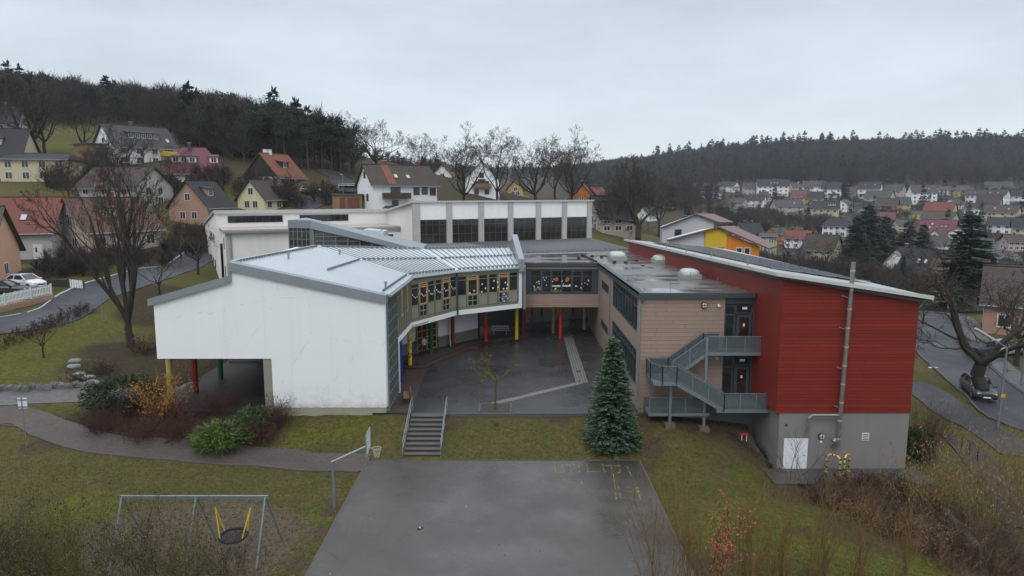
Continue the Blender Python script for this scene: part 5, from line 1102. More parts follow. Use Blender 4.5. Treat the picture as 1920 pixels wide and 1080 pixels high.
Tt = thing('garden_wall', 'dark mossy garden wall behind the parked white car', 'wall', hit(85, 545)); m = MB(); a, b = hit(72, 546), hit(131, 548); m.beam(a + Vector((0, .2, .4)), b + Vector((0, .2, .4)), .3, 1.5); m.build('wall', M('mossy_dark_wall', (.04, .04, .03), .9, .3, 1.2), Tt)
# natural stone edging beside the left path
Tt = thing('stone_edging', 'low row of dark rough stones between lawn and left path', 'stone wall', hit(80, 730)); rg = random.Random(5)
def rock(m, p, sx_, sy_, sz_, rg, n=9):
    vs_ = []; 
    for lv, (k, z) in enumerate(((.9, -.5), (1.05, .1), (.95, .7), (.6, 1.0))):
        for j in range(n): a = 2 * math.pi * j / n; q = k * rg.uniform(.8, 1.12); vs_.append(p + Vector((math.cos(a) * sx_ * q, math.sin(a) * sy_ * q, z * sz_ * rg.uniform(.85, 1.1))))
    m.add(vs_, [(i * n + j, i * n + (j + 1) % n, (i + 1) * n + (j + 1) % n, (i + 1) * n + j) for i in range(3) for j in range(n)] + [[3 * n + j for j in range(n)]])
for k in range(15): u = -20 + 190 * k / 14; p = hit(u, 736 - 10 * (k / 14) ** 2); m = MB(); rock(m, p, .34, .22, .42, rg); m.build('stone', STONE, Tt)
FLAG = M('pale_flagstone', (.2, .205, .21), .8, .2, 1.2, bump=.3)
for (u, v), lb in zip(((140, 680), (139, 691), (148, 704), (166, 711), (172, 722)), ('upper tilted flagstone at the head of the lawn bed', 'second flagstone of the bed edge leaning left', 'broad pale flagstone in the middle of the bed edge', 'pale flagstone at the foot of the bed edge', 'dark boulder joining flagstones and stone row')):
    p = hit(u, v); m = MB(); rock(m, p, .5, .42, .22, rg); o = tag(m.build('flagstone', FLAG), lb, 'rock', 'flagstones edging the planted bed')
m = MB(); rg2 = random.Random(9); Tt = thing('stone_edging', 'dark stone edging at the back of the underpass', 'stone wall', (-25, 50, 0))
for k in range(10): m = MB(); rock(m, G(-24.8 + .1 * k, 47.5 + k * .9), .35, .4, .35, rg2, 7); m.build('stone', STONE, Tt)
# concrete wall stub and bark at lower right
Tt = thing('concrete_wall', 'short sloping concrete wall among the twigs at the lower path', 'wall', hit(1790, 985)); a, b = hit(1762, 965), hit(1835, 1045); m = MB(); m.beam(a + Vector((0, 0, .1)), b + Vector((0, 0, .1)), .35, .7); m.build('wall', M('rough_concrete', (.11, .095, .085), .9, .2, 1, streak=.3), Tt)
# two snow patches left on the verge
for u, v, lb in ((1750, 692, 'small patch of old snow on the verge left of the road'), (1898, 690, 'flat patch of old snow on the drive across the road'), (128, 626, 'grey drain cover stone in the left lawn')):
    p = hit(u, v); m = MB(); rock(m, p, .5, .2, .06 if 'drain' not in lb else .03, rg, 11); tag(m.build('snow_patch' if 'snow' in lb else 'flat_stone', M('old_snow', (.8, .82, .85), .8) if 'snow' in lb else FLAG), lb, 'snow' if 'snow' in lb else 'stone')
# ================================================================ houses
RDARK = M_tile('dark_slate_tiles', (.033, .033, .037)); RGREY = M_tile('grey_tiles', (.066, .062, .062)); RBROWN = M_tile('dark_brown_tiles', (.065, .045, .042), (.06, .055, .03)); RRED = M_tile('red_clay_tiles', (.19, .055, .04), (.11, .05, .04)); RMAR = M_lines('maroon_metal_roof', (.115, .022, .035), 'Z', .3, .1, .45, .1, .5, .4, .5)
RRUST = M_tile('rusty_old_tiles', (.13, .06, .045), (.075, .06, .045)); RMOSS = M_tile('mossy_brown_tiles', (.085, .075, .055), (.055, .065, .025)); RORNG = M_tile('orange_tiles', (.2, .068, .04), (.16, .07, .04)); RRUSTM = M('rusty_metal_roof', (.15, .085, .078), .5, .12, .5, metal=.1, streak=.2)
def hwall(n, c): return M(n, c, .85, .07, .25, streak=.3)
WWH = hwall('house_white', (.76, .77, .78)); WCR = hwall('house_cream', (.52, .45, .31)); WYE = hwall('house_yellow', (.48, .36, .14)); WGR = hwall('house_grey', (.4, .385, .37)); WPK = hwall('house_pink_beige', (.46, .36, .31)); WSA = hwall('house_salmon', (.35, .21, .155)); WPY = hwall('house_pale_yellow', (.6, .54, .34)); WOR = hwall('house_orange', (.55, .2, .06)); WPE = hwall('house_peach', (.55, .33, .22)); WGN = hwall('house_pale_green', (.4, .45, .38)); WYG = hwall('house_yellow_green', (.5, .5, .16)); WDK = M_lines('dark_timber', (.03, .026, .024), 'X', .2, .1, .8); WBR = M_lines('brown_timber', (.12, .07, .045), 'Z', .2, .1, .8); WRE = hwall('house_red', (.33, .07, .05)); WLI = hwall('house_lilac_white', (.5, .5, .53))
FRW = M('white_window_frame', (.6, .6, .6), .5, .05, 2); FRB = M('brown_window_frame', (.06, .04, .03), .5, .1, 2); CHB = M_lines('chimney_brick', (.2, .075, .05), 'Z', .1, .15, .85, .15, .5, .4, 2, brick=.25); CHD = M('dark_chimney_cladding', (.05, .05, .053), .7, .15, 2)
_wc = {}
def hwin(t, x, y, z, rz, w_, h_, fm=None, near=False, bars=(2, 1), name='window', label=None):
    """window laid on a house wall, in the house's own frame; rz turns the outward side"""
    fm = fm or FRW; key = (round(w_, 2), round(h_, 2), fm.name, near, bars)
    if key not in _wc:
        m = MB(); g = MB(); b = .09 if near else .14; f = FR()
        m.box(f, -w_ / 2 - b, w_ / 2 + b, -.06, .02, -b, 0); m.box(f, -w_ / 2 - b, w_ / 2 + b, -.05, .02, h_, h_ + b); m.box(f, -w_ / 2 - b, -w_ / 2, -.05, .02, 0, h_); m.box(f, w_ / 2, w_ / 2 + b, -.05, .02, 0, h_)
        for k in range(1, bars[0]): q = -w_ / 2 + w_ * k / bars[0]; m.box(f, q - b * .4, q + b * .4, -.045, .0, 0, h_)
        for k in range(1, bars[1]): q = h_ * k / bars[1]; m.box(f, -w_ / 2, w_ / 2, -.04, .0, q - b * .3, q + b * .3)
        if near: g.box(f, -w_ / 2, w_ / 2, -.02, .015, 0, h_); _wc[key] = (m.mesh('window', fm), g.mesh('pane', GLASSB))
        else: m.mat(1).box(f, -w_ / 2, w_ / 2, -.02, .015, 0, h_); _wc[key] = (m.mesh('window', [fm, GLASSB]), None)
    a, g = _wc[key]; o = link(name, a, t, label); o.matrix_basis = Matrix.Translation((x, y, z)) @ Matrix.Rotation(rz, 4, 'Z')
    if g: link('pane', g, o)
    return o
def house(loc, rz, w, d, hw, rh, wall, roof, label, fw=(3, 2), sw=(2, 2), over=.5, chim=((.2, .1),), dorm=(), skyl=(), hip=0.0, near=False, fm=None, cat='house', group=None, balc=None, name='house', gable=None, lower=None, ws=(1.15, 1.25)):
    t = thing(name, label, cat, loc, rz, group); x0, y0 = w / 2, d / 2; m = MB(); hx = hip * w / 2
    if hip: m.box(W, -x0, x0, -y0, y0, -2.5, hw)
    else: m.extr(FR((-x0, 0, 0), (0, 1, 0)), [(-y0, -2.5), (y0, -2.5), (y0, hw), (0, hw + rh), (-y0, hw)], 0, -w)
    m.build('wall', wall, t, world=False)
    if lower: m = MB(); m.box(W, -x0 - .04, x0 + .04, -y0 - .04, y0 + .04, -2.5, lower[0]); m.build('wall_base', lower[1], t, world=False)
    if gable: m = MB(); m.extr(FR((-x0 - .06, 0, 0), (0, 1, 0)), [(-y0 - .02, hw), (y0 + .02, hw), (0, hw + rh)], 0, -.1); m.build('gable_cladding', gable, t, world=False)
    sl = rh / y0; ez = hw - sl * over; xo = x0 + over; yo = y0 + over; m = MB(); zt = .16
    for s_ in (-1, 1):
        rx = xo - hx - (over if hip else 0)
        m.slab([(-xo, s_ * yo, ez + zt), (xo, s_ * yo, ez + zt), (rx, 0, hw + rh + zt), (-rx, 0, hw + rh + zt)], .16)
        if hip: m.slab([(s_ * xo, -yo, ez + zt), (s_ * xo, yo, ez + zt), (s_ * rx, 0, hw + rh + zt)], .16)
    m.beam((-rx, 0, hw + rh + zt + .02), (rx, 0, hw + rh + zt + .02), .24, .12); rf_ = m.build('roof', roof, t, world=False)
    m = MB()
    for s_ in (-1, 1): m = MB(); m.tube([(-xo, s_ * (yo + .06), ez + .05), (xo, s_ * (yo + .06), ez + .05)], .08, 6); m.build('gutter', ZINC, t, world=False)
    for c in chim:
        cx, cy = c[0] * x0, c[1] * y0; zb = hw + rh * (1 - abs(c[1])) - .5; m = MB(); mt = c[2] if len(c) > 2 else CHB; m.box(W, cx - .35, cx + .35, cy - .3, cy + .3, zb, hw + rh + .9); ch_ = m.build('chimney', mt, rf_, world=False)
        m = MB(); m.box(W, cx - .42, cx + .42, cy - .37, cy + .37, hw + rh + .9, hw + rh + 1.0); m.build('chimney_cap', CONC, rf_, world=False)
    for dx, dw, side, wl_ in dorm:       # lean-to dormers
        s_ = -1 if side in 'f' else 1; cy = s_ * y0 * .62; zb = hw + rh * .38 - .2; zt2 = zb + 1.35 + .2; y2 = s_ * max(0.05, y0 * (1 - (zt2 - hw + .35) / rh)); m = MB(); cx = dx * x0
        pr = [(cy, zb), (cy, zt2), (y2, zt2 + .3), (y2, zb)]; m.extr(FR((cx - dw / 2, 0, 0), (0, 1, 0)), pr, 0, -dw); m.mat(1).slab([(cx - dw / 2 - .25, cy + s_ * .35, zt2 + .06), (cx + dw / 2 + .25, cy + s_ * .35, zt2 + .06), (cx + dw / 2 + .25, y2 - s_ * .2, zt2 + .5), (cx - dw / 2 - .25, y2 - s_ * .2, zt2 + .5)], .14)
        m.build('dormer', [wl_, roof], t, world=False); n = max(1, int(dw / 1.3))
        for k in range(n): hwin(t, cx - dw / 2 + dw * (k + .5) / n, cy + s_ * .02, zb + .4, 0 if s_ < 0 else math.pi, min(.9, dw / n * .6), .9, FRW, near, name='dormer_window')
    for sx_, sf_ in skyl:
        y = -y0 * (1 - sf_); z = hw + rh * sf_ + zt + .03; a = math.atan2(rh, y0); m = MB(); fr_ = FR((sx_ * x0, y, z), (1, 0, 0), (0, -math.sin(a), math.cos(a))); m.box(fr_, -.4, .4, -.6, .6, -.04, .08); m.mat(1).box(fr_, -.32, .32, -.5, .5, .08, .1); m.build('skylight', [CHD, M('skylight_glass', (.4, .43, .45), .1, .1, 1)], t, world=False)
    fh = (hw - .3) / max(1, fw[1])
    for r_ in range(fw[1]):
        for k in range(fw[0]): hwin(t, -x0 + w * (k + .5) / fw[0], -y0 - .02, .3 + fh * r_ + fh * .3, 0, ws[0], min(ws[1], fh * .55), fm, near)
    for s_ in (-1, 1):
        for r_ in range(sw[1]):
            zz = .3 + fh * r_ + fh * .3; ok = zz + 1.3 < hw + rh * .75; n = sw[0] if zz + 1.2 < hw else max(1, sw[0] - 1)
            if ok:
                for k in range(n): hwin(t, s_ * (x0 + .02 + (.07 if gable and zz > hw - .8 else 0)), -y0 * .6 + d * .6 * (k + .5) / n, zz, s_ * math.pi / 2, ws[0] * .85, min(ws[1], 1.15), fm, near)
    if balc:
        bx, bw, bz, bm, face = balc; m = MB()
        if face == 'f': f_ = FR((bx * x0, -y0, bz))
        else: f_ = FR((-x0 if face == 'l' else x0, 0, bz), (0, -1, 0) if face == 'l' else (0, 1, 0))
        m.box(f_, -bw / 2, bw / 2, -1.3, 0, -.15, 0); m.box(f_, -bw / 2, bw / 2, -1.36, -1.28, -.1, .95)
        for s_ in (-1, 1): m.box(f_, s_ * bw / 2 - .05, s_ * bw / 2 + .05, -1.3, 0, -.1, .95)
        m.build('balcony', bm, t, world=False); c_ = f_.pt(0, -.03, .02); hwin(t, c_.x, c_.y, c_.z, 0 if face == 'f' else (-math.pi / 2 if face == 'l' else math.pi / 2), 1.8, 2.0, fm or FRB, near, name='balcony_door')
    return t
def cx_(u, v, back=0.0):
    p = hit(u, v); d = Vector((p.x, p.y, 0)).normalized(); q = p + d * back; return Vector((q.x, q.y, min(p.z, hm(q.x, q.y)) if back < 3 else p.z))
LT = M('satellite_dish', (.3, .1, .08), .5, .1, 3)
# ---- left side, nearest first
t = house(cx_(-76, 552, 5), R(18), 9, 9, 4.0, 4.6, WPE, RMOSS, 'house with mossy tiles and black panels on its wall at the left picture edge', (2, 1), (1, 1), near=True)
m = MB(); m.box(W, .2, 4.3, -4.62, -4.52, .9, 3.3); [m.mat(1).box(W, .2 + k * .82, .23 + k * .82, -4.64, -4.62, .9, 3.3) for k in range(6)]; m.build('solar_panel', [M('black_panel', (.008, .008, .01), .25), SLATE], t, world=False)
t = house(cx_(2, 492, 5), R(16), 15.5, 10, 3.9, 4.2, WGR, RRED, 'light grey house under a broad red tiled roof with one skylight', (0, 0), (2, 1), chim=(), near=True, skyl=((.55, .36),))
for x in (-.2, 3.2): hwin(t, x, -5.02, 1.4, 0, 1.1, 1.3, FRW, True, (1, 1))
m = MB(); m.box(W, 5.6, 6.7, -5.08, -5.0, .1, 2.2); dd_ = m.build('door', FRW, t, world=False); m = MB(); m.box(W, 5.85, 6.05, -5.1, -5.07, 1.2, 1.8); m.build('pane', GLASSB, dd_, world=False)
m = MB(); m.tube([(-2, -2.4, 7.6), (-2, -2.5, 8.8)], .03, 6); m.disc(FR((-2, -2.6, 8.8), (1, .3, 0)), 0, 0, .38, 0, .05, 14); m.build('satellite_dish', LT, t, world=False)
house(cx_(205, 478, 4), R(60), 10.5, 9, 3.4, 4.2, WPK, RRUST, 'pinkish beige house with rusty mottled tiles behind the big bare tree', (3, 1), (2, 2), chim=((.1, -.1),), near=True, dorm=((-.2, 2.0, 'f', WPK),))
t = house(cx_(238, 392, 4), R(-18), 13.5, 9, 3.8, 3.6, WGR, RBROWN, 'grey rendered house with bright gable end and brown roof behind the rusty roofed house', (3, 2), (2, 2), chim=((.0, .1, CHD),), near=True)
m = MB(); m.box(W, -2.2, -.4, -4.6, -4.5, 3.4, 4.6); m.build('window_blind', M('orange_blind', (.55, .28, .06), .8), t, world=False)
house(cx_(380, 424, 4), R(76), 6.8, 7.8, 3.4, 4.2, WSA, RDARK, 'salmon house with steep dark roof and one dormer left of the pale yellow house', (2, 1), (2, 2), chim=(), near=True, dorm=((-.15, 1.7, 'f', WSA),))
house(cx_(490, 400, 3), R(72), 5.5, 6.0, 2.7, 3.3, WPY, RBROWN, 'small pale yellow gabled house with weathered brown roof behind the hall', (2, 1), (2, 2), chim=(), near=True)
t = house(cx_(521, 392, 6), R(20), 5, 4, 2.2, 1.0, WDK, RRUST, 'low dark garden shed beside the pale yellow house', (1, 1), (1, 1), chim=(), cat='shed', name='shed')
house(cx_(368, 350, 5), R(25), 11.5, 10.5, 2.8, 5.2, WWH, RMAR, 'white house with maroon hipped metal roof and two white dormers', (4, 1), (3, 1), chim=((-.15, -.15, CHD),), hip=.62, near=True, dorm=((-.35, 4.6, 'f', WWH), (.62, 1.6, 'f', WWH)))
t = house(cx_(258, 316, 5), R(55), 14, 9.5, 4.6, 4.7, WWH, RGREY, 'large white house with grey roof and broad dormer on the hillside', (4, 2), (2, 3), chim=((-.1, .05),), near=True, dorm=((.05, 7.0, 'f', CHD),), balc=(.72, 4.2, 2.8, M('yellow_balcony', (.6, .42, .03)), 'f'), skyl=((.8, .3),))
m = MB(); m.box(W, -12.5, -8.5, -4.5, 1.5, 1.2, 4.6); m.mat(1).box(W, -12.8, -8.3, -4.9, 1.9, 4.6, 4.85); m.mat(2).box(W, -10.8, -8.7, -4.56, -4.5, 1.9, 4.0); m.mat(1).box(W, -12.6, -8.5, -4.6, 1.5, -2, 1.2); m.build('annex', [BRWOOD, SLATE, GLASSB, WYE], t, world=False)
house(cx_(86, 345, 4), R(8), 12.5, 8, 4.8, 1.2, WCR, RDARK, 'cream yellow house with low flat looking dark roof on the left', (4, 2), (1, 1), chim=(), near=True, hip=.2)
house(cx_(6, 335, 5), R(12), 11, 9, 4.5, 5.5, WCR, RDARK, 'cream house with steep slate roof cut by the left picture edge', (3, 2), (2, 2), chim=(), near=True, dorm=((.1, 2, 'f', WCR),))
house(cx_(-6, 268, 5), R(20), 12, 9, 4.5, 4.5, WGR, RDARK, 'dark roofed house on the meadow at the upper left edge', (3, 1), (1, 1), chim=((.4, 0),))
house(cx_(516, 352, 5), R(70), 8.5, 9.0, 2.3, 4.8, WGR, RORNG, 'dark timber gabled house with orange tiled roof below the pines', (3, 1), (2, 1), chim=((-.5, .1, WWH), (-.3, .0, WWH)), near=True, gable=WDK, dorm=((.0, 2.5, 'f', WDK),), fm=FRB)
t = house(cx_(745, 392, 4), R(30), 13, 9.5, 4.6, 3.7, WWH, RBROWN, 'white house with brown roof, two skylights and wooden balcony behind the hall', (0, 0), (2, 2), chim=((-.35, .1), (.72, .1)), near=True, fm=FRB, skyl=((-.2, .38), (.18, .36)), balc=(-.32, 5.2, 2.1, DKWOOD, 'f'))
for x, z in ((2.2, 2.7), (3.9, 2.8), (5.6, 2.6), (-2.2, .3), (1.8, .1)): hwin(t, x, -4.78, z, 0, 1.1 if z != 3.5 else .7, 1.3, FRB, True)
m = MB(); a = math.atan2(3.7, 4.75); fr_ = FR((-2.6, -2.4, 4.6 + 1.85 + .18), (1, 0, 0), (0, -math.sin(a), math.cos(a))); m.box(fr_, -.75, .75, -3.3, 3.1, -.02, .03); m.build('new_tile_strip', RORNG, t, world=False)
t = thing('garage', 'brown wooden double garage with flat roof beside the white house', 'garage', cx_(655, 391, 2), R(5)); m = MB(); m.box(W, -2.8, 2.8, -2.5, 2.5, -2, 2.5); m.build('wall', M_lines('ochre_timber', (.25, .15, .07), 'X', .25, .08, .8), t, world=False); m = MB(); m.box(W, -3.0, 3.0, -2.8, 2.7, 2.5, 2.75); m.build('roof', SLATE, t, world=False)
for x, wd in ((-.9, .5), (1.2, 1.15)): m = MB(); m.box(W, x - wd, x + wd, -2.56, -2.5, 0, 2.05); m.build('door', M_lines('brown_door', (.13, .055, .035), 'X', .18, .1, .7), t, world=False)
t = thing('carport', 'open carport with white roof edge beside the white house', 'carport', cx_(660, 372, 3), R(8))
for sx_ in (-2.2, 2.2):
    for sy_ in (-1.8, 1.8): m = MB(); m.box(W, sx_ - .08, sx_ + .08, sy_ - .08, sy_ + .08, -1.5, 2.5); m.build('post', DKWOOD, t, world=False)
m = MB(); m.box(W, -2.6, 2.6, -2.2, 2.2, 2.5, 2.72); m.build('roof', M('pale_roof_edge'), t, world=False)
# ---- behind the hall
house(cx_(905, 372, 10), R(90), 11, 9, 4.6, 4.8, WWH, RBROWN, 'white gabled house with wooden balcony behind the middle of the hall', (2, 2), (2, 3), chim=((.2, .1),), near=True, fm=FRB, balc=(0, 5.0, 2.7, BRWOOD, 'l'))
for u, v, bk, rz, w_, d_, h1, h2, wl_, rf2, lb in (
    (836, 345, 18, 75, 6, 6, 2.8, 3.0, WWH, RRUST, 'small white house with rusty roof between the first two big bare trees'),
    (972, 372, 14, 70, 5.5, 5, 2.6, 2.8, WYE, RGREY, 'bright yellow house end beside the white gabled house'),
    (1092, 395, 6, 80, 9, 8, 3.5, 4.5, WOR, RORNG, 'orange gabled house at the right end of the hall roof'),
    (1116, 402, 10, 60, 9, 8, 4, 4, WRE, RRED, 'dark red house just right of the orange gable'),
    (1142, 440, 4, 20, 7, 7, 3.0, 3.8, WPK, RDARK, 'pinkish house with steep slate roof right of the hall'),
    (1160, 392, 12, 70, 8, 7, 4.5, 4.2, WWH, RBROWN, 'white gable seen through the branches of the big oak'),
    (1215, 415, 8, 40, 9, 8, 3, 4, WWH, RDARK, 'small white gable low behind the oak trunk'),
    (1262, 395, 20, 30, 10, 8, 4, 4, WGR, RGREY, 'grey house in the trees between oak and village')):
    house(cx_(u, v, bk), R(rz), w_, d_, h1, h2, wl_, rf2, lb, (3, 2), (2, 2))
# ---- coloured kindergarten behind the red block
t = thing('kindergarten', 'kindergarten with grey, yellow and orange walls and rusty red roof', 'kindergarten', (31, 112, -3)); Yk = 110
def pk(u, v, Y=Yk): p = PY(u, v, Y); return (p.x, p.z)
a, b_, c, e, f_ = pk(1255, 449), pk(1322, 431), pk(1345, 428), pk(1362, 437), pk(1424, 462)
m = MB(); m.extr(W, [(a[0], -4), (b_[0], -4), b_, a], Yk, Yk + 2); m.build('wall', WLI, t)
m = MB(); m.extr(W, [(b_[0], -4), (e[0], -4), (e[0], e[1]), c, b_], Yk - .25, Yk + 2); m.build('wall', hwall('kinder_yellow', (.6, .4, .03)), t, label='yellow wall bay')
m = MB(); m.extr(W, [(e[0], -4), (f_[0], -4), f_, e], Yk - .05, Yk + 2); m.build('wall', hwall('kinder_orange', (.62, .2, .03)), t, label='orange wall')
m = MB(); m.slab([(a[0] - .6, Yk - .8, a[1] + .0), (c[0], Yk - .8, c[1] + .35), (c[0] + 4.6, Yk + 6, c[1] + .1), (a[0] + 4.2, Yk + 6, a[1] - .2)], .25); m.slab([(c[0], Yk - .8, c[1] + .35), (f_[0] + 1.2, Yk - .8, f_[1] - .2), (f_[0] + 5.2, Yk + 6, f_[1] - .4), (c[0] + 4.6, Yk + 6, c[1] + .1)], .25); m.build('roof', RRUSTM, t)
for u in (1385, 1400): p = pk(u, 481); window(t, FR((0, Yk - .06, 0)), p[0] - .5, p[0] + .5, p[1], p[1] + 1.45, y=0, bar=.12, frame=FRW, glass=GLASSB)
p = pk(1351, 473); window(t, FR((0, Yk - .26, 0)), p[0] - .5, p[0] + .5, p[1], p[1] + .8, y=0, bar=.1, frame=SLATE, glass=GLASSB)
a2, b2, c2 = pk(1252, 428, 118), pk(1316, 405, 118), pk(1352, 417, 118); m = MB(); m.extr(W, [(a2[0], -4), (c2[0], -4), c2, b2, a2], 122.2, 124); m.build('wall', WLI, t); m = MB(); m.slab([(a2[0] - .4, 121.6, a2[1]), (b2[0], 121.6, b2[1] + .3), (b2[0] + 4.6, 127, b2[1] + .1), (a2[0] + 4.2, 127, a2[1])], .22); m.slab([(b2[0], 121.6, b2[1] + .3), (c2[0] + .8, 121.6, c2[1] - .1), (c2[0] + 5, 127, c2[1] - .3), (b2[0] + 4.6, 127, b2[1] + .1)], .22); m.build('roof', RRUSTM, t)
p = pk(1271, 445, 122.2); window(t, FR((0, 122.2, 0)), p[0] - .6, p[0] + .6, p[1], p[1] + 1.4, y=-.02, bar=.1, frame=SLATE, glass=GLASSB)
t = house(cx_(1436, 492, 8), R(-10), 4.5, 7, 7.5, .8, WGN, RGREY, 'narrow house with coloured vertical stripes beside the orange wall', (0, 0), (1, 2), chim=())
for k, c_ in enumerate(((.35, .04, .04), (.06, .2, .3), (.5, .4, .08), (.4, .1, .2), (.08, .25, .2), (.45, .2, .05))): m = MB(); m.box(W, -2.2 + k * .74, -1.85 + k * .74, -3.56, -3.5, 0, 7.2); m.build('stripe', M('stripe_%s' % ('red blue yellow pink green orange'.split()[k]), c_), t, world=False)
# ---- the village across the valley: column, base row, back, turn, width, depth, wall, roof heights ...
VG = 'houses of the village across the valley'
def vh(u, v, wpx, hpx, wall, roof, label, rz=0, dr=.62, fw=(3, 2), sw=(2, 2), rr=.37, **k):
    p = hit(u, v); dpt = p.y; w_ = wpx * dpt / F; h_ = hpx * dpt / F * 1.12; th = -math.atan2(p.x, p.y) + R(rz); d_ = max(7.5, min(12, w_ * dr)); rz += (((int(u) * 7919 + int(v) * 104729) % 41) - 20) if abs(rz) < 15 else 0; th = -math.atan2(p.x, p.y) + R(rz); w_ = w_ * .88 / max(.6, math.cos(R(rz))) * (1 if abs(rz) < 40 else .8)
    dd = Vector((p.x, p.y, 0)).normalized(); q = p + dd * d_ * .5; house(Vector((q.x, q.y, p.z)), th, w_, d_, h_ * (1 - rr), h_ * rr * 1.05, wall, roof, label, fw, sw, group=VG, over=.6, **k)
vh(1314, 378, 30, 30, WWH, RGREY, 'white house half hidden by bare trees at the left end of the village', 20)
vh(1364, 362, 36, 18, WWH, RDARK, 'low white house with dark roof alone under the wood edge', -10)
vh(1403, 367, 23, 21, WGR, RGREY, 'small grey white house left of the apartment block with red balconies', 8)
vh(1446, 369, 62, 28, WWH, RDARK, 'white apartment block with dark roof and red balconies', 5, fw=(6, 3), balc=(-.6, 7, 3.0, WRE, 'f'), skyl=((-.1, .4), (.1, .4), (.3, .4)))
vh(1489, 361, 18, 16, WCR, RGREY, 'small cream house with tall chimney right of the red balconies', 10, chim=((.8, 0, WCR),))
vh(1524, 365, 40, 22, WWH, RGREY, 'white house with grey roof in front of the wood, left of the black balconies', -8, dorm=((.3, 3, 'f', CHD),))
vh(1558, 373, 36, 27, WWH, RDARK, 'white house with black balconies left of the dark village conifer', 6, balc=(.2, 8, 3, CHD, 'f'))
vh(1596, 374, 16, 20, WGN, RGREY, 'narrow pale green house right of the dark village conifer', 0, fw=(1, 2))
vh(1630, 374, 42, 28, WWH, RDARK, 'white house with dark front and two skylights, middle of the upper row', -6, balc=(-.1, 9, 3, CHD, 'f'), skyl=((-.4, .5), (.5, .5)))
vh(1676, 374, 34, 24, WPK, RGREY, 'beige end house joined right of the dark fronted house', -6)
vh(1727, 383, 46, 31, WWH, RGREY, 'tall white house with grey balconies and two bright skylights', 4, fw=(4, 3), balc=(-.1, 5, 3, WGR, 'f'), skyl=((.1, .45), (.4, .45)))
vh(1804, 371, 40, 20, WYE, RGREY, 'yellow house with grey hipped roof under the wood edge', 0, hip=.6, chim=())
vh(1870, 358, 48, 14, WBR, RBROWN, 'brown wooden house with long roof highest on the right', 5, rr=.6)
vh(1850, 384, 70, 24, WWH, RDARK, 'long white apartment house with solar panels on its dark roof', -4, fw=(8, 2), rr=.35, skyl=((-.8, .4), (-.55, .4), (.2, .4), (.6, .4)))
vh(1910, 384, 34, 24, WWH, RDARK, 'white house end at the right edge beside the long apartment house', -4, fw=(3, 2))
vh(1499, 388, 34, 26, WPE, RMAR, 'peach house with reddish roof left of its yellow neighbour', 5, fw=(4, 2))
vh(1528, 390, 30, 26, WYE, RDARK, 'yellow house with dark roof joined to the peach house', 5, fw=(2, 2))
vh(1415, 389, 40, 20, WWH, RDARK, 'low white house with dark roof below the apartment block', -8, dorm=((-.3, 2, 'f', CHD), (.3, 2, 'f', CHD)))
vh(1474, 405, 54, 26, WGR, RGREY, 'grey house with wide grey roof below the peach house', 4, skyl=((.4, .4),))
vh(1512, 402, 16, 14, WCR, RRUST, 'small cream annex right of the wide grey roof', 0, fw=(1, 1))
vh(1546, 413, 52, 30, WCR, RDARK, 'cream yellow house with dark roof and roof terrace', 3, fw=(4, 2), dorm=((.5, 4, 'f', WWH),))
vh(1620, 398, 38, 16, WGR, RDARK, 'flat dark garage roof house behind the tall conifers', 0, rr=.5)
vh(1648, 388, 48, 26, WGN, RGREY, 'pale house with grey roof above the red walled house', -4)
vh(1662, 405, 40, 28, WRE, RBROWN, 'red walled house with long dark balcony', -3, balc=(.1, 14, 3, CHD, 'f'))
vh(1692, 400, 22, 26, WYE, RGREY, 'yellow end of the row right of the red walled house', -3, fw=(2, 2))
vh(1745, 377, 20, 16, WPK, RGREY, 'small pinkish house behind the tall white house', 0, fw=(1, 1))
vh(1720, 413, 26, 14, WYG, RGREY, 'flat yellow green house in the village middle', 0, fw=(2, 1), hip=.3, rr=.2, chim=())
vh(1762, 408, 52, 24, WCR, RRED, 'cream house with long red roof above the maroon roof', -2, rr=.6)
vh(1660, 422, 32, 20, WGR, RMAR, 'house with maroon roof peeping over the tall conifers', 5, rr=.6)
vh(1760, 428, 58, 26, WGR, RBROWN, 'grey house with dark brown roof and red chimney', -3, chim=((.3, 0, CHB),))
vh(1758, 448, 64, 30, WOR, RMAR, 'orange house with maroon roof and blue dormer', -2, rr=.6, dorm=((.4, 2.5, 'f', WGR),), skyl=((-.4, .3), (-.3, .6)))
vh(1833, 405, 44, 20, WWH, RDARK, 'white house with glazed front beside the far street', -5, fw=(5, 1))
vh(1853, 397, 40, 26, WGR, RBROWN, 'brown roofed house above the white house by the far street', -10, rr=.65)
vh(1875, 418, 62, 28, WCR, RBROWN, 'cream house with wide brown roof above the lower white house', -5, fw=(4, 2), skyl=((-.3, .5), (.5, .4)))
vh(1908, 400, 24, 18, WWH, RDARK, 'white house with dark roof at the right edge above the cream house', -5)
vh(1876, 442, 44, 28, WWH, RDARK, 'white house with dark roof right of the far street', -6, fw=(3, 2), lower=(1.0, BRWOOD))
vh(1913, 456, 34, 40, WCR, RDARK, 'tall cream house at the right edge below the white house', -6, fw=(2, 2))
vh(1566, 446, 46, 32, WWH, RDARK, 'white house with large dark hipped roof left of the conifers', -4, fw=(4, 2), hip=.4)
vh(1455, 458, 30, 26, WOR, RGREY, 'small orange yellow gabled house behind the striped house', 55)
vh(1497, 468, 46, 30, WWH, RRED, 'white house with bright red roof and red chimney', -8, chim=((.2, .0, CHB),))
vh(1540, 492, 60, 44, WCR, RBROWN, 'cream house with brown roof, big gable to the right', -25, rr=.5)
vh(1490, 492, 40, 18, WGR, RGREY, 'low grey outbuilding in front of the red roofed house', -5, rr=.3, chim=())
vh(1402, 452, 50, 28, WGR, RDARK, 'dark roofed house with white chimney behind the kindergarten', 40, chim=((.3, .0, CHD), (-.4, 0, CHD)), rr=.55)
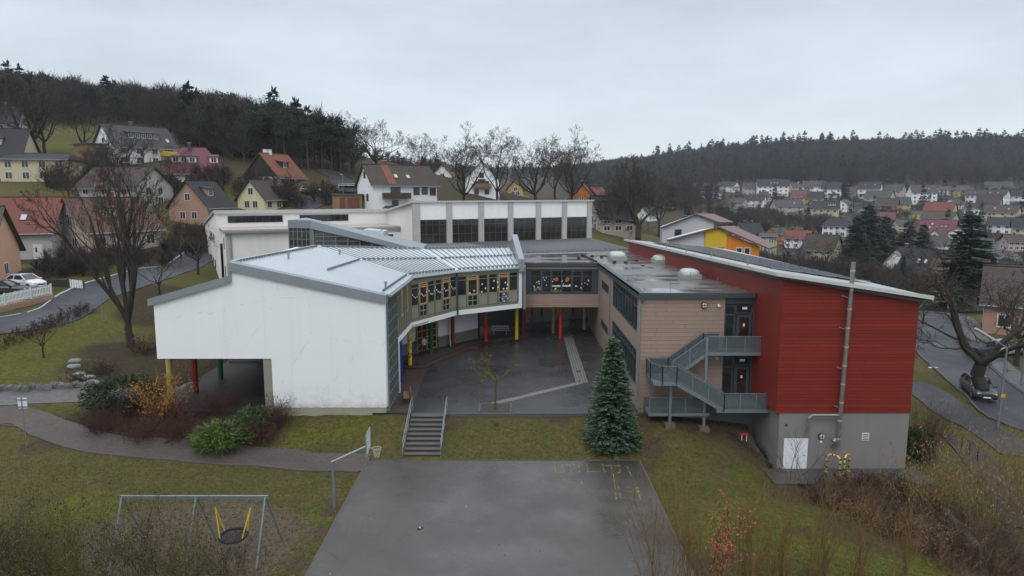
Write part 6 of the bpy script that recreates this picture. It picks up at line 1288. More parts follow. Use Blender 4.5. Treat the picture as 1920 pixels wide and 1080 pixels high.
vh(1755, 468, 34, 32, WWH, RBROWN, 'white gabled house with three small windows above the tall spruce', 78, rr=.5, fw=(2, 1))
vh(1695, 520, 48, 48, WWH, RDARK, 'white gabled house with dark steep roof below the conifer group', 60, rr=.55)
for u, v, wp, hp_, wl_, rf2, lb, rz in ((1338, 374, 22, 18, WWH, RDARK, 'small white house between the half hidden one and the lone low one', 60), (1385, 392, 26, 18, WGR, RGREY, 'small grey house left of the low white house below the apartment block', -30), (1582, 396, 24, 18, WWH, RGREY, 'small white house below the dark village conifer', 70), (1612, 364, 20, 14, WCR, RGREY, 'tiny cream house at the wood edge right of the pale green house', 20), (1700, 372, 22, 16, WWH, RDARK, 'small white house left of the tall white house', -60), (1788, 394, 24, 18, WWH, RBROWN, 'small white house left of the brown roofed house by the street', 65), (1690, 436, 26, 20, WCR, RGREY, 'small cream house between conifer group and orange house', 20), (1800, 452, 26, 22, WWH, RDARK, 'small white gabled house just above the far street bend', 75), (1896, 472, 30, 26, WPK, RBROWN, 'small beige house below the tall cream house at the right', 25), (1770, 366, 22, 14, WWH, RGREY, 'small white house between tall white house and yellow hipped house', 15), (1432, 378, 18, 14, WCR, RBROWN, 'little cream house below the red balconies', 50), (1600, 428, 28, 20, WGR, RDARK, 'grey house with dark roof just left above the conifer group', -35), (1345, 350, 20, 13, WGR, RGREY, 'grey house at the very upper left of the village', 10), (1900, 432, 26, 20, WWH, RRED, 'white house with red roof at the right edge above the tall cream house', -40)):
    vh(u, v, wp, hp_, wl_, rf2, lb, rz)
t = house(cx_(1742, 548, 3), R(-62), 11, 9, 3, 6, WWH, RDARK, 'house with big dark roof and three bright roof windows', (2, 1), (2, 2), skyl=((-.3, .55), (0, .55), (.3, .55)), chim=())
house(cx_(1738, 478, 4), R(-30), 10, 8, 3.5, 3, WWH, RGREY, 'small white house with pale roof beside the tall spruce', (2, 1), (2, 2), chim=())
house(cx_(1862, 592, 6), R(-38), 11, 8, 2.8, 4.0, WGR, RBROWN, 'long house with grey brown tiled roof behind the roadside tree', (4, 1), (2, 2), chim=((-.1, .1, CHD),))
house(cx_(1958, 648, 6), R(-35), 12, 9, 4.0, 3.6, WSA, RBROWN, 'salmon house behind the roadside tree at the right edge', (3, 1), (2, 2), chim=())
house(cx_(1800, 560, 8), R(-50), 10, 8, 3, 4, WWH, RRUST, 'low house with rusty roof and white porch posts behind the road', (3, 1), (2, 1), chim=())
# ================================================================ vegetation
def tubes_np(S, n=4):
    """(N, 8) rows of p0, p1, r0, r1 -> vertices and quads"""
    S = np.asarray(S, float); a = S[:, :3]; b = S[:, 3:6]; d = b - a; d /= np.maximum(np.linalg.norm(d, axis=1, keepdims=True), 1e-6)
    h = np.where(np.abs(d[:, 2:3]) > .9, [[1., 0, 0]], [[0, 0, 1.]]); x = np.cross(d, h); x /= np.linalg.norm(x, axis=1, keepdims=True); y = np.cross(d, x)
    ang = 2 * np.pi * np.arange(n) / n; ring = x[:, None] * np.cos(ang)[None, :, None] + y[:, None] * np.sin(ang)[None, :, None]
    V = np.stack([a[:, None] + ring * S[:, 6][:, None, None], b[:, None] + ring * S[:, 7][:, None, None]], 1).reshape(-1, 3)
    base = (np.arange(len(S)) * 2 * n)[:, None]; k = np.arange(n)[None]; k2 = (k + 1) % n
    return V, np.stack([base + k, base + k2, base + n + k2, base + n + k], -1).reshape(-1, 4)
def leaves_np(P, D, L, Wd, rs, flat=.0):
    """leaf quads at P pointing along D"""
    P = np.asarray(P, float); D = np.asarray(D, float); D = D / np.maximum(np.linalg.norm(D, axis=1, keepdims=True), 1e-6); n = len(P)
    r = rs.normal(size=(n, 3)); r[:, 2] += flat * 3; s = np.cross(D, r); s /= np.maximum(np.linalg.norm(s, axis=1, keepdims=True), 1e-6)
    L = np.broadcast_to(np.asarray(L, float), (n,))[:, None]; Wd = np.broadcast_to(np.asarray(Wd, float), (n,))[:, None]
    V = np.stack([P, P + D * L * .5 + s * Wd, P + D * L, P + D * L * .5 - s * Wd], 1).reshape(-1, 3); return V, np.arange(4 * n).reshape(-1, 4)
def cat(parts):
    V = []; Fc = []; mi = []; o = 0
    for k, (v, f) in parts: V.append(v); Fc.append(f + o); mi.append(np.full(len(f), k)); o += len(v)
    return np.concatenate(V), np.concatenate(Fc), np.concatenate(mi)
def bark(name, col, moss=None):
    if name in MATS: return MATS[name]
    b = NB(name); n1 = b.noise(1.3, 5, .65); n2 = b.noise(9, 4, .7); c = b.mix(n2, sc3(col, .55), sc3(col, 1.5))
    if moss: c = b.mix(b.mr(n1, .45, .62, 0, .8), c, moss)
    b.set(col=c, rough=.9, spec=.2); b.bump(n2, .5, .03); MATS[name] = b.m; return b.m
def leafm(name, col, var=.35, scale=3.0):
    if name in MATS: return MATS[name]
    b = NB(name); c = b.mix(b.noise(scale, 3, .6), sc3(col, 1 - var), sc3(col, 1 + var)); b.set(col=c, rough=.65, spec=.25)
    MATS[name] = b.m; return b.m
BARK = bark('dark_bark', (.036, .031, .026), (.042, .042, .026)); TWIG = bark('brown_twigs', (.05, .04, .032), (.055, .052, .03)); BARKM = bark('mossy_bark', (.05, .045, .032), (.07, .075, .025)); TWIGG = bark('grey_twigs', (.075, .065, .055)); TWIGR = bark('red_brown_twigs', (.078, .041, .03)); TWIGY = bark('lichen_twigs', (.085, .075, .028), (.12, .115, .025)); ROD = bark('willow_rods', (.15, .09, .035), (.15, .12, .035)); TWIGF = bark('far_brown_twigs', (.05, .041, .035)); TWIGF2 = bark('far_reddish_twigs', (.064, .045, .036)); BARKP = bark('pine_bark', (.085, .055, .04))
NEED = leafm('spruce_needles', (.03, .06, .036)); NEEDT = leafm('spruce_tips', (.09, .145, .078)); NEEDD = leafm('dark_needles', (.017, .03, .019), .4, .6); PINE = leafm('pine_needles', (.028, .043, .021), .4, .3); GREENL = leafm('bright_green_leaf', (.095, .145, .026)); DGREEN = leafm('dark_green_leaf', (.034, .05, .02)); ORL = leafm('orange_leaf', (.32, .15, .035)); COPPER = leafm('copper_leaf', (.3, .1, .05)); CATK = leafm('yellow_catkin', (.26, .19, .055)); DEADL = leafm('dark_dead_leaf', (.035, .018, .013)); BUDY = leafm('yellow_green_bud', (.2, .17, .04)); REDL = leafm('dark_red_leaf', (.06, .014, .014))

TWIGT = bark('tan_twigs', (.15, .098, .06)); TAND = leafm('tan_dead_leaf', (.14, .085, .045))
def grow(seed, h, r0, clear=.15, nst=4, ang=28, levels=5, jit=.2, up=.10, ratio=.6, nch=4.2, rmin=.012, lead=True, tilt=(30, 62), sp=1.0, sr=(.45, .62)):
    rng = random.Random(seed); A = []; B = []
    def br(p, d, L, r, lev):
        n = max(2, min(6, int(L / .55))) if lev < levels else 2
        q = p; dd = d.copy(); st_ = L / n; r1 = max(rmin, r * .45)
        for i in range(n):
            dd = (dd + Vector((rng.gauss(0, jit), rng.gauss(0, jit), rng.gauss(0, jit) + up))).normalized(); e = q + dd * st_
            ra = lerp(r, r1, i / n); rb = lerp(r, r1, (i + 1) / n); (A if lev <= 1 else B).append((*q, *e, ra, rb)); q = e; t = (i + 1) / n
            if lev < levels and (t > .28 or lev == 0):
                c = nch / n; k = int(c) + (rng.random() < c - int(c))
                if i == n - 1: k = max(k, 2)
                for _ in range(k):
                    a = R(rng.uniform(*tilt)) if i < n - 1 else R(rng.uniform(12, 38)); o = dd.orthogonal().normalized(); o = Matrix.Rotation(rng.uniform(0, 6.283), 3, dd) @ o
                    cd = (dd * math.cos(a) + o * math.sin(a)).normalized(); cl = L * ratio * (1.12 - .45 * t) * rng.uniform(.7, 1.2)
                    if cl > .16: br(q, cd, cl, max(rmin, rb * rng.uniform(.5, .72)), lev + 1)
    q = Vector((0, 0, -.4)); c = h * clear; n = 3
    for i in range(n): e = Vector((rng.gauss(0, .04) * h * .15, rng.gauss(0, .04) * h * .15, c * (i + 1) / n)); A.append((*q, *e, r0 * (1.25 if i == 0 else lerp(1.05, .9, i / n)), r0 * lerp(1.05, .85, (i + 1) / n))); q = e
    for k in range(nst):
        az = 2 * math.pi * (k + rng.uniform(-.25, .25)) / nst; a = R(ang * rng.uniform(.65, 1.25)); d = Vector((math.cos(az) * math.sin(a) * sp, math.sin(az) * math.sin(a) * sp, math.cos(a))).normalized(); br(q, d, (h - c) * .62 * rng.uniform(.85, 1.05), r0 * rng.uniform(*sr), 1)
    if lead: br(q, Vector((0, 0, 1)), (h - c) * .68, r0 * .65, 1)
    return np.array(A), np.array(B)
TREES = {}
def tmpl_bare(key, mt=None, mb=None, n1=6, n2=3, leaf=None, **k):
    A, B = grow(**k); t = npmesh(key + '_trunk', *tubes_np(A, n1), mt or BARK, smooth=True)
    parts = [(0, tubes_np(B, n2))]; mats = [mb or TWIG]
    if leaf:
        lm, cnt, L, wd = leaf; rs = np.random.RandomState(7); idx_ = rs.randint(0, len(B), cnt); P = B[idx_, 3:6] + rs.normal(0, .03, (cnt, 3)); parts.append((1, leaves_np(P, rs.normal(size=(cnt, 3)) + [0, 0, -.3], L, wd, rs))); mats.append(lm)
    V, Fc, mi = cat(parts); TREES[key] = (t, npmesh(key + '_branches', V, Fc, mats, mi), k['h'])
def conifer_np(seed, h, rad, wh, per, spr, ll, lw, base=.05, pw=.85, droop=.25):
    rs = np.random.RandomState(seed); P = []; D = []; tip = []; S = [(0, 0, -.4, 0, 0, h * .97, h * .02 + .03, .015)]
    for i in range(wh):
        t = base + (1 - base) * (i + rs.uniform(-.9, .9)) / wh; t = min(max(t, base), .985); L0 = rad * (1 - t) ** pw + .06
        for k in range(max(4, int(per * (1 - .45 * t)))):
            az = rs.uniform(0, 6.283); L = L0 * rs.uniform(.72, 1.1); d = np.array([np.cos(az), np.sin(az), 0]); sd = np.array([-np.sin(az), np.cos(az), 0]); z0 = t * h + rs.uniform(-.02, .02) * h
            S.append((0, 0, z0, *(d * L * .9 + [0, 0, z0 - droop * L * .55]), .012 + .008 * L, .004))
            m_ = max(3, int(spr * L / rad) + 2)
            for j in range(m_):
                u = (j + .6) / m_; p = d * L * u + np.array([0, 0, z0 - droop * L * (u - .45 * u * u) * 1.1])
                for s_ in (-1, 1, 0):
                    P.append(p); D.append(d * (.75 + .5 * (s_ == 0)) + sd * s_ * rs.uniform(.5, 1.1) + np.array([0, 0, rs.uniform(-.35, .25)])); tip.append(u > .62 and rs.rand() < .6)
    for j in range(14): P.append([0, 0, h * (.93 + .005 * j)]); D.append([rs.normal() * .5, rs.normal() * .5, 1]); tip.append(True)
    V, Fc = leaves_np(P, D, ll * rs.uniform(.7, 1.25, len(P)), lw * rs.uniform(.7, 1.3, len(P)), rs, .5); return np.array(S), V, Fc, np.array(tip, int)
def tmpl_con(key, mats, n1=6, **k):
    S, V, Fc, mi = conifer_np(**k); TREES[key] = (npmesh(key + '_trunk', *tubes_np(S, n1), BARK), npmesh(key + '_needles', V, Fc, mats, mi), k['h'])
def tmpl_pine(key, seed, h, crad, leafmat=None, n=900, clumps=13, lo=.52, ls=.55):
    rs = np.random.RandomState(seed); S = [(0, 0, -.4, rs.normal() * .2, rs.normal() * .2, h * .9, h * .014 + .05, .05)]; P = []
    for c in range(clumps):
        t = rs.uniform(lo, .97); az = rs.uniform(0, 6.28); r_ = crad * rs.uniform(.15, .8) * (1.15 - .5 * (t - lo) / (1 - lo)); ce = np.array([np.cos(az) * r_, np.sin(az) * r_, t * h]); S.append((0, 0, t * h - r_ * .4, *ce, .07, .03)); k = int(n / clumps); cr_ = crad * rs.uniform(.3, .5)
        P.append(ce + rs.normal(size=(k, 3)) * [cr_ * .55, cr_ * .55, cr_ * .28])
    P = np.concatenate(P); TREES[key] = (npmesh(key + '_trunk', *tubes_np(S, 5), BARKP), npmesh(key + '_crown', *leaves_np(P, rs.normal(size=(len(P), 3)) + [0, 0, .4], ls, ls * .3, rs), leafmat or PINE), h)
def plant(key, loc, h, label, cat='tree', name='bare_tree', rz=None, group=None, wide=1.0, crown='crown', trunk='trunk', sink=.1):
    t, c, h0 = TREES[key]; s = h / h0; o = thing(name, label, cat, (loc[0], loc[1], loc[2] - sink), rz if rz is not None else random.Random(int(loc[0] * 31 + loc[1] * 17)).uniform(0, 6.28), group, s)
    if wide != 1: o.matrix_basis = o.matrix_basis @ Matrix.Diagonal((wide, wide, 1, 1))
    link(trunk, t, o); link(crown, c, o); return o
def pl(key, u, v, vtop, label, back=0, **k):
    p = hit(u, v) if back == 0 else cx_(u, v, back); p.z = hm(p.x, p.y); d = ray(u, vtop); top = H + d.z * (p.y / d.y); return plant(key, p, max(1.0, top - p.z), label, **k)

tmpl_bare('lime', seed=5, h=17, r0=.44, clear=.12, nst=7, ang=23, levels=6, nch=3.8, rmin=.012, ratio=.6, jit=.15, tilt=(25, 52), mt=BARK)
tmpl_bare('oak', seed=8, h=16, r0=.5, clear=.22, nst=5, ang=54, levels=6, nch=3.7, rmin=.018, ratio=.64, jit=.24, up=.08, mt=BARKM)
tmpl_bare('road', seed=24, h=14, r0=.46, clear=.2, nst=5, ang=38, levels=6, nch=4.2, rmin=.012, ratio=.64, jit=.18, up=.06, lead=False, sr=(.36, .5), mt=BARK, mb=TWIG, n1=9)
tmpl_bare('bare1', seed=31, h=16, r0=.3, clear=.2, nst=6, ang=40, levels=6, nch=3.5, rmin=.016, ratio=.66)
tmpl_bare('bare2', seed=44, h=16, r0=.27, clear=.25, nst=4, ang=34, levels=6, nch=3.5, rmin=.016, ratio=.65)
tmpl_bare('dense', seed=52, h=15, r0=.33, clear=.18, nst=6, ang=46, levels=6, nch=3.5, rmin=.016, ratio=.66)
tmpl_bare('small', seed=63, h=6, r0=.11, clear=.25, nst=4, ang=38, levels=4, nch=3.6, rmin=.011, ratio=.62)
tmpl_bare('yard', seed=75, h=4.3, r0=.075, clear=.5, nst=5, ang=72, levels=4, nch=2.7, rmin=.008, ratio=.62, jit=.3, up=.03, tilt=(35, 75), mt=TWIGY, mb=TWIGY, leaf=(BUDY, 260, .06, .02), lead=True)
tmpl_bare('farbare', seed=81, h=13, r0=.25, clear=.2, nst=4, ang=34, levels=4, nch=4.6, rmin=.035, ratio=.64, mt=TWIGF, mb=TWIGF, n1=4)
tmpl_con('spruce', [NEED, NEEDT], seed=5, h=6.6, rad=1.72, wh=78, per=17, spr=15, ll=.2, lw=.038, base=.0, pw=.66, droop=.06)
tmpl_con('fir', [NEEDD, NEED], seed=6, h=16, rad=4.2, wh=40, per=13, spr=13, ll=.75, lw=.1, base=.06, pw=.8, droop=.28)
tmpl_con('farfir', [NEEDD, NEEDD], seed=7, h=18, rad=3.2, wh=20, per=7, spr=5, ll=1.5, lw=.28, base=.12, pw=.85, n1=4)
tmpl_pine('pine', 12, 16, 3.4, n=1900, ls=.4); tmpl_pine('pine2', 15, 15, 3.0, n=1700, ls=.4)

# ---- the trees one can tell apart
pl('lime', 245, 652, 262, 'big bare many stemmed tree on the left lawn in front of the houses', rz=3.9, wide=.74)
pl('small', 82, 673, 578, 'small crooked bare tree standing alone on the left lawn')
pl('oak', 1198, 470, 292, 'large bare oak with spreading limbs behind the grey annexe roof', back=6, rz=2.2, wide=1.05)
p = hit(1836, 752); t = plant('road', G(p.x, p.y), 15.0, 'big old bare tree with thick mossy trunk at the right roadside', rz=1.0, wide=1.05)
pl('yard', 929, 770, 648, 'thin young tree with lichen covered twigs in the yard planting pit', rz=1.2)
pl('spruce', 1147, 834, 630, 'dense blue green spruce on the grass bank before the tan block', name='spruce', crown='needles')
TREES['spruce_']=TREES['spruce']
for key, u, v, vt, bk, lb in (('bare1', 706, 350, 216, 20, 'tall narrow bare tree left of the white house with balcony'), ('bare2', 790, 372, 256, 10, 'bare tree with rounded crown right behind the white house roof'), ('bare1', 870, 392, 246, 4, 'tall bare tree with open crown, first of the row behind the hall'), ('bare2', 932, 390, 252, 6, 'slender bare tree between the open crown and the dense crown'), ('dense', 1003, 392, 262, 5, 'dense dark bare tree in the middle of the row behind the hall'), ('bare1', 1072, 395, 252, 4, 'bare tree with fan shaped crown above the right end of the hall'), ('bare2', 1040, 380, 268, 14, 'thin bare tree behind the dense dark one')):
    pl(key, u, v, vt, lb, back=bk, wide=1.15)
for key, u, v, vt, lb in (('dense', 62, 292, 150, 'bare tree with broad crown on the meadow at upper left'), ('bare1', 84, 290, 170, 'bare tree close right of the broad crowned meadow tree'), ('bare2', 158, 300, 190, 'bare tree left of the large white hillside house'), ('small', 270, 318, 248, 'small bare tree right in front of the large white hillside house'), ('dense', 175, 345, 270, 'dark bare tree between the cream house and grey gable house'), ('dense', 330, 352, 285, 'bare bushy tree left of the maroon roofed house'), ('small', 300, 428, 350, 'bare fruit tree between grey gable and salmon house'), ('bare2', 130, 385, 300, 'bare brown tree above the red tiled roof'), ('dense', 215, 352, 262, 'dense dark bare tree below the brown timber annex'), ('small', 545, 372, 312, 'bare fruit tree in front of the timber gabled house'), ('small', 372, 520, 410, 'thin bare tree at the bend of the left street'), ('small', 300, 560, 470, 'thin bare tree right behind the big many stemmed tree'), ('dense', 340, 490, 420, 'bare dark thicket tree by the left wall of the hall'), ('bare2', 1235, 440, 330, 'bare tree right of the large oak'), ('dense', 1300, 425, 345, 'dense bare tree behind the kindergarten roof'), ('bare1', 1150, 440, 330, 'bare tree directly left of the large oak'), ('small', 1640, 520, 455, 'bare tree below the conifer group'), ('small', 1478, 500, 420, 'bare tree before the cream house with big gable'), ('small', 1550, 505, 440, 'small bare tree before the cream house, right of the other'), ('small', 1905, 690, 480, 'bare tree at the right edge behind the roadside tree'), ('dense', 1900, 560, 470, 'brown bare crown at the right edge by the far street'), ('dense', 1585, 560, 470, 'brown bare thicket tree right behind the solar roof'), ('dense', 1540, 545, 480, 'low brown thicket tree behind the middle of the solar roof'), ('small', 1730, 610, 540, 'small bare tree at the corner behind the red block'), ('dense', 1660, 590, 500, 'brown thicket tree behind the steel flue')):
    pl(key, u, v, vt, lb, wide=1.25)
for key, u, v, vt, lb, wd in (('fir', 1622, 500, 384, 'tallest dark conifer of the group below the village', 1.7), ('fir', 1655, 498, 405, 'dark conifer touching the tallest one on its right', 1.7), ('fir', 1698, 500, 414, 'third dark conifer of the group with pointed top', 1.7), ('fir', 1726, 505, 420, 'fourth dark conifer at the right end of the group', 1.5), ('fir', 1600, 505, 405, 'dark conifer at the left end of the group', 1.5), ('fir', 1808, 585, 400, 'large dark green spruce before the far street', 1.65), ('fir', 1690, 545, 478, 'slim dark conifer beside the white steep gable', .8), ('farfir', 1583, 380, 342, 'dark conifer standing among the white village houses', 1.9), ('farfir', 1803, 382, 358, 'small dark conifer in front of the yellow village house', 1.5), ('fir', 606, 362, 336, 'round clipped dark evergreen beside the hill road', 1.6), ('farfir', 1288, 425, 382, 'dark conifer between bare trees behind the kindergarten', 1.3)):
    pl(key, u, v, vt, lb, name='conifer', wide=wd, crown='needles')

# ---- woods
def proj(X, Y, Z):
    yc = Y * math.cos(PIT) - (Z - H) * math.sin(PIT); return 960 + F * X / yc, 540 - F * (Y * math.sin(PIT) + (Z - H) * math.cos(PIT)) / yc
def inpoly(u, v, poly):
    r = np.zeros(len(u), bool); n = len(poly)
    for i in range(n):
        (x1, y1), (x2, y2) = poly[i], poly[(i + 1) % n]; c = ((y1 > v) != (y2 > v)) & (u < (x2 - x1) * (v - y1) / (y2 - y1 + 1e-9) + x1); r ^= c
    return r
def hm_np(X, Y):
    i = np.clip(np.searchsorted(GX, X) - 1, 0, len(GX) - 2); j = np.clip(np.searchsorted(GY, Y) - 1, 0, len(GY) - 2); a = (X - GX[i]) / (GX[i + 1] - GX[i]); c = (Y - GY[j]) / (GY[j + 1] - GY[j])
    return (GZ[j, i] * (1 - a) + GZ[j, i + 1] * a) * (1 - c) + (GZ[j + 1, i] * (1 - a) + GZ[j + 1, i + 1] * a) * c
def spike_tree(seed, h, cr, n=80, wd=.2, lo=.12):
    """leafless forest tree: trunk and a spray of thin tapering limbs"""
    rs = np.random.RandomState(seed); S = [(0, 0, -1, rs.normal() * .3, rs.normal() * .3, h * .85, .24, .06)]
    for k in range(n):
        t = rs.uniform(lo, .86); az = rs.uniform(0, 6.28); L = cr * (1.25 - .75 * t) * rs.uniform(.55, 1.15); el = rs.uniform(.25, 1.25); d = np.array([np.cos(az) * np.cos(el), np.sin(az) * np.cos(el), np.sin(el)]); p = np.array([0, 0, t * h]); e = p + d * L * 1.3
        S.append((*p, *e, wd * .55, wd * .18)); m_ = p + d * L * .6
        for _ in range(3): e2 = m_ + (d + rs.normal(size=3) * .55 + [0, 0, .3]) * L * .5; S.append((*m_, *e2, wd * .3, wd * .12))
    return tubes_np(S, 3)
def far_con(seed, h, rad):
    S, V, Fc, mi = conifer_np(seed, h, rad, 15, 6, 4, 1.7, .36, .12, .85, .3); v2, f2 = tubes_np(S[:1], 3); V_, F_, _ = cat([(0, (V, Fc)), (0, (v2, f2))]); return V_, F_
def far_pine(seed, h, cr):
    rs = np.random.RandomState(seed); P = []
    for c in range(8): t = rs.uniform(.55, .95); az = rs.uniform(0, 6.28); r_ = cr * rs.uniform(.1, .75); P.append(np.array([np.cos(az) * r_, np.sin(az) * r_, t * h]) + rs.normal(size=(58, 3)) * [.95, .95, .55])
    P = np.concatenate(P); V1 = leaves_np(P, rs.normal(size=(len(P), 3)) + [0, 0, .4], .7, .24, rs); V_, F_, _ = cat([(0, V1), (0, tubes_np([(0, 0, -1, 0, 0, h * .88, .2, .07)], 4))]); return V_, F_
def wood(name, label, poly, area, n, mix, seed, hr, kindset, mats):
    rs = np.random.RandomState(seed); X = rs.uniform(area[0], area[1], n); Y = rs.uniform(area[2], area[3], n); Z = hm_np(X, Y); u, v = proj(X, Y, Z); k = inpoly(u, v, poly) if poly else np.ones(n, bool)
    X, Y, Z = X[k], Y[k], Z[k]; N = len(X); ty = rs.choice(len(kindset), N, p=mix); Vs = []; Fs = []; Ms = []; o = 0; nz_ = np.sin(X * .021) * np.cos(Y * .017 + 1)
    for q, (tp, mset) in enumerate(kindset):
        I = np.where(ty == q)[0]
        if not len(I): continue
        for vnt, (V, Fc) in enumerate(tp):
            J = I[vnt::len(tp)]; s = rs.uniform(hr[0], hr[1], len(J)); a = rs.uniform(0, 6.28, len(J)); c_, s_ = np.cos(a)[:, None], np.sin(a)[:, None]; wd = rs.uniform(.85, 1.2, len(J))[:, None] * s[:, None]
            VX = (V[None, :, 0] * c_ - V[None, :, 1] * s_) * wd + X[J][:, None]; VY = (V[None, :, 0] * s_ + V[None, :, 1] * c_) * wd + Y[J][:, None]; VZ = V[None, :, 2] * s[:, None] + Z[J][:, None] - .2
            VV = np.stack([VX, VY, VZ], -1).reshape(-1, 3); FF = (Fc[None] + (np.arange(len(J)) * len(V))[:, None, None]).reshape(-1, 4) + o; o += len(VV); Vs.append(VV); Fs.append(FF); Ms.append(np.repeat(np.array(mset)[rs.randint(0, len(mset), len(J))], len(Fc)))
    ob = link(name, npmesh(name, np.concatenate(Vs), np.concatenate(Fs), mats, np.concatenate(Ms))); tag(ob, label, None, None, 'stuff'); return N
def wm(name, col): return bark(name, col)
WM = [TWIGF, TWIGF2, wm('far_grey_twigs', (.058, .052, .05)), NEEDD, PINE, wm('far_dark_twigs', (.034, .029, .028))]
sp_ = [spike_tree(i, 15, 4.2) for i in range(5)]; fc_ = [far_con(i, 17, 2.7) for i in range(4)]; fp_ = [far_pine(i, 16, 3.4) for i in range(4)]
KS = [(sp_, [0, 1, 2, 5]), (fc_, [3]), (fp_, [4, 3])]
L_ = [(-200, 40), (0, 130), (200, 180), (300, 212), (400, 244), (500, 264), (600, 288), (640, 306), (670, 322), (690, 345), (640, 330), (615, 318), (560, 322), (450, 322), (420, 300), (345, 290), (330, 262), (300, 240), (240, 232), (120, 236), (0, 228), (-200, 225)]
wood('woodland', 'bare brown and dark green wood covering the left hillside', L_, (-480, 10, 165, 520), 8200, (.84, .06, .10), 3, (.58, .92), KS, WM)
Lp = [(330, 232), (460, 258), (560, 280), (620, 298), (648, 318), (640, 322), (560, 318), (450, 318), (340, 285)]
wood('woodland', 'dark pine and spruce stand above the timber gabled house', Lp, (-150, -20, 165, 330), 900, (.6, .08, .32), 13, (.62, .95), KS, WM)
Rp = [(1040, 200), (2300, 200), (2300, 347), (1900, 347), (1760, 346), (1600, 352), (1400, 345), (1340, 352), (1330, 392), (1200, 400), (1080, 372), (1040, 330)]
wood('woodland', 'dark bare wood with conifers along the whole right ridge', Rp, (20, 760, 300, 1010), 11500, (.78, .16, .06), 4, (.7, 1.15), [(sp_, [0, 1, 2, 5, 5]), (fc_, [3]), (fp_, [4])], WM)
Rk = [(1230, 270), (1500, 262), (1900, 262), (2300, 262), (2300, 292), (1900, 296), (1500, 304), (1230, 318)]
wood('woodland', 'taller dark conifers standing along the crest of the right ridge', Rk, (150, 760, 600, 1010), 380, (1.0,), 41, (.85, 1.6), [(fc_, [3])], WM)
Cp = [(700, 280), (1300, 280), (1300, 330), (700, 345)]
wood('woodland', 'faint wooded ridge behind the row of bare trees', Cp, (-160, 200, 420, 1250), 1500, (.6, .25, .15), 6, (.7, 1.0), KS, WM)
Tp = [(1330, 385), (1400, 400), (1480, 412), (1560, 425), (1560, 436), (1480, 446), (1400, 440), (1330, 425)]
bs = [spike_tree(50 + i, 5.5, 3.0, 60, .13, .02) for i in range(4)]
wood('thicket', 'brown leafless thicket on the slope behind the kindergarten', Tp, (60, 220, 150, 420), 700, (1.0,), 8, (.7, 1.2), [(bs, [0, 1, 5])], WM)
Up = [(60, 500), (110, 492), (200, 486), (300, 470), (330, 440), (392, 436), (392, 474), (330, 496), (300, 503), (220, 510), (120, 535), (60, 530)]
wood('undergrowth', 'dark brown bramble undergrowth between street and left houses', Up, (-75, -38, 72, 135), 800, (1.0,), 9, (.18, .42), [(bs, [0, 1, 5])], WM)
Vp = [(1250, 500), (1500, 500), (1740, 560), (1760, 640), (1660, 600), (1500, 540)]
wood('thicket', 'leafless brown thicket on the bank behind the red block', Vp, (25, 110, 90, 260), 500, (1.0,), 10, (.5, 1.0), [(bs, [0, 1, 2, 5])], WM)
Hp = [(330, 330), (470, 345), (560, 360), (640, 372), (640, 388), (560, 392), (540, 398), (440, 380), (330, 372), (180, 372), (60, 352), (60, 346), (150, 340)]
wood('undergrowth', 'dark garden shrubs and hedges between the hillside houses', Hp, (-110, -30, 105, 178), 1000, (.85, .15), 12, (.3, .8), [(bs, [0, 1, 5]), ([leaves_np(np.random.RandomState(3).normal(size=(240, 3)) * [1.3, 1.3, .9] + [0, 0, 1.5], np.random.RandomState(4).normal(size=(240, 3)), .55, .2, np.random.RandomState(5))], [3, 4])], WM)
Gp = [(1290, 352), (1920, 352), (2000, 470), (1800, 470), (1560, 440), (1330, 400)]
wood('undergrowth', 'bare garden shrubs and hedges among the village houses', Gp, (60, 480, 240, 590), 1100, (.9, .1), 22, (.3, .85), [(bs, [0, 1, 2]), (fc_, [3])], WM)
# single trees standing out of the wood
rg = random.Random(77); PG = 'scots pines along the edge of the left hillside wood'
for i, (u, v, vt) in enumerate(((402, 290, 192), (430, 296, 196), (468, 300, 196), (500, 302, 194), (520, 312, 192), (545, 316, 200), (566, 318, 206), (588, 316, 212), (604, 320, 218), (622, 322, 230), (640, 326, 244), (655, 334, 262), (578, 322, 224), (535, 320, 212))):
    pl('pine' if i % 2 else 'pine2', u, v, vt, 'dark green scots pine on a bare trunk at the edge of the left wood', name='pine_tree', group=PG, wide=1.1)
for u, v, vt in ((352, 272, 168), (364, 274, 172), (376, 276, 175), (405, 282, 186), (424, 284, 192)): pl('farfir', u, v, vt, 'dark spruce rising above the bare trees behind the maroon roof', name='spruce', group='spruces in the left wood', crown='needles')
for u, v, vt in ((210, 262, 170), (222, 264, 178), (280, 268, 168), (300, 270, 172), (320, 272, 176), (330, 276, 180), (232, 262, 186)): pl('pine2' if u < 240 else 'bare2', u, v, vt, 'dark pine rising behind the large white hillside house' if u < 240 else 'tall thin bare tree at the meadow edge behind the white hillside house', name='pine_tree' if u < 240 else 'bare_tree', group='pines behind the hillside house' if u < 240 else 'thin bare trees at the meadow edge')
for i in range(110):
    u = rg.uniform(1340, 1915); v = rg.uniform(362, 462); pl('farbare', u, v, v - rg.uniform(14, 26), 'small bare garden tree among the village houses', group='bare garden trees in the village', wide=1.3)
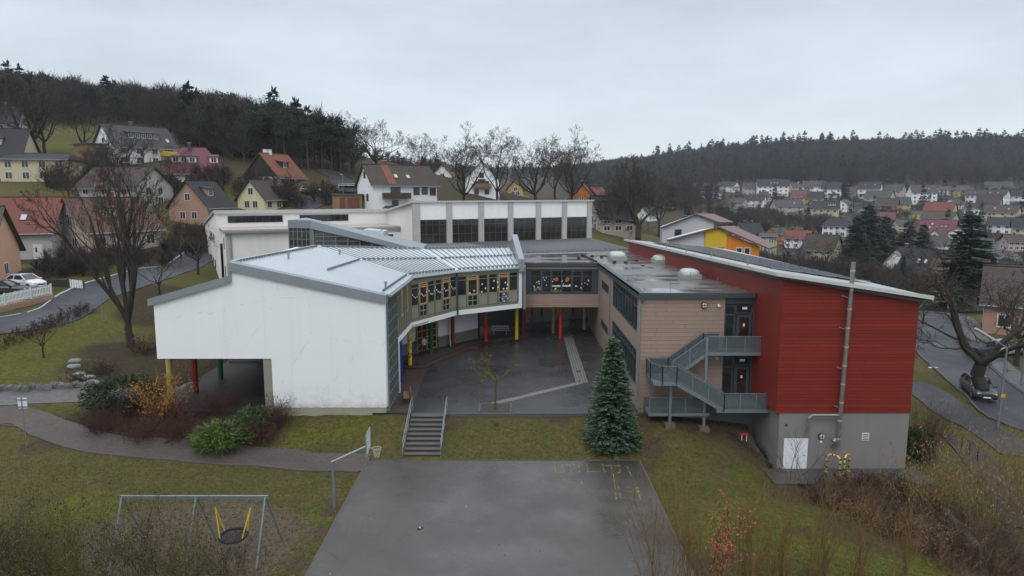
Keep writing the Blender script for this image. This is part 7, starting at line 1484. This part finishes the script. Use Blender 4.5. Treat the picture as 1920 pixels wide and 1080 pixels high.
# ---- shrubs
def shrub_np(seed, h, wd, n, r, kids=5, curl=.15, lo=.1):
    rng = random.Random(seed); S = []
    for k in range(n):
        az = rng.uniform(0, 6.28); q = Vector((rng.gauss(0, .12) * wd, rng.gauss(0, .12) * wd, -.1)); tgt = rng.uniform(.1, .62) * wd; L = h * rng.uniform(.6, 1.05); d = Vector((math.cos(az) * tgt, math.sin(az) * tgt, L)).normalized(); m = 5; rr = r * rng.uniform(.7, 1.2)
        for i in range(m):
            d = (d + Vector((rng.gauss(0, curl), rng.gauss(0, curl), rng.gauss(0, curl * .5)))).normalized(); e = q + d * L / m; S.append((*q, *e, lerp(rr, rr * .3, i / m), lerp(rr, rr * .3, (i + 1) / m)))
            for _ in range(kids if i / m >= lo else 0):
                if rng.random() < .6:
                    d2 = (d + Vector((rng.gauss(0, .6), rng.gauss(0, .6), rng.gauss(.1, .4)))).normalized(); l2 = L * rng.uniform(.1, .28); p2 = q.lerp(e, rng.random()); e2 = p2 + d2 * l2; S.append((*p2, *e2, rr * .4, rr * .2)); d3 = (d2 + Vector((rng.gauss(0, .5), rng.gauss(0, .5), .2))).normalized(); S.append((*e2, *(e2 + d3 * l2 * .6), rr * .25, rr * .15))
            q = e
    return np.array(S)
def shrub(loc, h, wd, label, seed, n=22, r=.014, mat=None, leaf=None, kids=4, name='shrub', cat_='shrub', group=None, curl=.15, lo=.1):
    o = thing(name, label, cat_, loc, 0, group); S = shrub_np(seed, h, wd, n, r, kids, curl, lo); link('twigs', npmesh('twigs', *tubes_np(S, 3), mat or TWIG), o); rs = np.random.RandomState(seed)
    for lf in (leaf or ()):
        lm, cnt, L, w_, mode = lf
        if mode == 'twig': I = rs.randint(0, len(S), cnt); P = S[I, :3] + (S[I, 3:6] - S[I, :3]) * rs.rand(cnt, 1); D = rs.normal(size=(cnt, 3)) + [0, 0, -.2]
        elif mode == 'hang': I = rs.randint(0, len(S), cnt); P = S[I, 3:6]; D = rs.normal(size=(cnt, 3)) * .25 + [0, 0, -1]
        else: P = rs.normal(size=(cnt, 3)); P /= np.linalg.norm(P, axis=1, keepdims=True); P = P * [wd * .5, wd * .5, h * .5] * (.55 + .5 * rs.rand(cnt, 1) ** .5) * (1 + .22 * np.sin(P[:, :1] * 7 + seed) * np.cos(P[:, 1:2] * 6)); D = P * [1, 1, .6] + rs.normal(size=(cnt, 3)) * .35; P = P + [0, 0, h * .48]; k_ = P[:, 2] > 0; P, D = P[k_], D[k_]
        link('leaves', npmesh('leaves', *leaves_np(P, D, L * rs.uniform(.6, 1.3, len(P)), w_ * rs.uniform(.6, 1.3, len(P)), rs), lm), o)
    return o
def sh(u, v, wpx, hpx, label, seed, **k):
    p = hit(u, v); s = (p.y * math.cos(PIT) + (H - p.z) * math.sin(PIT)) / F; return shrub(G(p.x, p.y), hpx * s, wpx * s, label, seed, **k)
for i, (u, v, w_, h_, lb) in enumerate(((190, 815, 90, 55, 'dark red twiggy shrub at the left end of the bed'), (262, 828, 110, 60, 'dark red twiggy shrub below the orange leaved one'), (335, 832, 90, 70, 'dark red twiggy shrub left of the green bush'), (520, 800, 80, 60, 'dark red twiggy shrub right of the green bush'), (490, 835, 80, 55, 'low dark red shrub at the right foot of the bed'), (410, 775, 110, 55, 'dark red shrub against the underpass floor'), (330, 790, 80, 50, 'dark red shrub behind the orange leaved one'), (240, 785, 80, 50, 'dark brown shrub under the low evergreen'))):
    sh(u, v, w_, h_, lb, 100 + i, n=70, r=.011, mat=TWIGR, leaf=((REDL, 2200, .07, .022, 'twig'),), kids=5)
sh(305, 800, 85, 105, 'shrub with withered orange leaves before the yellow column', 120, n=26, leaf=((ORL, 2600, .15, .03, 'twig'),), kids=5)
sh(415, 838, 96, 42, 'bright green leafy evergreen bush in the bed', 121, n=30, r=.01, kids=5, curl=.3, leaf=((GREENL, 1300, .36, .03, 'vol'), (GREENL, 3600, .3, .028, 'twig'), (DGREEN, 1200, .3, .03, 'vol')))
sh(478, 815, 70, 44, 'smaller darker green bush behind the bright green one', 122, n=24, r=.01, kids=5, curl=.3, leaf=((GREENL, 1300, .2, .026, 'twig'), (DGREEN, 2000, .2, .03, 'vol'), (GREENL, 900, .22, .026, 'vol')))
sh(235, 765, 118, 58, 'wide low dark evergreen beside the left path', 123, n=16, leaf=((DGREEN, 5200, .25, .045, 'vol'), (NEED, 1800, .22, .04, 'vol')))
sh(272, 665, 90, 40, 'low rusty brown shrub at the foot of the big tree', 124, n=40, mat=TWIGR, leaf=((DEADL, 1500, .1, .03, 'twig'),))
sh(355, 742, 40, 105, 'bare reddish sapling in front of the white gable', 125, n=6, r=.022, mat=TWIGR, kids=3)
sh(535, 772, 45, 42, 'dry twiggy plant at the foot of the white wall by the pier', 126, n=14, r=.008, mat=TWIGG); sh(618, 776, 30, 52, 'bare upright twigs growing against the white wall', 127, n=12, r=.01)
sh(216, 800, 60, 45, 'bare pale twiggy bush at the path fork', 128, n=20, r=.009, mat=TWIGG)
sh(150, 718, 70, 26, 'low brown perennial clump among the flagstones', 129, n=40, r=.007, mat=TWIGR, leaf=((DEADL, 900, .09, .03, 'twig'),)); sh(195, 700, 80, 30, 'brown withered perennials in the bed under the big tree', 130, n=50, r=.007, mat=TWIGR, leaf=((DEADL, 1200, .09, .03, 'twig'),))
sh(931, 803, 26, 14, 'small brown grass tuft on the bank below the planting pit', 131, n=50, r=.006, mat=TWIGR, kids=1)
# hedge along the left street
def hedge(name, lst, wd, h, label, seed, mat, leaf=None, dens=14, r=.009, cat_='hedge'):
    o = thing(name, label, cat_, G(*lst[0])); rs = random.Random(seed); S = []; inv = Vector(G(*lst[0]))
    for a, b in zip(lst[:-1], lst[1:]):
        L = math.hypot(b[0] - a[0], b[1] - a[1])
        for k in range(int(L * dens)):
            t = rs.random(); x, y = lerp(a[0], b[0], t) + rs.gauss(0, wd * .28), lerp(a[1], b[1], t) + rs.gauss(0, wd * .28); p = G(x, y, -.05) - inv; q = p
            d = Vector((rs.gauss(0, .35), rs.gauss(0, .35), 1)).normalized(); hh = h * rs.uniform(.6, 1.1)
            for i in range(3):
                e = q + d * hh / 3; S.append((*q, *e, r * (1 - i * .25), r * (.75 - i * .2)))
                for _ in range(3): d2 = (d + Vector((rs.gauss(0, .8), rs.gauss(0, .8), rs.gauss(0, .3)))).normalized(); p2 = q.lerp(e, rs.random()); S.append((*p2, *(p2 + d2 * hh * rs.uniform(.15, .35)), r * .6, r * .3))
                d = (d + Vector((rs.gauss(0, .3), rs.gauss(0, .3), .1))).normalized(); q = e
    S = np.array(S); link('twigs', npmesh('twigs', *tubes_np(S, 3), mat), o)
    if leaf: rs2 = np.random.RandomState(seed); lm, cnt, L, w_ = leaf; I = rs2.randint(0, len(S), cnt); link('leaves', npmesh('leaves', *leaves_np(S[I, 3:6], rs2.normal(size=(cnt, 3)), L, w_, rs2), lm), o)
    return o
hxy = lambda l: [(q.x, q.y) for q in (hit(u, v) for u, v in l)]
hedge('hedge', hxy([(0, 655), (60, 632), (110, 608), (165, 588)]), 1.6, .9, 'low ragged brown hedge between left street and lawn', 140, TWIGR, (DEADL, 5000, .1, .03))
hedge('hedge', hxy([(1540, 922), (1610, 920), (1690, 914)]), .9, .8, 'upper dark red hedge row below the grey base', 141, TWIGR, (REDL, 5000, .08, .025), 26)
hedge('hedge', hxy([(1520, 945), (1600, 955), (1700, 950)]), 1.0, .8, 'lower dark red hedge row below the grey base', 142, TWIGR, (REDL, 5000, .08, .025), 26)
hedge('hedge', hxy([(1600, 985), (1690, 1000), (1760, 1030), (1800, 1060)]), 2.6, 1.1, 'brown leafless thicket below the lawn edge at lower right', 143, TWIGT, (TAND, 5000, .09, .03), 30)
hedge('hedge', hxy([(1800, 645), (1850, 690)]), 1.0, 1.0, 'brown clipped hedge across the road', 144, TWIG, (DEADL, 2500, .1, .03), 22)
hedge('hedge', hxy([(1420, 838), (1460, 880), (1520, 920)]), .9, .25, 'dry stalks along the gravel foot of the grey wall', 145, TWIG, (DEADL, 2500, .09, .03), 12, .006)
sh(1738, 858, 70, 110, 'reddish brown bare bush at the right corner of the grey base', 150, n=90, r=.01, mat=TWIGR, kids=6); sh(1716, 868, 50, 62, 'dark green leafy bush in front of the reddish bush', 151, n=12, leaf=((DGREEN, 2600, .14, .05, 'vol'),))
sh(1492, 905, 95, 100, 'small bare bush in front of the white steel door', 152, n=9, r=.02, kids=4, mat=TWIGG)
for i, (u, v, w_, h_, lb) in enumerate(((1800, 985, 200, 165, 'hazel bush with yellow catkins nearest the red hedge rows'), (1880, 1010, 220, 200, 'large hazel bush with yellow catkins by the lower path'), (1740, 955, 120, 90, 'small hazel bush with catkins before the grey base corner'), (1925, 960, 120, 150, 'hazel bush with catkins cut by the right picture edge'))):
    sh(u, v, w_, h_, lb, 160 + i, n=34, r=.016, leaf=((CATK, 1900, .15, .02, 'hang'),), kids=5, name='hazel_bush', mat=TWIGT)
# willow rods and saplings at the bottom right, near the camera
def near(u, v, z=-1.6): q = PZ(u, v, z); return G(q.x, q.y)
for i, (u, v, vt, wd, n, lb) in enumerate(((1236, 1085, 862, 2.6, 34, 'willow with long thin rods at the near court corner'), (1290, 1095, 930, 1.6, 22, 'willow shoots right beside the near court corner'), (1405, 1085, 905, 2.0, 40, 'clump of upright brown willow rods right of the copper sapling'), (1462, 1080, 915, 2.0, 36, 'second clump of upright willow rods on the green slope'), (1535, 1085, 900, 2.2, 36, 'third clump of upright willow rods on the green slope'), (1612, 1090, 925, 2.0, 32, 'fourth clump of willow rods towards the lower right'), (1690, 1095, 950, 2.0, 28, 'last clump of willow rods at the lawn edge'))):
    p = near(u, v); hh = H + ray(u, vt).z * (p.y / ray(u, vt).y) - p.z; shrub(p, hh, wd * 1.6 if i == 0 else wd, lb, 170 + i, n=int(n * 1.05), r=.018, mat=ROD, kids=2 if i else 3, name='willow', curl=.06, lo=.35)
p = near(1342, 1095); shrub(p, 3.6, 1.5, 'sapling with withered copper leaves among the willow rods', 180, n=8, r=.017, mat=TWIG, leaf=((COPPER, 1100, .12, .035, 'twig'),), kids=4, name='beech_sapling')
for i, (u, v, vt, wd, lb) in enumerate(((50, 1105, 955, 4.2, 'bushy shrub with dark core in the lower left corner'), (165, 1110, 930, 3.8, 'lichen yellow shrub left of the swing legs'), (262, 1110, 925, 3.6, 'shrub with withered leaves before the left swing legs'), (345, 1115, 945, 3.6, 'shrub with yellow buds before the flat swing seat'), (430, 1120, 1005, 3.0, 'low shrub before the basket swing at the bottom edge'), (105, 1075, 935, 3.0, 'thin shrub on the grass behind the corner shrub'), (5, 1060, 930, 3.2, 'small shrub at the left picture edge below the sign'))):
    p = near(u, v); hh = H + ray(u, vt).z * (p.y / ray(u, vt).y) - p.z; shrub(p, hh, wd, lb, 190 + i, n=46, r=.013, mat=TWIGY if i % 2 else TWIG, leaf=((BUDY, 800, .05, .02, 'twig'), (DEADL, 420, .09, .035, 'twig')), kids=6, curl=.2)
Bp = [(1500, 925), (1700, 925), (1800, 965), (1880, 1010), (1990, 1060), (1990, 1120), (1800, 1110), (1760, 1066), (1690, 1020), (1610, 985), (1545, 950)]
tw = []
for i in range(4): tw.append(tubes_np(shrub_np(300 + i, 1.5, 1.5, 26, .012, 4, .25, .1), 3))
wood('thicket', 'reddish brown leafless thicket beyond the lawn edge at lower right', Bp, (12, 36, 22, 42), 1100, (1.0,), 21, (.6, 1.15), [(tw, [0, 0, 1, 2])], [TWIGT, TWIGR, TWIG])
# tufts and dead leaves strewn over the near grass
rs = np.random.RandomState(17); n = 90000; X = rs.uniform(-30, 22, n); Y = rs.uniform(22, 60, n); Z = hm_np(X, Y)
k = ~(((X > -8.8) & (X < 7.8) & (Y < 39.6)) | ((X > -9.3) & (X < 24) & (Y > 43.7)) | ((X > -25) & (X < -8) & (Y > 43.6)) | ((X > -6.7) & (X < -4.2) & (Y > 39)) | ((X > 15) & (Y > 37.8)))
u_, v_ = proj(X, Y, Z); pth = inpoly(u_, v_, [(-60, 735), (250, 735), (250, 752), (110, 760), (110, 790), (300, 835), (480, 850), (700, 855), (700, 895), (480, 875), (300, 865), (130, 838), (-60, 800)]); k &= ~pth
X, Y, Z = X[k], Y[k], Z[k]; n = len(X); D = rs.normal(size=(n, 3)) * .5 + [0, 0, 1]; V, Fc = leaves_np(np.stack([X, Y, Z - .01], -1), D, rs.uniform(.05, .13, n), rs.uniform(.01, .022, n), rs)
tag(link('grass', npmesh('grass', V, Fc, [leafm('dry_blade', (.11, .085, .035)), leafm('olive_blade', (.055, .06, .016)), leafm('green_blade', (.06, .08, .016)), DEADL], rs.choice(4, n, p=(.3, .4, .2, .1)))), 'dry and green grass blades with dead leaves on the lawns', None, None, 'stuff')
# ---------------------------------------------------------------- damp air
hz = MB(); hz.box(W, -1100, 1400, -120, 1850, -20, 150)
b = NB('haze_air'); b.t.nodes.remove(b.p); pv_ = b.n('ShaderNodeVolumePrincipled', {'Color': (.82, .9, 1.0, 1), 'Density': .00014, 'Anisotropy': .0}); b.t.links.new(pv_.outputs[0], b.out.inputs['Volume'])
tag(hz.build('haze', b.m), kind='stuff')
